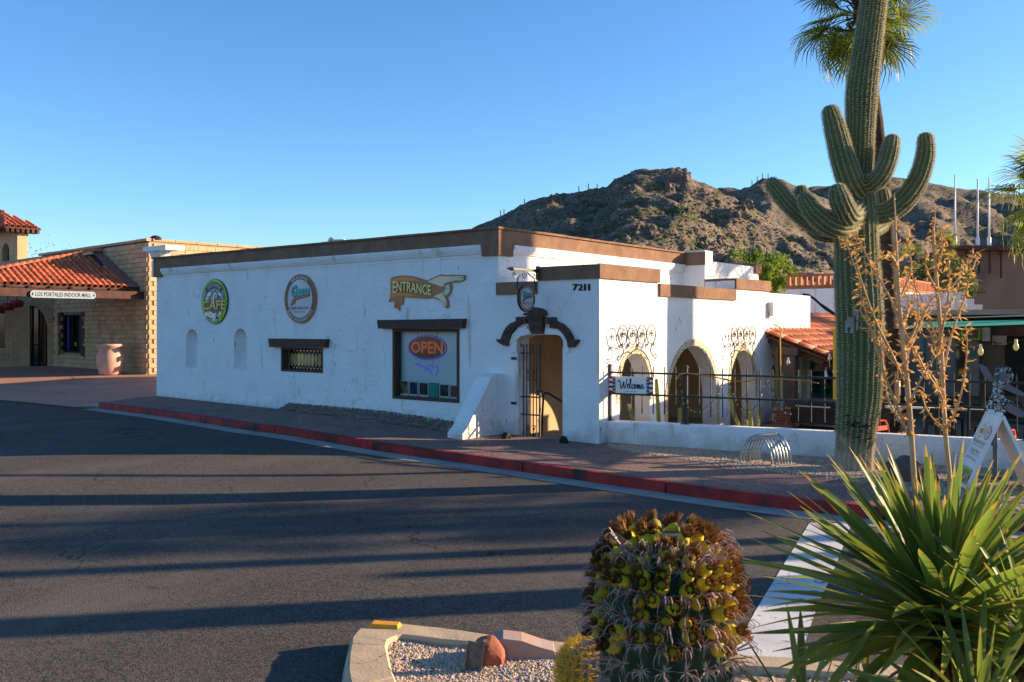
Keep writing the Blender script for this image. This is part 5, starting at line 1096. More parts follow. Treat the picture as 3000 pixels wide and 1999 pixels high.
roof_tiles(V((AX1,AY0+.35,AZ(AX1)-.06)), V((AX1,AY1,AZ(AX1)-.06)), A5(), pr, t2, .315, .42, .02, wob=.01, limit=300)
pj = 0
for k in range(30):
    for r_ in range(8):
        o = V((AX1,AY0+.35+k*.315,AZ(AX1)-.06)) + upv*(-.08+r_*.42) ; 
        if pj < 240: x = V((0,-1,0)); y = upv; z = x.cross(y); z = z if z.z > 0 else -z; piece('mortar_plug', mend_me, pr, Mx(((x.x,y.x,z.x,o.x),(x.y,y.y,z.y,o.y),(x.z,y.z,z.z,o.z+.03),(0,0,0,1)))); pj += 1
for r_ in range(8):                                                   # large rake tiles along the gable edge
    o = V((AX1,AY0+.10,AZ(AX1)-.10)) + upv*(r_*.43-.05); y = (upv+V((0,0,.03))).normalized(); x = V((0,1,0)); z = x.cross(y); z = z if z.z > 0 else -z; x = y.cross(z)
    ang = Mx.Rotation(R(35),4,'Y'); m_ = Mx(((x.x*1.35,y.x,z.x*1.35,o.x),(x.y*1.35,y.y,z.y*1.35,o.y),(x.z*1.35,y.z,z.z*1.35,o.z),(0,0,0,1))); piece('rake_tile', t2, pr, m_ @ ang)
mb = MB(); mb.bar((AX1-.3,AY0+.3,AZ(AX1)-.35),(AX1-.3,AY1,AZ(AX1)-.35),.18,.2); part('beam', mb, wood, pr); mb = MB(); mb.bar((XP+.02,AY0+.15,AZ(XP)-.22),(AX1-.1,AY0+.15,AZ(AX1)-.22),.08,.14); part('beam', mb, wood, pr)
post = mat('grey_brown_post',(.12,.085,.07),(.09,.065,.055),4,.8,.3,20)
px_ = at(*Q4(420,1190),24.4); bt = px_.z
mb = MB(); mb.box(px_.x-.16,px_.x+.16,px_.y-.16,px_.y+.16,bt-.005,AZ(px_.x)-.15); mb.box(px_.x-.24,px_.x+.24,px_.y-.2,px_.y+.2,AZ(px_.x)-.36,AZ(px_.x)-.16); part('post', mb, post, pr)
mb = MB(); mb.box(AX1-.42,AX1-.18,14.6,14.84,PZ,AZ(AX1)-.46); part('post', mb, post, pr)
bp = thing('brick_pier', (px_.x,px_.y,PZ), 'red brick pier under the grey patio post', 'pier'); hw = .36
mb = MB(); mb.box(px_.x-hw+.01,px_.x+hw-.01,px_.y-hw+.01,px_.y+hw-.01,PZ,bt-.012); part('mortar', mb, mortar, bp)
bmx = MB(); bmx.box(-.108,.108,-.02,.05,0,.062); bk_me = smesh(bmx, brick)
nr = int((bt-PZ)/.075)
for row in range(nr):
    z = PZ+(bt-PZ)*row/nr
    for side, (ux_, nx_) in enumerate(((V((1,0,0)),V((0,-1,0))),(V((0,1,0)),V((1,0,0))))):
        for col in range(4):
            u = -hw+.0+(col+.5 if row%2 else col)*.232+.06
            if u > hw-.06: continue
            o = V((px_.x,px_.y,z)) + ux_*(u+.03) + nx_*(hw-.01); piece('brick', bk_me, bp, frame(o, ux_, -nx_))
# walls behind the patio
def pl_y(px,py,Y): return onY(px,py,Y)
YW = 8.9
rm = thing('patio_annex', (1.8,YW,PZ), 'tan annex with teal window under the patio roof', 'building')
a, b = pl_y(*Q4(140,900),YW), pl_y(*Q4(285,900),YW)
mb = MB(); mb.box(XP-.6,b.x,YW,YW+.15,PZ,1.75); part('wall', mb, tan, rm)
mb = MB(); mb.box(1.0,1.2,YW+.2,20,PZ,2.5); part('wall', mb, whitep, rm); mb = MB(); mb.box(1.2,4.2,15.0,15.2,PZ,1.6); part('wall', mb, tan, rm)
wl_ = bpy.data.objects.new('window', None); COL.objects.link(wl_); wl_.parent = rm; YB = 14.97
A, B = pl_y(*Q4(620,1075),YB), pl_y(*Q4(868,640),YB)
mb = MB(); wframe(mb,A.x,B.x,A.z,B.z,YB-.06,YB,.12); mb.box((A.x+B.x)/2-.06,(A.x+B.x)/2+.06,YB-.055,YB,A.z+.12,B.z-.12); zz = lerp(A.z,B.z,.47); mb.box(A.x+.12,B.x-.12,YB-.05,YB,zz-.06,zz+.06); part('frame', mb, teal, wl_)
mb = MB(); mb.box(A.x+.1,B.x-.1,YB-.02,YB+.02,A.z+.1,B.z-.1); part('pane', mb, glassd, wl_)
for i,(u,v) in enumerate(((.12,.55),(.57,.55),(.12,.76),(.57,.76),(.55,.2))):
    mb = MB(); x0 = lerp(A.x,B.x,u); z0_ = lerp(A.z,B.z,v); w_ = (B.x-A.x)*.32; h_ = (B.z-A.z)*.17; mb.box(x0,x0+w_,YB-.05,YB-.04,z0_,z0_+h_); part('picture', mb, poster_mat('patio%d'%i,(.42,.34,.26) if i<4 else (.45,.18,.05),(.06,.05,.05),7), wl_)
mb = MB(); a, b = pl_y(*Q4(287,1000),YW+.1), pl_y(*Q4(372,1000),YW+.1); mb.box(b.x+.9,b.x+1.2,YW+3.5,YW+5.5,PZ,1.5) if False else None
mb = MB(); a = pl_y(*Q4(287,990),YW+2); b = pl_y(*Q4(480,560),YW+2); mb.box(a.x,b.x,YW+2,YW+2.1,a.z,b.z); part('dark_window', mb, glassd, rm)
mb = MB(); mb.box(a.x-.1,b.x+.2,YW+2.105,YW+2.3,PZ,2.0); part('wall', mb, tan, rm)
# treble clef
cf = [(212,610),(222,650),(214,700),(200,745),(192,790),(200,840),(222,845),(238,810),(232,770),(214,760),(204,790),(212,815)]; cl_ = [pl_y(*Q4(x,y),YW-.03) for x,y in cf]
mb = MB(); mb.tube(cat([tuple(p) for p in cl_],4),.035,6); mb.tube([pl_y(*Q4(x,y),YW-.03) for x,y in [(216,690),(216,780),(212,860)]],.028,5); single('treble_clef', mb, rustiron, cl_[5], 'dark metal treble clef on the tan wall', 'wall art', smooth=True)
# yellow post beside the saguaro
mb = MB(); yp = at(*Q4(908,1170),22.5); yt = at(*Q4(908,388),22.5); mb.box(-.09,.09,-.09,.09,PZ,yt.z,Mx.Translation((yp.x,yp.y,0))); mb.box(-.14,.14,-.14,.14,PZ,PZ+.05,Mx.Translation((yp.x,yp.y,0))); mb.box(-.11,.11,-.11,.11,yt.z+.001,yt.z+.05,Mx.Translation((yp.x,yp.y,0))); single('yellow_post', mb, yel, (yp.x,yp.y,PZ), 'bright yellow post peeking out beside the saguaro', 'post')
# barbecue cabinet, small tables and chairs
def bbq(): 
    p = at(*Q4(700,1300),21.5); t = thing('barbecue_grill', (p.x,p.y,PZ), 'black barbecue grill on legs next to the brick pier', 'grill'); zt_ = at(*Q4(700,1110),21.5).z
    mb = MB(); mb.box(-.55,.55,-.3,.3,zt_-.55,zt_-.22,Mx.Translation((p.x,p.y,0))); part('body', mb, darkm, t)
    mb = MB(); 
    mb.add([(p.x-.55,p.y-.3,zt_-.22),(p.x+.55,p.y-.3,zt_-.22),(p.x+.55,p.y+.3,zt_-.22),(p.x-.55,p.y+.3,zt_-.22),(p.x-.5,p.y-.12,zt_),(p.x+.5,p.y-.12,zt_),(p.x+.5,p.y+.25,zt_),(p.x-.5,p.y+.25,zt_)],[(0,1,5,4),(1,2,6,5),(2,3,7,6),(3,0,4,7),(4,5,6,7)]); part('lid', mb, blackm, t)
    for sx in (-.5,.5):
        for sy in (-.26,.26): mb = MB(); mb.box(p.x+sx-.02,p.x+sx+.02,p.y+sy-.02,p.y+sy+.02,PZ,zt_-.55); part('leg', mb, iron, t)
    mb = MB(); mb.box(p.x-.5,p.x+.5,p.y-.25,p.y+.25,PZ+.2,PZ+.23); part('shelf', mb, iron, t); mb = MB(); mb.bar((p.x-.4,p.y-.36,zt_-.14),(p.x+.4,p.y-.36,zt_-.14),.025); part('handle', mb, galv, t)
bbq()
def table(px, D_, w_, dep, h_, m_, label, cat_='table', rot=.3, group='patio tables'):
    p = at(px, 900, D_); t = thing('patio_table', (p.x,p.y,PZ), label, 'table', group); Mm = Mx.Translation((p.x,p.y,PZ)) @ Mx.Rotation(rot,4,'Z')
    mb = MB(); mb.box(-w_/2,w_/2,-dep/2,dep/2,h_-.04,h_,Mm); part('top', mb, m_, t)
    for sx in (-1,1):
        for sy in (-1,1): mb = MB(); mb.box(sx*(w_/2-.06)-.025,sx*(w_/2-.06)+.025,sy*(dep/2-.06)-.025,sy*(dep/2-.06)+.025,0,h_-.041,Mm); part('leg', mb, m_ if m_ is redp else iron, t)
def chair(px, D_, rot, m_, label, group, hb=.92):
    p = at(px, 900, D_); t = thing('patio_chair', (p.x,p.y,PZ), label, 'chair', group); Mm = Mx.Translation((p.x,p.y,PZ)) @ Mx.Rotation(rot,4,'Z')
    mb = MB(); mb.box(-.22,.22,-.22,.22,.44,.47,Mm); part('seat', mb, m_, t)
    for sx in (-1,1):
        mb = MB(); mb.tube([Mm@V((sx*.2,-.2,0)),Mm@V((sx*.19,-.19,.44))],.016,5); part('leg', mb, m_, t)
        mb = MB(); mb.tube([Mm@V((sx*.21,.24,0)),Mm@V((sx*.2,.2,.45)),Mm@V((sx*.19,.24,hb-.1)),Mm@V((sx*.12,.25,hb))],.016,5); part('leg', mb, m_, t)
    mb = MB(); mb.tube([Mm@V((-.19,.245,hb-.12)),Mm@V((-.1,.25,hb)),Mm@V((.1,.25,hb)),Mm@V((.19,.245,hb-.12))],.018,5); part('back_rail', mb, m_, t)
    mb = MB(); mb.box(-.16,.16,.225,.24,.56,hb-.1,Mm); part('backrest', mb, m_, t)
table(2115, 21, 1.5,.8,.78, whitep, 'pale topped patio table behind the dry stalks'); table(2225, 20.5, 1.4,.8,.78, mat('grey_table',(.30,.29,.27),rough=.6), 'grey topped patio table next to the metal sculpture')
table(2330, 21.5, 1.2,.8,.78, mat('brown_table',(.16,.10,.07),rough=.6), 'brown patio table beyond the metal sculpture')
table(2095, 17.6, .95,.6,.50, redp, 'low red-orange table just inside the wall', rot=.15)
for i,(px,D_,rt,lb) in enumerate(((2075,21.9,.2,'dark chair at the end of the pale patio table'),(2150,20.2,3.3,'dark chair tucked between the pale and grey tables'),(2190,21.4,.3,'dark chair on the far side of the grey table'),(2255,19.7,3.0,'dark chair drawn up before the grey table'),(2290,22.6,.5,'dark chair against the patio wall'),(2345,20.4,2.8,'dark chair at the brown patio table'))): chair(px,D_,rt,blackm,lb,'dark patio chairs')
chair(2053,17.8,1.3,redp,'red-orange chair beside the palm trunk','red-orange patio chairs',.75); chair(2362,15.9,1.5,redp,'red-orange chair behind the folding sign','red-orange patio chairs',.78)
# long patio building on the right with its teal windows
YP = 14.0; yq = lambda K,x,y: onY(*K(x,y),YP)
zt_ = yq(K7,1150,410).z
pbld = thing('patio_building', (9,YP,PZ), 'grey-tan patio building with teal windows behind the shade sail', 'building')
greyw = mat('grey_wall',(.22,.21,.20),(.17,.16,.155),2,.85,.3,20)
mb = MB(); mb.box(4.6,18,YP,YP+6,PZ,zt_-.15); part('wall', mb, mat('shaded_tan_wall',(.15,.115,.085),(.11,.085,.065),2,.85,.3,20), pbld); mb = MB(); mb.box(4.4,18.2,YP-.35,YP+6.1,zt_-.15,zt_); part('roof_edge', mb, mat('roof_tan',(.46,.34,.24),(.4,.3,.2),3,.9), pbld)  # tan wall coloured darker, with the shade under the sails painted in
def wbox(name, K, x0, x1, y0, y1, m_, o0=.0, o1=.06, parent=None):
    a, b = yq(K,x0,y1), yq(K,x1,y0); mb = MB(); mb.box(a.x,b.x,YP-o1,YP-o0-.001,a.z,b.z); return part(name, mb, m_, parent or pbld)
wbox('pilaster', K7, 1255,1318,585,900, greyw, 0,.2); wbox('pilaster', K7, 985,1000,540,900, teal, 0,.1)
wbox('panel', K7, 880,1175,560,900, greyw, 0,.02)
for x0,x1,y0,y1 in ((1175,1250,560,790),(1060,1085,620,760),(820,870,640,800)):
    f_ = wbox('window', K7, x0,x1,y0,y1, teal, .03,.10); wbox('pane', K7, x0+10,x1-10,y0+12,y1-12, glassd, .10,.115, f_)
wbox('unlit_opening_panel', K7, 1460,1700,560,900, darkm, 0,.03); wbox('window', K7, 1270,1295,620,680, teal, .2,.23)  # first box: flat dark panel painted as the shade inside an opening
t = thing('cafe_wall_sign', yq(K7,1285,575), 'dark wall sign with a green rim under the shade sail', 'sign'); a, b = yq(K7,1230,580), yq(K7,1338,512); mb = MB(); mb.box(a.x,b.x,YP-.5,YP-.46,a.z,b.z); part('board', mb, PM['green'], t); mb = MB(); mb.box(a.x+.05,b.x-.05,YP-.51,YP-.502,a.z+.05,b.z-.05); part('panel', mb, PM['brownring'], t); mb = MB(); mb.box(a.x+.2,b.x-.2,YP-.52,YP-.512,a.z+.2,b.z-.2); part('panel', mb, PM['cream'], t)
t = thing('menu_board', yq(K7,1430,610), 'pale two-part menu board on the patio wall', 'sign')
for y0,y1 in ((557,580),(582,608)): a, b = yq(K7,1388,y1), yq(K7,1470,y0); mb = MB(); mb.box(a.x,b.x,YP-.06,YP-.03,a.z,b.z); part('panel', mb, mat('menu_pale',(.5,.5,.5),rough=.5), t)
part('lettering', letters('Menu', lambda u,v: (lerp(yq(K7,1394,600).x,yq(K7,1440,600).x,u), YP-.065, lerp(yq(K7,1400,604).z,yq(K7,1400,588).z,v))), PM['black'], t)
p = yq(K7,1358,548); t = thing('wall_lantern', p, 'small white-glazed black lantern on the patio wall', 'lantern'); mb = MB(); mb.box(p.x-.1,p.x+.1,YP-.28,YP-.08,p.z-.2,p.z+.2); part('glass', mb, whitep, t); mb = MB(); mb.box(p.x-.13,p.x+.13,YP-.31,YP-.05,p.z+.2,p.z+.27); mb.box(p.x-.12,p.x+.12,YP-.3,YP-.06,p.z-.24,p.z-.201); mb.box(p.x-.02,p.x+.02,YP-.2,YP-.001,p.z+.271,p.z+.3); part('cap', mb, iron, t)
# shade sails
def sailm_(A,B,C_,D_,sag,n=12):
    mb = MB(); vs=[]
    for j in range(n+1):
        for i in range(n+1):
            u,v = i/n,j/n; cu = u+.0; e = .12*math.sin(math.pi*u)*(v-.5)*-2; vv = v+e*.5
            p = A.lerp(B,u).lerp(D_.lerp(C_,u),vv); p.z -= sag*math.sin(math.pi*u)*math.sin(math.pi*v); vs.append(p)
    mb.add(vs,[(j*(n+1)+i,j*(n+1)+i+1,(j+1)*(n+1)+i+1,(j+1)*(n+1)+i) for j in range(n) for i in range(n)]); return mb
A,B,C_,D_ = at(*K7(815,522),19.0), at(*K7(1800,490),16.5), at(*K7(1800,448),25), at(*K7(1040,470),25.5)
t = thing('shade_sail', A, 'teal shade sail stretched low over the patio', 'shade sail', 'shade sails'); part('canvas', sailm_(A,B,C_,D_,.03), sailm, t, True); 
for q1,q2 in ((A,B),(D_,C_)): mb = MB(); mb.tube([q1,q2],.02,5); part('edge_cable', mb, blackm, t)
mb = MB(); mb.tube([A, at(*K7(700,500),19.3)],.008,4); mb.tube([D_, D_+V((-1,1,.3))],.008,4); part('guy_rope', mb, iron, t)
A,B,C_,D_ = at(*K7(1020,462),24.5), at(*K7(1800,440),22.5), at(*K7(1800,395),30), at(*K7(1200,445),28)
t = thing('shade_sail', A, 'teal second shade sail coloured as in shade, rising behind the first', 'shade sail', 'shade sails'); part('canvas', sailm_(A,B,C_,D_,.02), mat('shade_sail_in_shade',(.004,.05,.055),(.003,.04,.045),2,.85), t, True)  # the dark colour carries the shade this sail lies in
# hanging bulbs
hw_ = thing('festoon_lights', at(*K7(1320,600),18.5), 'festoon of round bulbs strung under the shade sail', 'string lights'); pts = [at(*K7(x,y),18.5) for x,y in [(830,600),(980,640),(1150,632),(1320,625),(1440,600),(1522,590),(1650,560)]]
mb = MB(); mb.tube(cat([tuple(p) for p in pts],4),.008,4); part('wire', mb, iron, hw_)
for x,y in ((1319,640),(1522,612)):
    p = at(*K7(x,y),18.5); mb = MB(); mb.lathe([(.012,.13),(.03,.12),(.03,.05),(.05,.0),(.055,-.05),(.03,-.1),(.004,-.11)],10,Mx.Translation(p)); part('bulb', mb, mat('warm_bulb',(.55,.44,.24),rough=.3,emit=((1,.7,.3),.06)), hw_, True)
for i,(x,y) in enumerate(((822,665),(870,800),(785,850),(390,710))):
    p = at(*Q4(x,y),22.8); mb = MB(); mb.lathe([(.012,.10),(.025,.09),(.025,.03),(.045,-.01),(.05,-.05),(.02,-.09)],9,Mx.Translation(p)); mb.tube([p+V((0,0,.1)),V((p.x,p.y,AZ(min(4.2,p.x))-.3))],.006,4); single('hanging_bulb', mb, mat('clear_globe',(.6,.55,.45),rough=.15,spec=.8), p, ['round bulb hung just under the rake tiles','round bulb beside the yellow post','lowest round bulb over the grill','round bulb in front of the grey patio post'][i], 'light bulb', 'bulbs under the patio roof')
# white building behind with the brick lattice parapet
cB = at(1985, 625, 36); zb1 = cB.z; hB = .62
rb2 = thing('rear_building', (cB.x-1,cB.y+2,PZ), 'white rear building with an orange brick lattice parapet', 'building')
XB0 = onY(1805,660,cB.y).x
mb = MB(); mb.box(XB0,cB.x,cB.y,cB.y+13,PZ,zb1-hB); part('wall', mb, white, rb2)
bb = MB(); bb.box(-.14,.14,-.07,.07,0,.075); bb_me = smesh(bb, brickl); bv = MB(); bv.box(-.05,.05,-.09,.09,0,.36); bv_me = smesh(bv, brickl)
def lattice(o, d, nv, L_):
    n = int(L_/.295); k = 0
    for i in range(n):
        for zz in (0,.082,.53): piece('brick', bb_me, rb2, frame(o+d*((i+.5)*.295)+V((0,0,zz)), d, -nv))
    for i in range(int(L_/.24)): piece('upright_brick', bv_me, rb2, frame(o+d*((i+.5)*.24)+V((0,0,.164)), d, -nv))
lattice(V((XB0,cB.y+.1,zb1-hB+.001)), V((1,0,0)), V((0,-1,0)), cB.x-XB0); lattice(V((cB.x-.1,cB.y+.3,zb1-hB+.001)), V((0,1,0)), V((1,0,0)), 11.2)
mb = MB(); a_ = [at(*Q4(x,y),30) for x,y in [(540,10),(600,18),(660,55),(720,110),(780,155),(840,195),(905,235),(960,262)]]; mb.tube(a_,[.04]*4+[.06,.05,.06,.05],6); single('roof_conduit', mb, blackm, a_[0], 'black sagging conduit against the white rear wall', 'conduit', smooth=True)
mb = MB(); a, b = at(*K7(1000,400),33), at(*K7(1330,400),33); 
for x0,x1,yt in ((800,1062,318),(1100,1235,306),(1236,1282,345),(1283,1330,378)):
    p, q_ = at(*K7(x0,410),33.5), at(*K7(x1,410),33.5); top = at(*K7(x0,yt),33.5).z; m_ = frame(V((p.x,p.y,0)), (q_-p).normalized(), V((-sY,cY,0))); mb.box(0,(q_-p).length,0,1.0,.2,top,m_)
single('stepped_parapet', mb, white, a-V((0,0,1)), 'stepped white stucco parapet behind the dry stalks', 'parapet')
# ------------------------------------------------------------------ A-frame sign and metal sculpture by the wall
def cz(x,d): p = camxy(x,d); p.z = zs(p.x)+.02; return p
ra_, rb3 = camxy(7.16,13.62), camxy(6.98,12.9); topz = zs(5)+1.08; sp = V((cY,sY,0)); rd = (rb3-ra_).normalized(); sp = V((-rd.y,rd.x,0)); sp = sp if sp.dot(V((cY,sY,0)))>0 else -sp
af = thing('sandwich_board', (ra_+rb3)/2+V((0,0,zs(5))), 'white folding sandwich board with cafe menu beside the yucca', 'sign'); az = zs(5)+.02
def panel(sgn):
    a, b = ra_+V((0,0,topz)), rb3+V((0,0,topz)); c_, d_ = b+sp*sgn*.46, a+sp*sgn*.46; c_.z = d_.z = az; n_ = (b-a).cross(d_-a).normalized(); n_ = n_ if n_.dot(sp*sgn)>0 else -n_; return a,b,c_,d_,n_
for sgn in (-1,1):
    a,b,c_,d_,n_ = panel(sgn); mb = MB(); mb.poly([a+n_*.02,b+n_*.02,c_+n_*.02,d_+n_*.02], n_*-.03)
    for p,q_ in ((a,d_),(b,c_)): mb.bar(p+n_*.01,q_+n_*.01,.045)
    part('panel', mb, whitep, af)
mb = MB()
for f_ in (.12,.72): mb.bar(ra_.lerp(rb3,f_)+V((0,0,topz+.02)), ra_.lerp(rb3,f_+.16)+V((0,0,topz+.02)), .07,.06)
part('handle', mb, whitep, af)
a,b,c_,d_,n_ = panel(-1); SP = lambda u,v,l: tuple((a.lerp(b,u)).lerp(d_.lerp(c_,u),1-v)+n_*(.021+.0012*l)); S = Sign(af, SP, 0)
S.poly('rule', [(.1,.862),(.9,.862),(.9,.866),(.1,.866)], PM['silver'])
ell = lambda cx,cy,rx,ry: [(cx+rx*math.cos(k*.2618),cy+ry*math.sin(k*.2618)) for k in range(24)]
S.poly('round_logo', ell(.28,.75,.19,.095), PM['green']); S.poly('round_logo', ell(.28,.75,.16,.08), PM['cream']); S.poly('round_logo', ell(.28,.745,.12,.04), PM['mtn']); S.poly('round_logo', ell(.72,.75,.19,.095), PM['copper']); S.poly('round_logo', ell(.72,.75,.165,.082), PM['silver']); S.poly('round_logo', ell(.72,.76,.11,.025), PM['turq'])
for tx,x0,x1,y0,y1,m_ in (('Breakfast & Lunch',.08,.92,.58,.635,PM['black']),('Open 7 days a week  6am-2pm',.10,.90,.535,.565,PM['black']),('Dinner Menu',.2,.8,.46,.505,PM['black']),('Wednesday - Sunday',.15,.85,.42,.445,PM['black']),('Bar & Lounge',.15,.85,.35,.39,PM['black'])): S.text(tx,x0,x1,y0,y1,m_,.0)
S.poly('green_band', [(.06,.22),(.94,.22),(.94,.25),(.06,.25)], PM['green']); S.poly('photo', [(.06,.05),(.94,.05),(.94,.215),(.06,.215)], poster_mat('food',(.5,.36,.10),(.05,.12,.05),12))
SDp = 14.1; sq = lambda x,y,o=0: at(*Q5(x,y),SDp+o)
figm = mat('slate_sheet_metal',(.16,.17,.19),(.11,.12,.14),4,.45,.2,30,metal=.4); mosm = mat('pebble_mosaic',(.34,.37,.34),(.02,.02,.022),28,.6,.8,28,lo=.47,hi=.53,vor=30)
mfoot = cz(7.55,SDp); scu = thing('metal_sculpture', mfoot, 'sheet metal dancing figure sculpture with a pebble mosaic dress', 'sculpture')
fwd = V((-sY,cY,0))
def sheetp(name, pts, m_, o0, th=.04): mb = MB(); mb.poly([sq(*p)+fwd*o0 for p in pts], fwd*th); return part(name, mb, m_, scu)
circ = lambda cx,cy,r_: [(cx+r_*math.cos(k*.2244),cy+r_*math.sin(k*.2244)) for k in range(28)]
sheetp('hat', circ(1365,835,97), mosm, .0); sheetp('face', circ(1350,855,48), figm, -.03)
sheetp('dress', [(1262,868),(1330,882),(1390,905),(1345,960),(1338,1010),(1368,1072),(1460,1108),(1400,1142),(1330,1185),(1240,1192),(1158,1165),(1200,1120),(1245,1040),(1257,950)], mosm, -.01)
for cx,cy in ((1310,940),(1300,1035),(1305,1130)): sheetp('button', circ(cx,cy,20), mat('button_copper',(.32,.20,.17),rough=.5), -.02)
sheetp('arm', [(1122,735),(1150,726),(1165,740),(1185,745),(1215,800),(1265,862),(1255,905),(1215,890),(1180,850),(1145,790)], figm, .012); sheetp('arm', [(1375,920),(1400,915),(1470,955),(1568,1012),(1640,1030),(1620,1062),(1540,1050),(1440,1005),(1350,965)], figm, .012)
sheetp('leg', [(1370,1150),(1420,1130),(1500,1165),(1568,1205),(1640,1215),(1620,1262),(1540,1268),(1430,1215)], figm, .012); sheetp('leg', [(1235,1180),(1320,1180),(1318,1330),(1300,1560),(1250,1560),(1245,1330)], figm, .012)
p = sq(1275,1550); mb = MB(); mb.bar(V((p.x,p.y,mfoot.z-.02)), p+V((0,0,.35)), .06); mb.box(p.x-.2,p.x+.2,p.y-.15,p.y+.15,mfoot.z-.03,mfoot.z+.03); part('stand', mb, figm, scu)
# rocks on the gravel
def rock(name, p, sx, sy, sz, m_, label, seed, group=None, sub=2, sharp=.35):
    rg = random.Random(seed); mb = MB(); src = ICO3 if sub == 3 else ICO2
    mb.add([(p[0]+x*sx*(1+sharp*noise.noise(V((x*1.3+seed,y*1.3,z*1.3)))), p[1]+y*sy*(1+sharp*noise.noise(V((x*1.3,y*1.3+seed,z*1.3)))), p[2]+max(-.5,z)*sz*(1+sharp*noise.noise(V((x*1.5,y*1.5,z*1.5+seed))))) for x,y,z in src[0]], src[1])
    single(name, mb, m_, p, label, 'rock', group, smooth=False)
rk = mat('desert_rock',(.17,.105,.075),(.10,.065,.05),4,.95,.7,14)
p = onS(*K7(880,1385)); rock('boulder', (p.x,p.y,p.z+.1), .30,.22,.26, rk, 'brown boulder between the saguaro and the sandwich board', 3, None, 3)
p = onS(*K7(1010,1390)); rock('boulder', (p.x,p.y,p.z+.04), .16,.14,.13, rk, 'lesser brown boulder nearer the sandwich board', 8, None, 3)
p = onS(*K3(1100,1442)); rock('rock', (p.x,p.y-.1,p.z+.03), .10,.09,.11, darkm, 'small black rock between wing wall and gate', 5, 'door rocks'); p = onS(*K3(1460,1475)); rock('rock', (p.x,p.y,p.z+.03), .10,.08,.12, darkm, 'small black rock at the foot of the door pillar', 6, 'door rocks')
# ------------------------------------------------------------------ mountains
mtm = mat('mountain', (.20,.15,.115), (.135,.105,.078), .035, .95, 1.0, .25, lo=.35, hi=.65, bdist=3.0); add_peel(mtm, (.075,.075,.03), .05, .52, .06, (1,1,1)); add_peel(mtm, (.32,.22,.16), .09, .60, .04, (1,1,1)); add_peel(mtm, (.05,.055,.025), .25, .56, .05, (1,1,1))
def ridge(crest, Dc, Df, Db, nx, ny, amp, seed, rough=1.0):
    """terrain with a crest line through the given sky line, falling to a foot in front of and behind it"""
    x0, x1 = crest[0][0], crest[-1][0]; vs=[]; foot = -3.0
    P = []
    for j in range(ny+1):
        t = j/ny
        for i in range(nx+1):
            px = lerp(x0,x1,i/nx); cy = interp(crest,px); c_ = at(px,cy,Dc); hz = c_.z-foot
            if t < .75: f_ = t/.75; D_ = lerp(Df,Dc,f_); prof = f_**1.12
            else: f_ = (t-.75)/.25; D_ = lerp(Dc,Db,f_); prof = 1-f_**1.1
            g = CAM + V(ray(px,HY))*D_; q_ = V((g.x,g.y,0))/ (Dc*.11) + V((seed,0,0)); w_ = min(1,4*prof)*(1-.75*max(0,1-abs(t-.75)/.10))
            gully = (1-abs(noise.noise(V((q_.x*1.2,q_.y*1.2,seed)))))-.75
            n_ = gully*1.1 + noise.fractal(q_*2.5,1.0,2.1,5)*.36 + noise.fractal(q_*14,.9,2.2,4)*.05*rough
            z = foot + hz*prof + amp*w_*n_*min(1,hz/40)
            if abs(t-.75) < .04: z += amp*.06*noise.noise(q_*9)*rough
            P.append((g.x,g.y,z))
    mb = MB(); mb.add(P,[(j*(nx+1)+i,j*(nx+1)+i+1,(j+1)*(nx+1)+i+1,(j+1)*(nx+1)+i) for j in range(ny) for i in range(nx)]); return mb
c1 = [(960,640),(1000,585),(1040,553),(1095,525),(1125,512),(1160,496),(1190,478),(1220,460),(1270,448),(1330,440),(1365,434),(1385,427),(1392,431),(1430,408),(1460,391),(1500,388),(1545,383),(1572,388),(1582,398),(1596,418),(1612,427),(1640,437),(1665,448),(1690,459),(1720,476),(1754,494),(1790,517),(1824,537),(1870,562),(1912,583),(1980,620),(2060,660),(2150,720)]
m1 = struct('mountain', ridge(c1, 900, 420, 1300, 300, 130, 30, 3.1), mtm, True)
c2 = [(1480,560),(1560,490),(1610,452),(1648,434),(1675,432),(1704,436),(1728,424),(1750,412),(1772,410),(1800,417),(1830,429),(1866,442),(1910,462),(1960,490),(2050,545),(2150,610),(2250,690)]
m2 = struct('mountain', ridge(c2, 1500, 900, 2000, 200, 80, 45, 7.7), mtm, True)
c3 = [(1650,600),(1760,500),(1820,455),(1866,434),(1900,430),(1945,423),(2000,410),(2030,404),(2062,401),(2090,404),(2146,417),(2190,428),(2226,437),(2280,446),(2326,451),(2400,470),(2520,510),(2700,560),(2900,640)]
m3 = struct('mountain', ridge(c3, 2300, 1300, 3000, 190, 80, 75, 12.3), mtm, True)
# crags, boulders and scrub on the slopes
crag = mat('crag_rock', (.22,.16,.125), (.15,.11,.085), .12, .95, 1.0, .4, bdist=1.5)
from mathutils.bvhtree import BVHTree
def bvh(o): return BVHTree.FromPolygons([o.matrix_world @ v.co for v in o.data.vertices], [tuple(p.vertices) for p in o.data.polygons])
rg = random.Random(21); t1 = bvh(m1); t2_ = bvh(m2); t3_ = bvh(m3)
def hit(px,py,tr): r_ = ray(px,py).normalized(); h = tr.ray_cast(CAM,r_); return h[0]
def lump(mb, p, s, rg, fl=.8, sub=ICO1):
    sd_ = rg.uniform(0,50); a = rg.uniform(0,6.28); c_, d_ = math.cos(a), math.sin(a); ex_ = rg.uniform(.7,1.3)
    vs = []
    for x,y,z in sub[0]:
        k = s*(1+.9*noise.noise(V((x*1.4+sd_,y*1.4,z*1.4)))); x2,y2 = x*ex_, y/ex_; vs.append((p.x+(x2*c_-y2*d_)*k, p.y+(x2*d_+y2*c_)*k, p.z+z*k*fl))
    mb.add(vs, sub[1])
mb = MB()
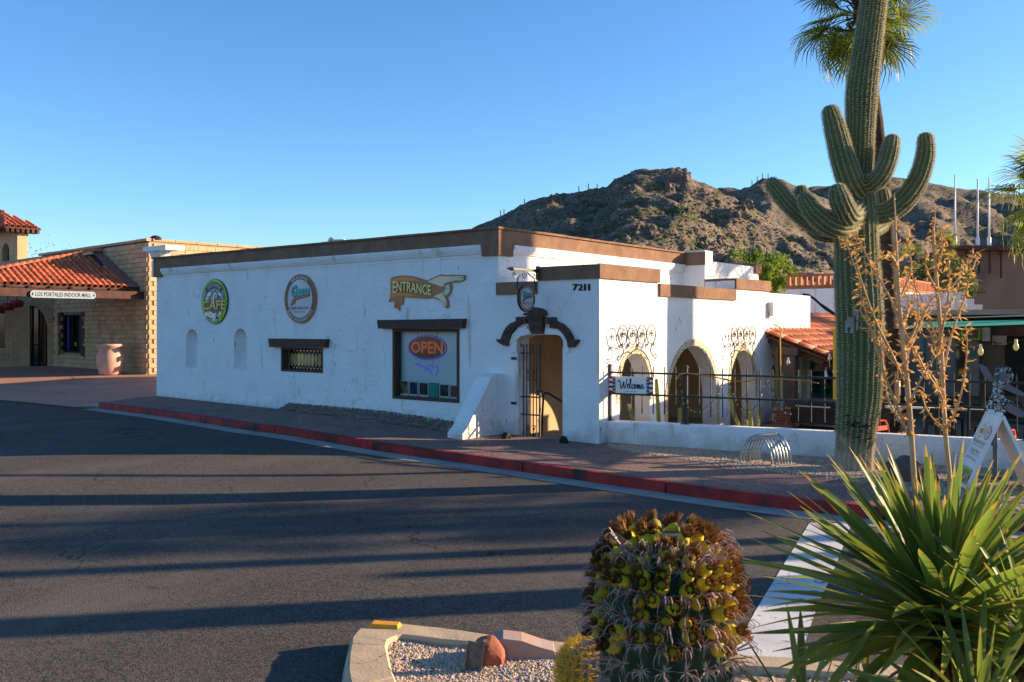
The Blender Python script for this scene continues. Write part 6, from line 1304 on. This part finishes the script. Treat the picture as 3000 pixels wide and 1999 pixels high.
for (cx,cy,sx,sy,n,s0,s1) in ((1562,404,18,12,34,1.5,3.5),(1540,425,20,16,24,1.5,4),(1710,470,12,12,10,2,4.5),(1697,492,8,6,4,3,5),(1440,445,30,8,8,1.5,3),(1372,440,30,10,8,1.5,3),(1310,470,30,12,8,1.5,3),(1620,492,10,8,3,2,4),(1240,490,10,8,4,1.5,3),(1490,530,40,15,14,1,3),(1640,560,30,15,12,1,3)):
    for k in range(n):
        h = hit(rg.gauss(cx,sx*.5),rg.gauss(cy,sy*.5),t1)
        if h: lump(mb,h-V((0,0,s0*.6)),rg.uniform(s0,s1),rg,1.1,ICO2)
for k in range(380):
    h = hit(rg.uniform(1090,1930),rg.uniform(400,640),t1)
    if h: lump(mb,h,rg.choice([.6,.8,1,1.2,1.6]),rg,.9)
struct('crags', mb, crag, kind='stuff')
scrub = mat('scrub', (.105,.11,.045), (.07,.078,.034), .2, .95); mb = MB()
for k in range(7500):
    px = rg.uniform(1090,2353); tr = t1 if px < 1900 and rg.random()<.8 else (t2_ if rg.random()<.5 else t3_); h = hit(px,rg.uniform(390,650),tr)
    if h: s_ = rg.uniform(.4,1.15)*(1 if tr is t1 else 1.8); lump(mb,h+V((0,0,s_*.3)),s_,rg,.8)
struct('scrub', mb, scrub, kind='stuff')
mb = MB()                                                            # far saguaros on the sky line
for px in (1150,1158,1205,1330,1352,1372,1728,1740,1752,1765,1980,1990,2100): 
    tr = t1 if px < 1700 else (t2_ if px < 1900 else t3_); y = 380
    while y < 600:
        h = hit(px,y,tr)
        if h: break
        y += 1.5
    if h: 
        k_ = h.length/900 if False else (1 if tr is t1 else 1.6); mb.tube([h-V((0,0,1)),h+V((0,0,5.5*k_))],.45*k_,5)
struct('far_saguaros', mb, scrub, kind='stuff')
# boulder pile at the mountain's foot
for k,(x,y,w_) in enumerate(((1665,690,40),(1610,670,36),(1710,640,34),(1750,640,30),(1800,640,42),(1870,625,52),(1600,705,30),(1650,715,30),(1920,650,30),(1965,670,26),(2005,685,22),(2060,700,34),(2100,735,20))):
    p = at(*Q2(x,y),300); r_ = w_/2.22/1.275/F*300; rock('mountain_boulder', (p.x,p.y,p.z-r_*.3), r_,r_,r_*.9, crag, 'rounded boulder in the heap behind the bright green tree', 30+k, 'boulders at the mountain foot', 2, .3)
mb = MB(); vs=[]; n=60                                                  # rocky knoll that carries them
kn = [(1560,665),(1600,640),(1640,612),(1680,600),(1720,592),(1760,598),(1800,618),(1850,640),(1920,660)]
struct('knoll', ridge([(1480,700)]+kn+[(2000,700)], 310, 200, 420, 60, 30, 3, 5.5), mtm, True)
# ------------------------------------------------------------------ far building with masts, trees
bB = at(2179.7, 570, 60); DB = V((-sY,cY,0)); RB = V((cY,sY,0))
far = thing('far_building', (bB.x+4,bB.y,-1.6), 'brown block building with a sloping roof edge far behind the patio', 'building'); fpnt = lambda K,x,y: at(*K(x,y),60)
wp_ = [V((fpnt(K7,790,195).x,fpnt(K7,790,195).y,-1.6)), fpnt(K7,790,200), fpnt(K7,1135,60), fpnt(K7,1800,72), V((fpnt(K7,1800,65).x,fpnt(K7,1800,65).y,-1.6))]
mb = MB(); mb.poly(wp_, DB*12); part('wall', mb, brownwall, far)
mb = MB(); mb.bar(fpnt(K7,770,203)-DB*.4, fpnt(K7,1135,52)-DB*.4, .9,.28); part('roof_edge', mb, mat('roof_dark_red',(.10,.04,.03),rough=.8), far); mb = MB(); mb.bar(fpnt(K7,1135,54)-DB*.4, fpnt(K7,1800,66)-DB*.4, .9,.28); part('roof_edge', mb, MATS['roof_dark_red'], far)
a, b = fpnt(K7,1275,312), fpnt(K7,1345,185); mb = MB(); mb.poly([fpnt(K7,1275,312)-DB*.05,fpnt(K7,1345,312)-DB*.05,fpnt(K7,1345,182)-DB*.05,fpnt(K7,1275,182)-DB*.05], DB*.1); w_ = part('window', mb, mat('louvre_grey',(.10,.08,.075),rough=.7), far)
for k in range(9): y = 190+k*13.5; mb = MB(); mb.bar(fpnt(K7,1278,y)-DB*.1, fpnt(K7,1342,y)-DB*.1, .06,.12); part('slat', mb, brownwall, w_)
for x in (1165,1230,1297,1357,1422): mb = MB(); mb.bar(fpnt(K7,x,62)-DB*.3, fpnt(K7,x,62)-DB*.3-V((0,0,1.6 if x!=1422 else 1.9)), .10); part('mast_bracket', mb, rustiron, far)
for x,yt,lb in ((1172,1005,'tallest white mast on the brown building'),(1302,1028,'white mast in the middle of the three on the brown building'),(1368,1022,'white mast next to the palm fronds on the brown building')):
    p, q_ = at(*KT(x,1430),59.3), at(*KT(x,yt),59.3); t = thing('mast', p, lb, 'mast', 'white masts on the far building'); mb = MB(); mb.tube([p,q_],[.07,.045],7); part('pole', mb, whitep, t, True); mb = MB(); mb.lathe([(.13,0),(.13,.7),(.07,.8)],8,Mx.Translation(p)); part('base_sleeve', mb, whitep, t)
for x,yt in ((1232,1385),(1424,1385)): p, q_ = at(*KT(x,1430),59.3), at(*KT(x,yt),59.3); mb = MB(); mb.tube([p-V((0,0,.4)),q_],.05,6); single('vent_pipe', mb, rustiron, p, 'short rusty pipe on the roof edge between the masts' if x==1232 else 'short rusty pipe on the roof edge past the masts', 'pipe')
def leafy(name, base, crown, rx, rz, n, lm, label, seed, ls=.10, tr_m=None, cl=None, cat_='tree'):
    rg = random.Random(seed); t = thing(name, base, label, cat_); b, c_ = V(base), V(crown); mb = MB(); tips=[]
    for k in range(9):
        a = k*2.4; tip = c_+V((math.cos(a)*rx*.65,math.sin(a)*rx*.65,rz*rg.uniform(-.2,.6))); mid = b.lerp(tip,.5)+V((0,0,rz*.15)); mb.tube([b,b.lerp(mid,.5),mid,tip],[rx*.045,rx*.035,rx*.025,rx*.008],6); tips.append(tip)
    part('trunk', mb, trk, t); mb = MB(); cls = []
    for k in range(cl or 60):
        while True:
            v = V((rg.uniform(-1,1),rg.uniform(-1,1),rg.uniform(-1,1)))
            if .35 < v.length < 1: break
        cls.append((V((c_.x+v.x*rx,c_.y+v.y*rx,c_.z+v.z*rz)), rg.uniform(.10,.26)*rx))
    for k in range(n):
        q_, r_ = rg.choice(cls); p = q_+V((rg.gauss(0,.5),rg.gauss(0,.5),rg.gauss(0,.55)))*r_; d = V((rg.uniform(-.6,.6),rg.uniform(-.6,.6),rg.uniform(-.3,1))).normalized()*ls*rg.uniform(.6,1.6); s_ = d.cross(V((rg.uniform(-1,1),rg.uniform(-1,1),rg.uniform(-1,1)))).normalized()*ls*.28
        mb.add([p-s_,p+s_,p+d+s_*.4,p+d-s_*.4],[(0,1,2,3)])
    part('crown', mb, lm, t, stuff=True)
pvl = mat('palo_verde_leaf',(.22,.30,.03),(.14,.21,.022),.8,.6,trans=.5); pvd = mat('olive_leaf',(.11,.15,.04),(.07,.10,.028),.8,.6,trans=.4)
c_ = at(1740,640,62); leafy('palo_verde_tree', (c_.x,c_.y,-1.6), c_, 2.5, 1.75, 9000, pvl, 'bright green palo verde tree behind the brown parapet block', 5, .17, cl=70)
c_ = at(2160,650,50); leafy('olive_green_tree', (c_.x,c_.y,-1.6), c_, 1.75, 1.5, 6000, pvd, 'duller green bushy tree in front of the brown building', 6, .13, cl=60)
c_ = at(*KT(1120,1395),58); palm('tiny fan palm top above the far roof slope', (c_.x,c_.y,-1.6), c_, .18, 18, 31, .55, 'fan palms')
c_ = at(*KT(925,1475),56); palm('little fan palm below the far roof slope', (c_.x,c_.y,-1.6), c_, .18, 16, 32, .55, 'fan palms')
c_ = at(*K1(300,440),55); leafy('treetop', (c_.x,c_.y,0), c_-V((0,0,.6)), 4.5, .8, 1500, pvd, 'thin treetop just over the mall roof line', 7, .07, cl=40)
# ------------------------------------------------------------------ trees that stand to the right of the view and throw the long shadows
for k,(x,d_,h_,r_,sz,lb) in enumerate(((15.6,23.0,13.5,.21,1.15,'fan palm by the patio that shades the parapet corner'),(19,23.9,14.5,.2,1.15,'fan palm beyond the patio corner'),(14,18.4,10,.12,.8,'thin young fan palm inside the patio'),(20,16.1,12,.13,.8,'thin tall fan palm by the road bend'),(23,15.75,12.6,.12,.8,'thin tall fan palm across the road bend'),(17.5,13.25,9.0,.19,1.15,'fan palm at the car park edge'),(30,17.9,8.3,.17,.95,'fan palm on the far kerb'),(32,17.2,9.3,.18,.8,'last fan palm of the row'))):
    p = camxy(x,d_); palm(lb, (p.x,p.y,-.4), (p.x,p.y,h_), r_, 24, 50+k, sz, 'fan palms')
for x,d_,h_,r_,lb in ((11.5,10.4,4.6,.33,'thick saguaro by the car park with one arm'),(16,12.25,4.4,.17,'slender saguaro by the car park with one arm')):
    p = camxy(x,d_); t = thing('saguaro_cactus', (p.x,p.y,-.4), lb, 'cactus'); bm1, rid = ribbed([(p.x,p.y,-.6),(p.x,p.y,1.5),(p.x+.05,p.y,3.0),(p.x,p.y,h_)],[r_*.85,r_,r_*.95,r_*.8],18,.14,.2); part('trunk', bm1, sag_g, t, True)
    q_ = V((p.x,p.y,1.6)); bm1, rid = ribbed([q_+V((.1,0,0)),q_+V((.5,.1,.05)),q_+V((.65,.1,.5)),q_+V((.63,.1,1.1))],[r_*.5]*4,12,.14,.15); part('arm', bm1, sag_g, t, True)
# ------------------------------------------------------------------ planted island in front
IZ = zr(10)+.17; GZ = IZ-.05
oi = lambda x,y: onZ(*Q1(x,y), IZ)
outer = [oi(*p) for p in [(560,960),(490,700),(462,560),(470,450),(492,350),(545,292),(640,264),(760,262),(1050,290),(1380,338),(1560,358),(1900,392)]] + [onZ(1560,1492,IZ), onZ(1850,1512,IZ), onZ(2420,1548,IZ), camxy(5.5,5.0)]
inner = [oi(*p) for p in [(900,960),(800,690),(745,540),(716,410),(724,372),(800,338),(980,356),(1190,380),(1420,408),(1600,430),(1870,462)]] + [onZ(1560,1520,IZ), onZ(1850,1540,IZ), onZ(2420,1580,IZ), camxy(5.5,4.8)]
islk = mat('island_kerb', (.50,.38,.24), (.40,.31,.2), 5, .85, .5, 30); add_peel(islk, (.55,.36,.05), 6, .66, .04, (1,1,1)); add_crack(islk, (.1,.08,.05), 1.2, .006)
isk = bpy.data.objects.new('island_kerb', None); COL.objects.link(isk); isk['kind'] = 'structure'
cuts = [(0,0),(1,1.0),(3,3.1)]
def edge(pts, f_): i = min(int(f_),len(pts)-2); return pts[i].lerp(pts[i+1], f_-i)
def stone_k(o0,o1,i0,i1,n=8):
    mb = MB(); vs=[]; fs=[]; lo = zr(10)-.05
    for k in range(n+1):
        t = k/n; a = edge(outer,lerp(o0,o1,t)); b = edge(inner,lerp(i0,i1,t)); out = (a-b).normalized(); w_ = .008*noise.noise(a*3)
        vs += [V((a.x,a.y,lo))+out*.05, V((a.x,a.y,IZ-.045+w_))+out*.012, V((a.x,a.y,IZ-.004+w_))-out*.02, V((b.x,b.y,IZ-.004+w_))+out*.02, V((b.x,b.y,IZ-.03+w_)), V((b.x,b.y,lo))]
    for k in range(n):
        for q in range(5): fs.append((k*6+q,k*6+q+1,(k+1)*6+q+1,(k+1)*6+q))
    fs += [(5,4,3,2,1,0), tuple(n*6+q for q in range(6))]; mb.add(vs,fs); struct('kerb_stone', mb, islk, parent=isk)
for o0,o1,i0,i1 in ((0,1.15,0,1.55),(1.19,3.55,1.6,3.1),(3.58,9.1,3.13,7.75),(9.14,11.6,7.8,10.2),(11.63,13.5,10.23,12.4),(13.53,15,12.43,14)): stone_k(o0,o1,i0,i1,14)
gpoly = [(p.x,p.y) for p in inner] + [tuple(camxy(5.5,1.2).xy), tuple(camxy(-1.2,1.2).xy)]
gzi = lambda x,y: GZ+.02*noise.noise(V((x*2.2,y*2.2,4)))
struct('island_soil', sheet(gpoly, gzi, .25), gravelm, True)
rg = random.Random(8); vis = [(p.x,p.y) for p in inner[:11]] + [tuple(onZ(1480,1530,GZ).xy), tuple(onZ(1480,1800,GZ).xy), tuple(onZ(1000,1800,GZ).xy)]
mb = MB(); pebbles(mb, scatter(vis, 9500, gzi, rg), .007, .018, rng, .8); struct('gravel', mb, pebm, kind='stuff')
mb = MB(); pebbles(mb, scatter(vis, 1500, gzi, rg), .007, .02, rng, .8); struct('gravel', mb, mat('pebble_grey',(.42,.42,.44),(.26,.26,.28),14,.85), kind='stuff')
vis2 = [tuple(onZ(1750,1520,GZ).xy),tuple(onZ(2353,1560,GZ).xy),tuple(camxy(2.8,2.5).xy),tuple(camxy(1.0,2.5).xy)]
mb = MB(); pebbles(mb, scatter(vis2, 3500, gzi, rg), .009, .022, rng, .8); struct('gravel', mb, pebm, kind='stuff')
p = oi(690,290); mb = MB(); m_ = Mx.Translation(p) @ Mx.Rotation(YAW-.1,4,'Z'); mb.add([(-.13,-.05,.0),(.13,-.055,0),(.14,.05,0),(-.12,.055,0),(-.085,-.032,.028),(.12,-.035,.024),(.125,.03,.03),(-.08,.036,.035)],[(0,1,5,4),(1,2,6,5),(2,3,7,6),(3,0,4,7),(4,5,6,7)],m_); single('kerb_marker', mb, mat('yellow_reflector',(.75,.33,.015),(.6,.25,.02),20,.5,.3,60), p, 'amber raised marker stuck on the island kerb', 'marker')
rr1 = mat('red_sandstone',(.36,.115,.06),(.28,.09,.05),6,.9,.3,40); rr2 = mat('grey_pink_stone',(.30,.26,.24),(.36,.22,.17),4,.9,.4,30)
p = onZ(*Q1(1345,505),GZ); rock('red_stone', (p.x,p.y,p.z+.05), .14,.11,.125, rr1, 'rounded red sandstone rock on the island gravel', 2, 'island rocks', 3, .25)
p = onZ(*Q1(1560,500),GZ); t_ = V((cY,sY,0)); mb = MB(); pts = [(-.23,0),(-.2,.16),(-.13,.19),(.0,.17),(.13,.11),(.22,.08),(.24,.02),(.2,-.02)]; mb.poly([p+t_*(u*1.05)+V((0,0,v*.8)) for u,v in pts], V((-sY*.2,cY*.2,.0))); single('grey_stone', mb, rr2, p, 'flat-sided grey and pink stone beside the red rock', 'rock', 'island rocks')
p = onZ(*Q1(1250,565),GZ); stub = thing('metal_stub', p, 'bent steel channel stub in front of the red rock', 'post'); d_ = (t_*.12+V((0,0,1))).normalized(); mb = MB(); h_ = .215
s2 = t_.cross(d_).normalized(); 
for a, b, th in ((-.06,.06,.0),): mb.poly([p+t_*-.055-s2*.02, p+t_*.055-s2*.02, p+t_*.055+d_*h_-s2*.02, p+t_*.02+d_*(h_-.025)-s2*.02, p+t_*-.055+d_*(h_*.96)-s2*.02], s2*.008)
part('web', mb, mat('weathered_steel',(.20,.18,.15),(.12,.11,.10),20,.6,.4,60), stub); mb = MB(); mb.bar(p+t_*.06, p+t_*.06+d_*h_*.97, .012,.05,up=tuple(s2)); part('flange', mb, MATS['weathered_steel'], stub); mb = MB(); mb.bar(p-t_*.06, p-t_*.06+d_*h_*.9, .012,.05,up=tuple(s2)); part('flange', mb, MATS['weathered_steel'], stub)
for f_ in (.2,.5,.8): mb = MB(); q_ = p+d_*h_*f_-s2*.022*(1); mb.lathe([(.014,-.002),(.014,.004)],10,Mx.Translation(q_-s2*.0) @ s2.to_track_quat('Z','Y').to_matrix().to_4x4()); part('bolt_hole', mb, blackm, stub)
# ------------------------------------------------------------------ barrel cactus with fruit
BD = 3.4; bc = at(1530,1400,BD); zt_ = at(1530,1215,BD).z; Rb = .262; bz = lambda y: at(1530,y+14,BD).z
bar_g = mat('barrel_skin',(.035,.06,.022),(.022,.042,.016),8,.6,.3,60)
bar = thing('barrel_cactus', (bc.x,bc.y,GZ), 'big hooked-spine barrel cactus crowned with yellow fruit', 'cactus')
prof = [(GZ-.05,.23),(GZ+.3,.25),(bz(1650),.25),(bz(1500),.243),(bz(1420),.232),(bz(1330),.214),(bz(1270),.185),(bz(1235),.14),(bz(1215),.07)]
bm1, rid = ribbed([(bc.x,bc.y,z) for z,r_ in prof],[r_ for z,r_ in prof],20,.2,.035,False); part('body', bm1, bar_g, bar, True)
rg = random.Random(17); sp1 = MB(); hk = MB()
def hook(mb, p, n_, up, L_, w_, rg):
    s_ = n_.cross(up).normalized(); b_ = (n_+up*rg.uniform(-.3,.5)+s_*rg.uniform(-.35,.35)).normalized(); e1 = p+b_*L_*.75; e2 = e1+(b_*.5+up*-.5).normalized()*L_*.2; e3 = e2+(up*-.9-b_*.3).normalized()*L_*.14; mb.tube([p,p.lerp(e1,.5),e1,e2,e3],[w_,w_*.9,w_*.8,w_*.6,w_*.15],4)
for line in rid:
    acc = rg.uniform(0,.05)
    for (a,na),(b,nb) in zip(line,line[1:]):
        acc += (b-a).length
        if acc < .05 or a.z < bz(1640): continue
        acc = 0; n_ = na.copy(); top = a.z > bz(1290); n_ = (n_+V((0,0,.9 if top else .1))).normalized()
        if n_.dot(CAM-a) < -.3: continue
        u_ = V((0,0,1)); s_ = n_.cross(u_).normalized(); p = a
        for k in range(15):
            an = rg.uniform(0,6.28); d_ = (s_*math.cos(an)+u_*math.sin(an)+n_*rg.uniform(.15,.7)).normalized()*rg.uniform(.035,.06); w_ = d_.cross(CAM-p).normalized()*.0017; sp1.add([p-w_,p+w_,p+d_],[(0,1,2)])
        for k in range(5): hook(hk,p,n_,u_,rg.uniform(.055,.085)*(1.6 if a.z > bz(1480) else 1),.0026,rg)
part('spines', sp1, mat('barrel_spine_pale',(.60,.50,.42),(.42,.33,.27),60,.6), bar, stuff=True); part('hooked_spines', hk, mat('barrel_spine_red',(.34,.16,.11),(.40,.30,.27),50,.5), bar, stuff=True)
frm = mat('cactus_fruit',(.62,.45,.03),(.45,.36,.03),30,.75,.9,70,rnd=.35,spec=.15); tuf = mat('dried_flower',(.26,.12,.03),(.10,.05,.02),30,.9,rnd=.5,trans=.3)
fm_ = MB(); fm_.add([(x*.026*(1+.15*noise.noise(V((x*6,y*6,z*6)))),y*.026,z*.032) for x,y,z in ICO2[0]],ICO2[1]); fm_ = smesh(fm_, frm, True)
tf = MB(); r3 = random.Random(4)
for k in range(110): a = r3.uniform(0,6.28); d_ = V((math.cos(a)*r3.uniform(.0,.6),math.sin(a)*r3.uniform(.0,.6),1)).normalized()*r3.uniform(.012,.034); s_ = V((-math.sin(a),math.cos(a),.2))*.0017; b0 = V((math.cos(a)*.011,math.sin(a)*.011,.02)); tf.add([b0-s_,b0+s_,b0+d_+s_*.7,b0+d_-s_*.7],[(0,1,2,3)])
tf_me = smesh(tf, tuf)
def rad_at(z): return interp([(a,b) for a,b in prof], z)
nfr = 0
for ring_, (y, cnt_) in enumerate(((1219,5),(1227,9),(1238,12),(1256,15),(1278,18),(1304,20),(1334,21),(1368,20),(1404,17),(1438,9))):
    for k in range(cnt_):
        a = 2*math.pi*(k+rg.uniform(-.2,.2)+.5*(ring_%2))/cnt_; z = bz(y)+rg.uniform(-.012,.012); r_ = rad_at(z)*1.0+.012
        if rg.random() < .12: continue
        dz = (rad_at(z+.03)-rad_at(z-.03))/.06; n_ = V((math.cos(a),math.sin(a),-dz*.9+.25)).normalized(); o = V((bc.x+math.cos(a)*r_,bc.y+math.sin(a)*r_,z)); rot = n_.to_track_quat('Z','Y').to_matrix().to_4x4(); s_ = rg.uniform(.85,1.2)
        f_ = piece('fruit', fm_, bar, Mx.Translation(o+n_*.012) @ rot @ Mx.Scale(s_,4)); piece('dried_flower', tf_me, bar, Mx.Translation(o+n_*.016) @ rot @ Mx.Scale(s_*rg.uniform(.9,1.25)*(1.2 if y < 1262 else 1.05),4)); nfr += 1
# small golden barrel
gD = 5.35; gc = at(1352,1540,gD); grd = .175; gcz = at(1352,1535,gD).z
gold = thing('golden_barrel', (gc.x,gc.y,GZ), 'small golden barrel cactus beside the big one', 'cactus'); gprof = [(GZ-.05,.13),(gcz-.12,.165),(gcz,.175),(gcz+.08,.15),(gcz+.13,.11),(gcz+.155,.05)]
bm1, rid = ribbed([(gc.x,gc.y,z) for z,r_ in gprof],[r_ for z,r_ in gprof],22,.15,.03,False); part('body', bm1, mat('golden_barrel_skin',(.22,.19,.04),(.14,.13,.03),9,.6), gold, True)
mb = MB()
for line in rid:
    for (a,na),(b,nb) in zip(line,line[1:]):
        for f_ in (0,.5):
            p = a.lerp(b,f_); n_ = (na+V((0,0,.25+2.2*max(0,(p.z-gcz)/.16)))).normalized()
            for k in range(10): d_ = (n_+V((rg.gauss(0,.6),rg.gauss(0,.6),rg.gauss(0,.6)))).normalized()*rg.uniform(.03,.06); w_ = d_.cross(CAM-p).normalized()*.0024; mb.add([p-w_,p+w_,p+d_],[(0,1,2)])
part('spines', mb, mat('golden_spine',(.80,.52,.07),(.68,.42,.05),20,.5,trans=.35), gold, stuff=True)
# ------------------------------------------------------------------ yuccas
yl = mat('yucca_leaf',(.21,.285,.04),(.12,.19,.032),5,.45,.1,40,trans=.42,rnd=.35,spec=.5,stretch=(1,1,.3)); yld = mat('yucca_dry_leaf',(.30,.19,.085),(.20,.12,.05),5,.8,trans=.2,rnd=.3)
edg = mat('yucca_leaf_edge',(.42,.30,.05),rough=.5,trans=.4)
def leafmesh(L_, w_, bend, seed, m_, tipm=None, curl=0):
    rg = random.Random(seed); n = 12; vs=[]; mb = MB(); ang = 0; p = V((0,0,0)); tw = rg.uniform(-.4,.4)
    for i in range(n+1):
        t = i/n; w0 = w_*(.75+.5*t if t < .35 else (.925+.1*math.sin((t-.35)*2) if t<.55 else 1.0*(1-((t-.55)/.45)**1.7)))*.5 + .0004
        d = V((math.sin(ang),0,math.cos(ang))); nrm = V((math.cos(ang),0,-math.sin(ang))); sd_ = V((0,1,0))*math.cos(tw*t)+nrm*math.sin(tw*t); k = w0*.45*(1-t*.5)
        vs += [p+sd_*w0-nrm*k, p+nrm*k*.3, p-sd_*w0-nrm*k]; p = p + d*(L_/n); ang += bend/n*(1+curl*t*2)
    fs = [(3*i+q,3*i+q+1,3*i+4+q,3*i+3+q) for i in range(n) for q in (0,1)]; mb.add(vs,fs); k = len(fs); e = .0016; k0 = len(mb.v)
    ev = []
    for i in range(n+1):
        a, b, c_ = vs[3*i],vs[3*i+1],vs[3*i+2]; ev += [a, a+(a-b).normalized()*e, c_, c_+(c_-b).normalized()*e]
    mb.add(ev,[(4*i,4*i+1,4*i+5,4*i+4) for i in range(n)]+[(4*i+3,4*i+2,4*i+6,4*i+7) for i in range(n)])
    me = smesh(mb, m_, True); me.materials.append(tipm or m_)
    idx = [0]*len(me.polygons)
    for i in range(len(idx)):
        if i >= k or (i//2) >= n-1: idx[i] = 1
    me.polygons.foreach_set('material_index', idx); return me
LV = [leafmesh(.95,.054+.012*(i%3-1),b,i,yl,edg) for i,b in enumerate((.05,.15,.3,.45,.2,.1))]; LB = [leafmesh(.9,.06,b,20+i,yl,edg,.8) for i,b in enumerate((1.1,1.5,1.9,2.3))]; LDr = [leafmesh(.8,.04,b,40+i,yld,yld,.5) for i,b in enumerate((1.2,1.9,.5))]
def yucca(c_, n, size, label, seed, lean=V((0,0,0)), dry=18, low=14, name='yucca', group='yuccas on the island'):
    rg = random.Random(seed); t = thing(name, (c_.x,c_.y,GZ), label, 'yucca', group); mb = MB(); mb.tube([(c_.x,c_.y,GZ-.05),(c_.x,c_.y,lerp(GZ,c_.z,.5)),(c_.x,c_.y,c_.z+.05)],[.10,.095,.06],8); part('trunk', mb, trk, t)
    def put(me, az_, tilt, s_, dz): 
        ax_ = V((math.cos(az_),math.sin(az_),0)); m_ = Mx.Translation(c_+V((0,0,dz))+ax_*.03) @ Mx.Rotation(az_,4,'Z') @ Mx.Rotation(tilt,4,'Y') @ Mx.Rotation(rg.uniform(-.5,.5),4,'Z') @ Mx.Scale(s_,4); piece('leaf', me, t, m_)
    for k in range(n):
        f_ = (k+.5)/n; tilt = lerp(.05,1.62,f_**.85)+rg.uniform(-.2,.2); put(LV[rg.randrange(6)], k*2.39996+rg.uniform(-.2,.2), tilt, size*rg.uniform(.8,1.06)*(.70+.27*min(1,f_*1.6)), .10*(1-f_)+rg.uniform(-.03,.03))
    for k in range(low): put(LB[rg.randrange(4)], k*2.39996+rg.uniform(-.3,.3), rg.uniform(1.1,1.6), size*rg.uniform(.7,1.0), rg.uniform(-.12,-.02))
    for k in range(dry): put(LDr[rg.randrange(3)], rg.uniform(0,6.28), rg.uniform(1.3,2.1), size*rg.uniform(.6,.9), rg.uniform(-.3,-.06))
    return t
yc = at(2165,1440,4.0); yt_ = yucca(yc, 200, 1.0, 'large spiky yucca at the foot of the dry flower stalks', 3, dry=44, low=30)
y2 = at(2370,1500,3.5); yucca(y2, 42, .62, 'small yucca crowding the large one', 5, dry=6, low=6)
y3_ = at(1850,1700,3.6); yucca(y3_, 14, .62, 'young yucca shoot between barrel cactus and large yucca', 6, dry=2, low=2)
y4 = at(2250,1680,3.2); yucca(y4, 26, .6, 'low yucca tuft under the large yucca', 7, dry=6, low=8)
# dry flower stalks with seed pods
stm = mat('dry_stalk',(.58,.38,.20),(.44,.28,.14),9,.8,.4,50); podm = mat('dry_pod',(.66,.38,.12),(.50,.28,.09),14,.75,trans=.35)
def stalk(main, rads, brs, D_, label, seed):
    rg = random.Random(seed); P = lambda x,y,o=0: at(*K7(x,y),D_+o); b = P(*main[0]); t = thing('flower_stalk', b, label, 'flower stalk', 'dry flower stalks'); mb = MB(); pts = cat([tuple(P(*p)) for p in main],4); n = len(pts); mb.tube(pts,[interp(rads,i/(n-1)) for i in range(n)],7); part('stem', mb, stm, t, True); pods = MB()
    def pod(p, d):
        L_ = rg.uniform(.012,.034); d = (d+V((rg.gauss(0,.9),rg.gauss(0,.9),rg.gauss(0,.9)))).normalized(); e = p+d*L_; q2 = e+(d+V((rg.gauss(0,1),rg.gauss(0,1),rg.gauss(0,1)))).normalized()*L_*.6; s_ = d.cross(V((rg.gauss(0,1),rg.gauss(0,1),rg.gauss(0,1)))).normalized()*rg.uniform(.003,.0075); pods.add([p-s_*.3,p+s_*.3,e+s_,e-s_,q2+s_*.3,q2-s_*.3],[(0,1,2,3),(3,2,4,5)])
    for k in range(60): i = rg.randrange(int(n*.3),n-1); pod(pts[i],V((rg.gauss(0,1),rg.gauss(0,1),.3)))
    for br in brs:
        o = rg.uniform(-.35,.35); m_ = len(br); bp_ = cat([tuple(P(x,y,o*k/(m_-1))) for k,(x,y) in enumerate(br)],4); mb = MB(); k_ = len(bp_); mb.tube(bp_,[lerp(.0062,.002,i/(k_-1)) for i in range(k_)],5); part('branch', mb, stm, t, True)
        for i in range(k_):
            for _ in range(3): pod(bp_[i],V((rg.gauss(0,1),rg.gauss(0,1),.2)))
            if rg.random() < .5: mb2 = None; pod(bp_[i],V((rg.gauss(0,1),rg.gauss(0,1),-.2)))
    part('seed_pods', pods, podm, t, stuff=True)
stalk([(1010,1800),(960,1600),(940,1400),(925,1180),(912,1000),(895,800),(870,560),(850,330),(838,120),(830,-40),(828,-140),(822,-260)],[(0,.013),(.4,.012),(.7,.008),(1,.002)],
 [[(905,1130),(830,940),(760,760),(700,560),(640,360),(625,250),(560,60),(540,10)],[(885,830),(800,640),(720,480),(640,260),(600,100),(612,-20)],[(880,700),(960,520),(1010,400),(1060,330),(1150,280),(1240,150),(1300,75)],[(870,600),(940,640),(1010,770),(1090,890),(1110,980)],[(862,480),(800,340),(720,200),(680,130),(610,-20)],[(850,350),(920,180),(900,20),(915,-60)],[(905,960),(980,800),(1080,640),(1090,560)],[(862,520),(900,430),(905,330),(890,200)],[(910,1120),(800,950),(770,820),(745,560),(760,420)],[(838,150),(800,90),(760,120)],[(880,760),(800,690),(740,590),(640,440),(635,380)],[(875,640),(950,500),(960,350),(915,170)]],4.05,'dry tan flower stalk rising nearest the saguaro',1)
stalk([(1150,1600),(1140,1350),(1120,1150),(1105,900),(1095,650),(1080,400),(1062,180),(1050,20),(1050,-60),(1060,-180)],[(0,.012),(.5,.010),(.8,.007),(1,.002)],
 [[(1120,1100),(1180,980),(1225,800),(1240,620),(1235,500)],[(1100,800),(1150,560),(1200,420),(1230,330),(1262,200),(1300,100)],[(1095,640),(1010,420),(960,300),(860,210)],[(1090,560),(1130,360),(1140,200),(1132,90)],[(1070,300),(1010,180),(1000,60)],[(1080,480),(1140,400),(1190,260),(1210,150)],[(1110,960),(1050,800),(960,700),(900,560),(850,480)],[(1062,200),(1100,60),(1095,10),(1090,-50)],[(1115,1100),(1020,1000),(975,880)],[(1100,760),(1040,560),(990,480),(905,400)]],4.35,'dry tan flower stalk leaning over the sandwich board',2)
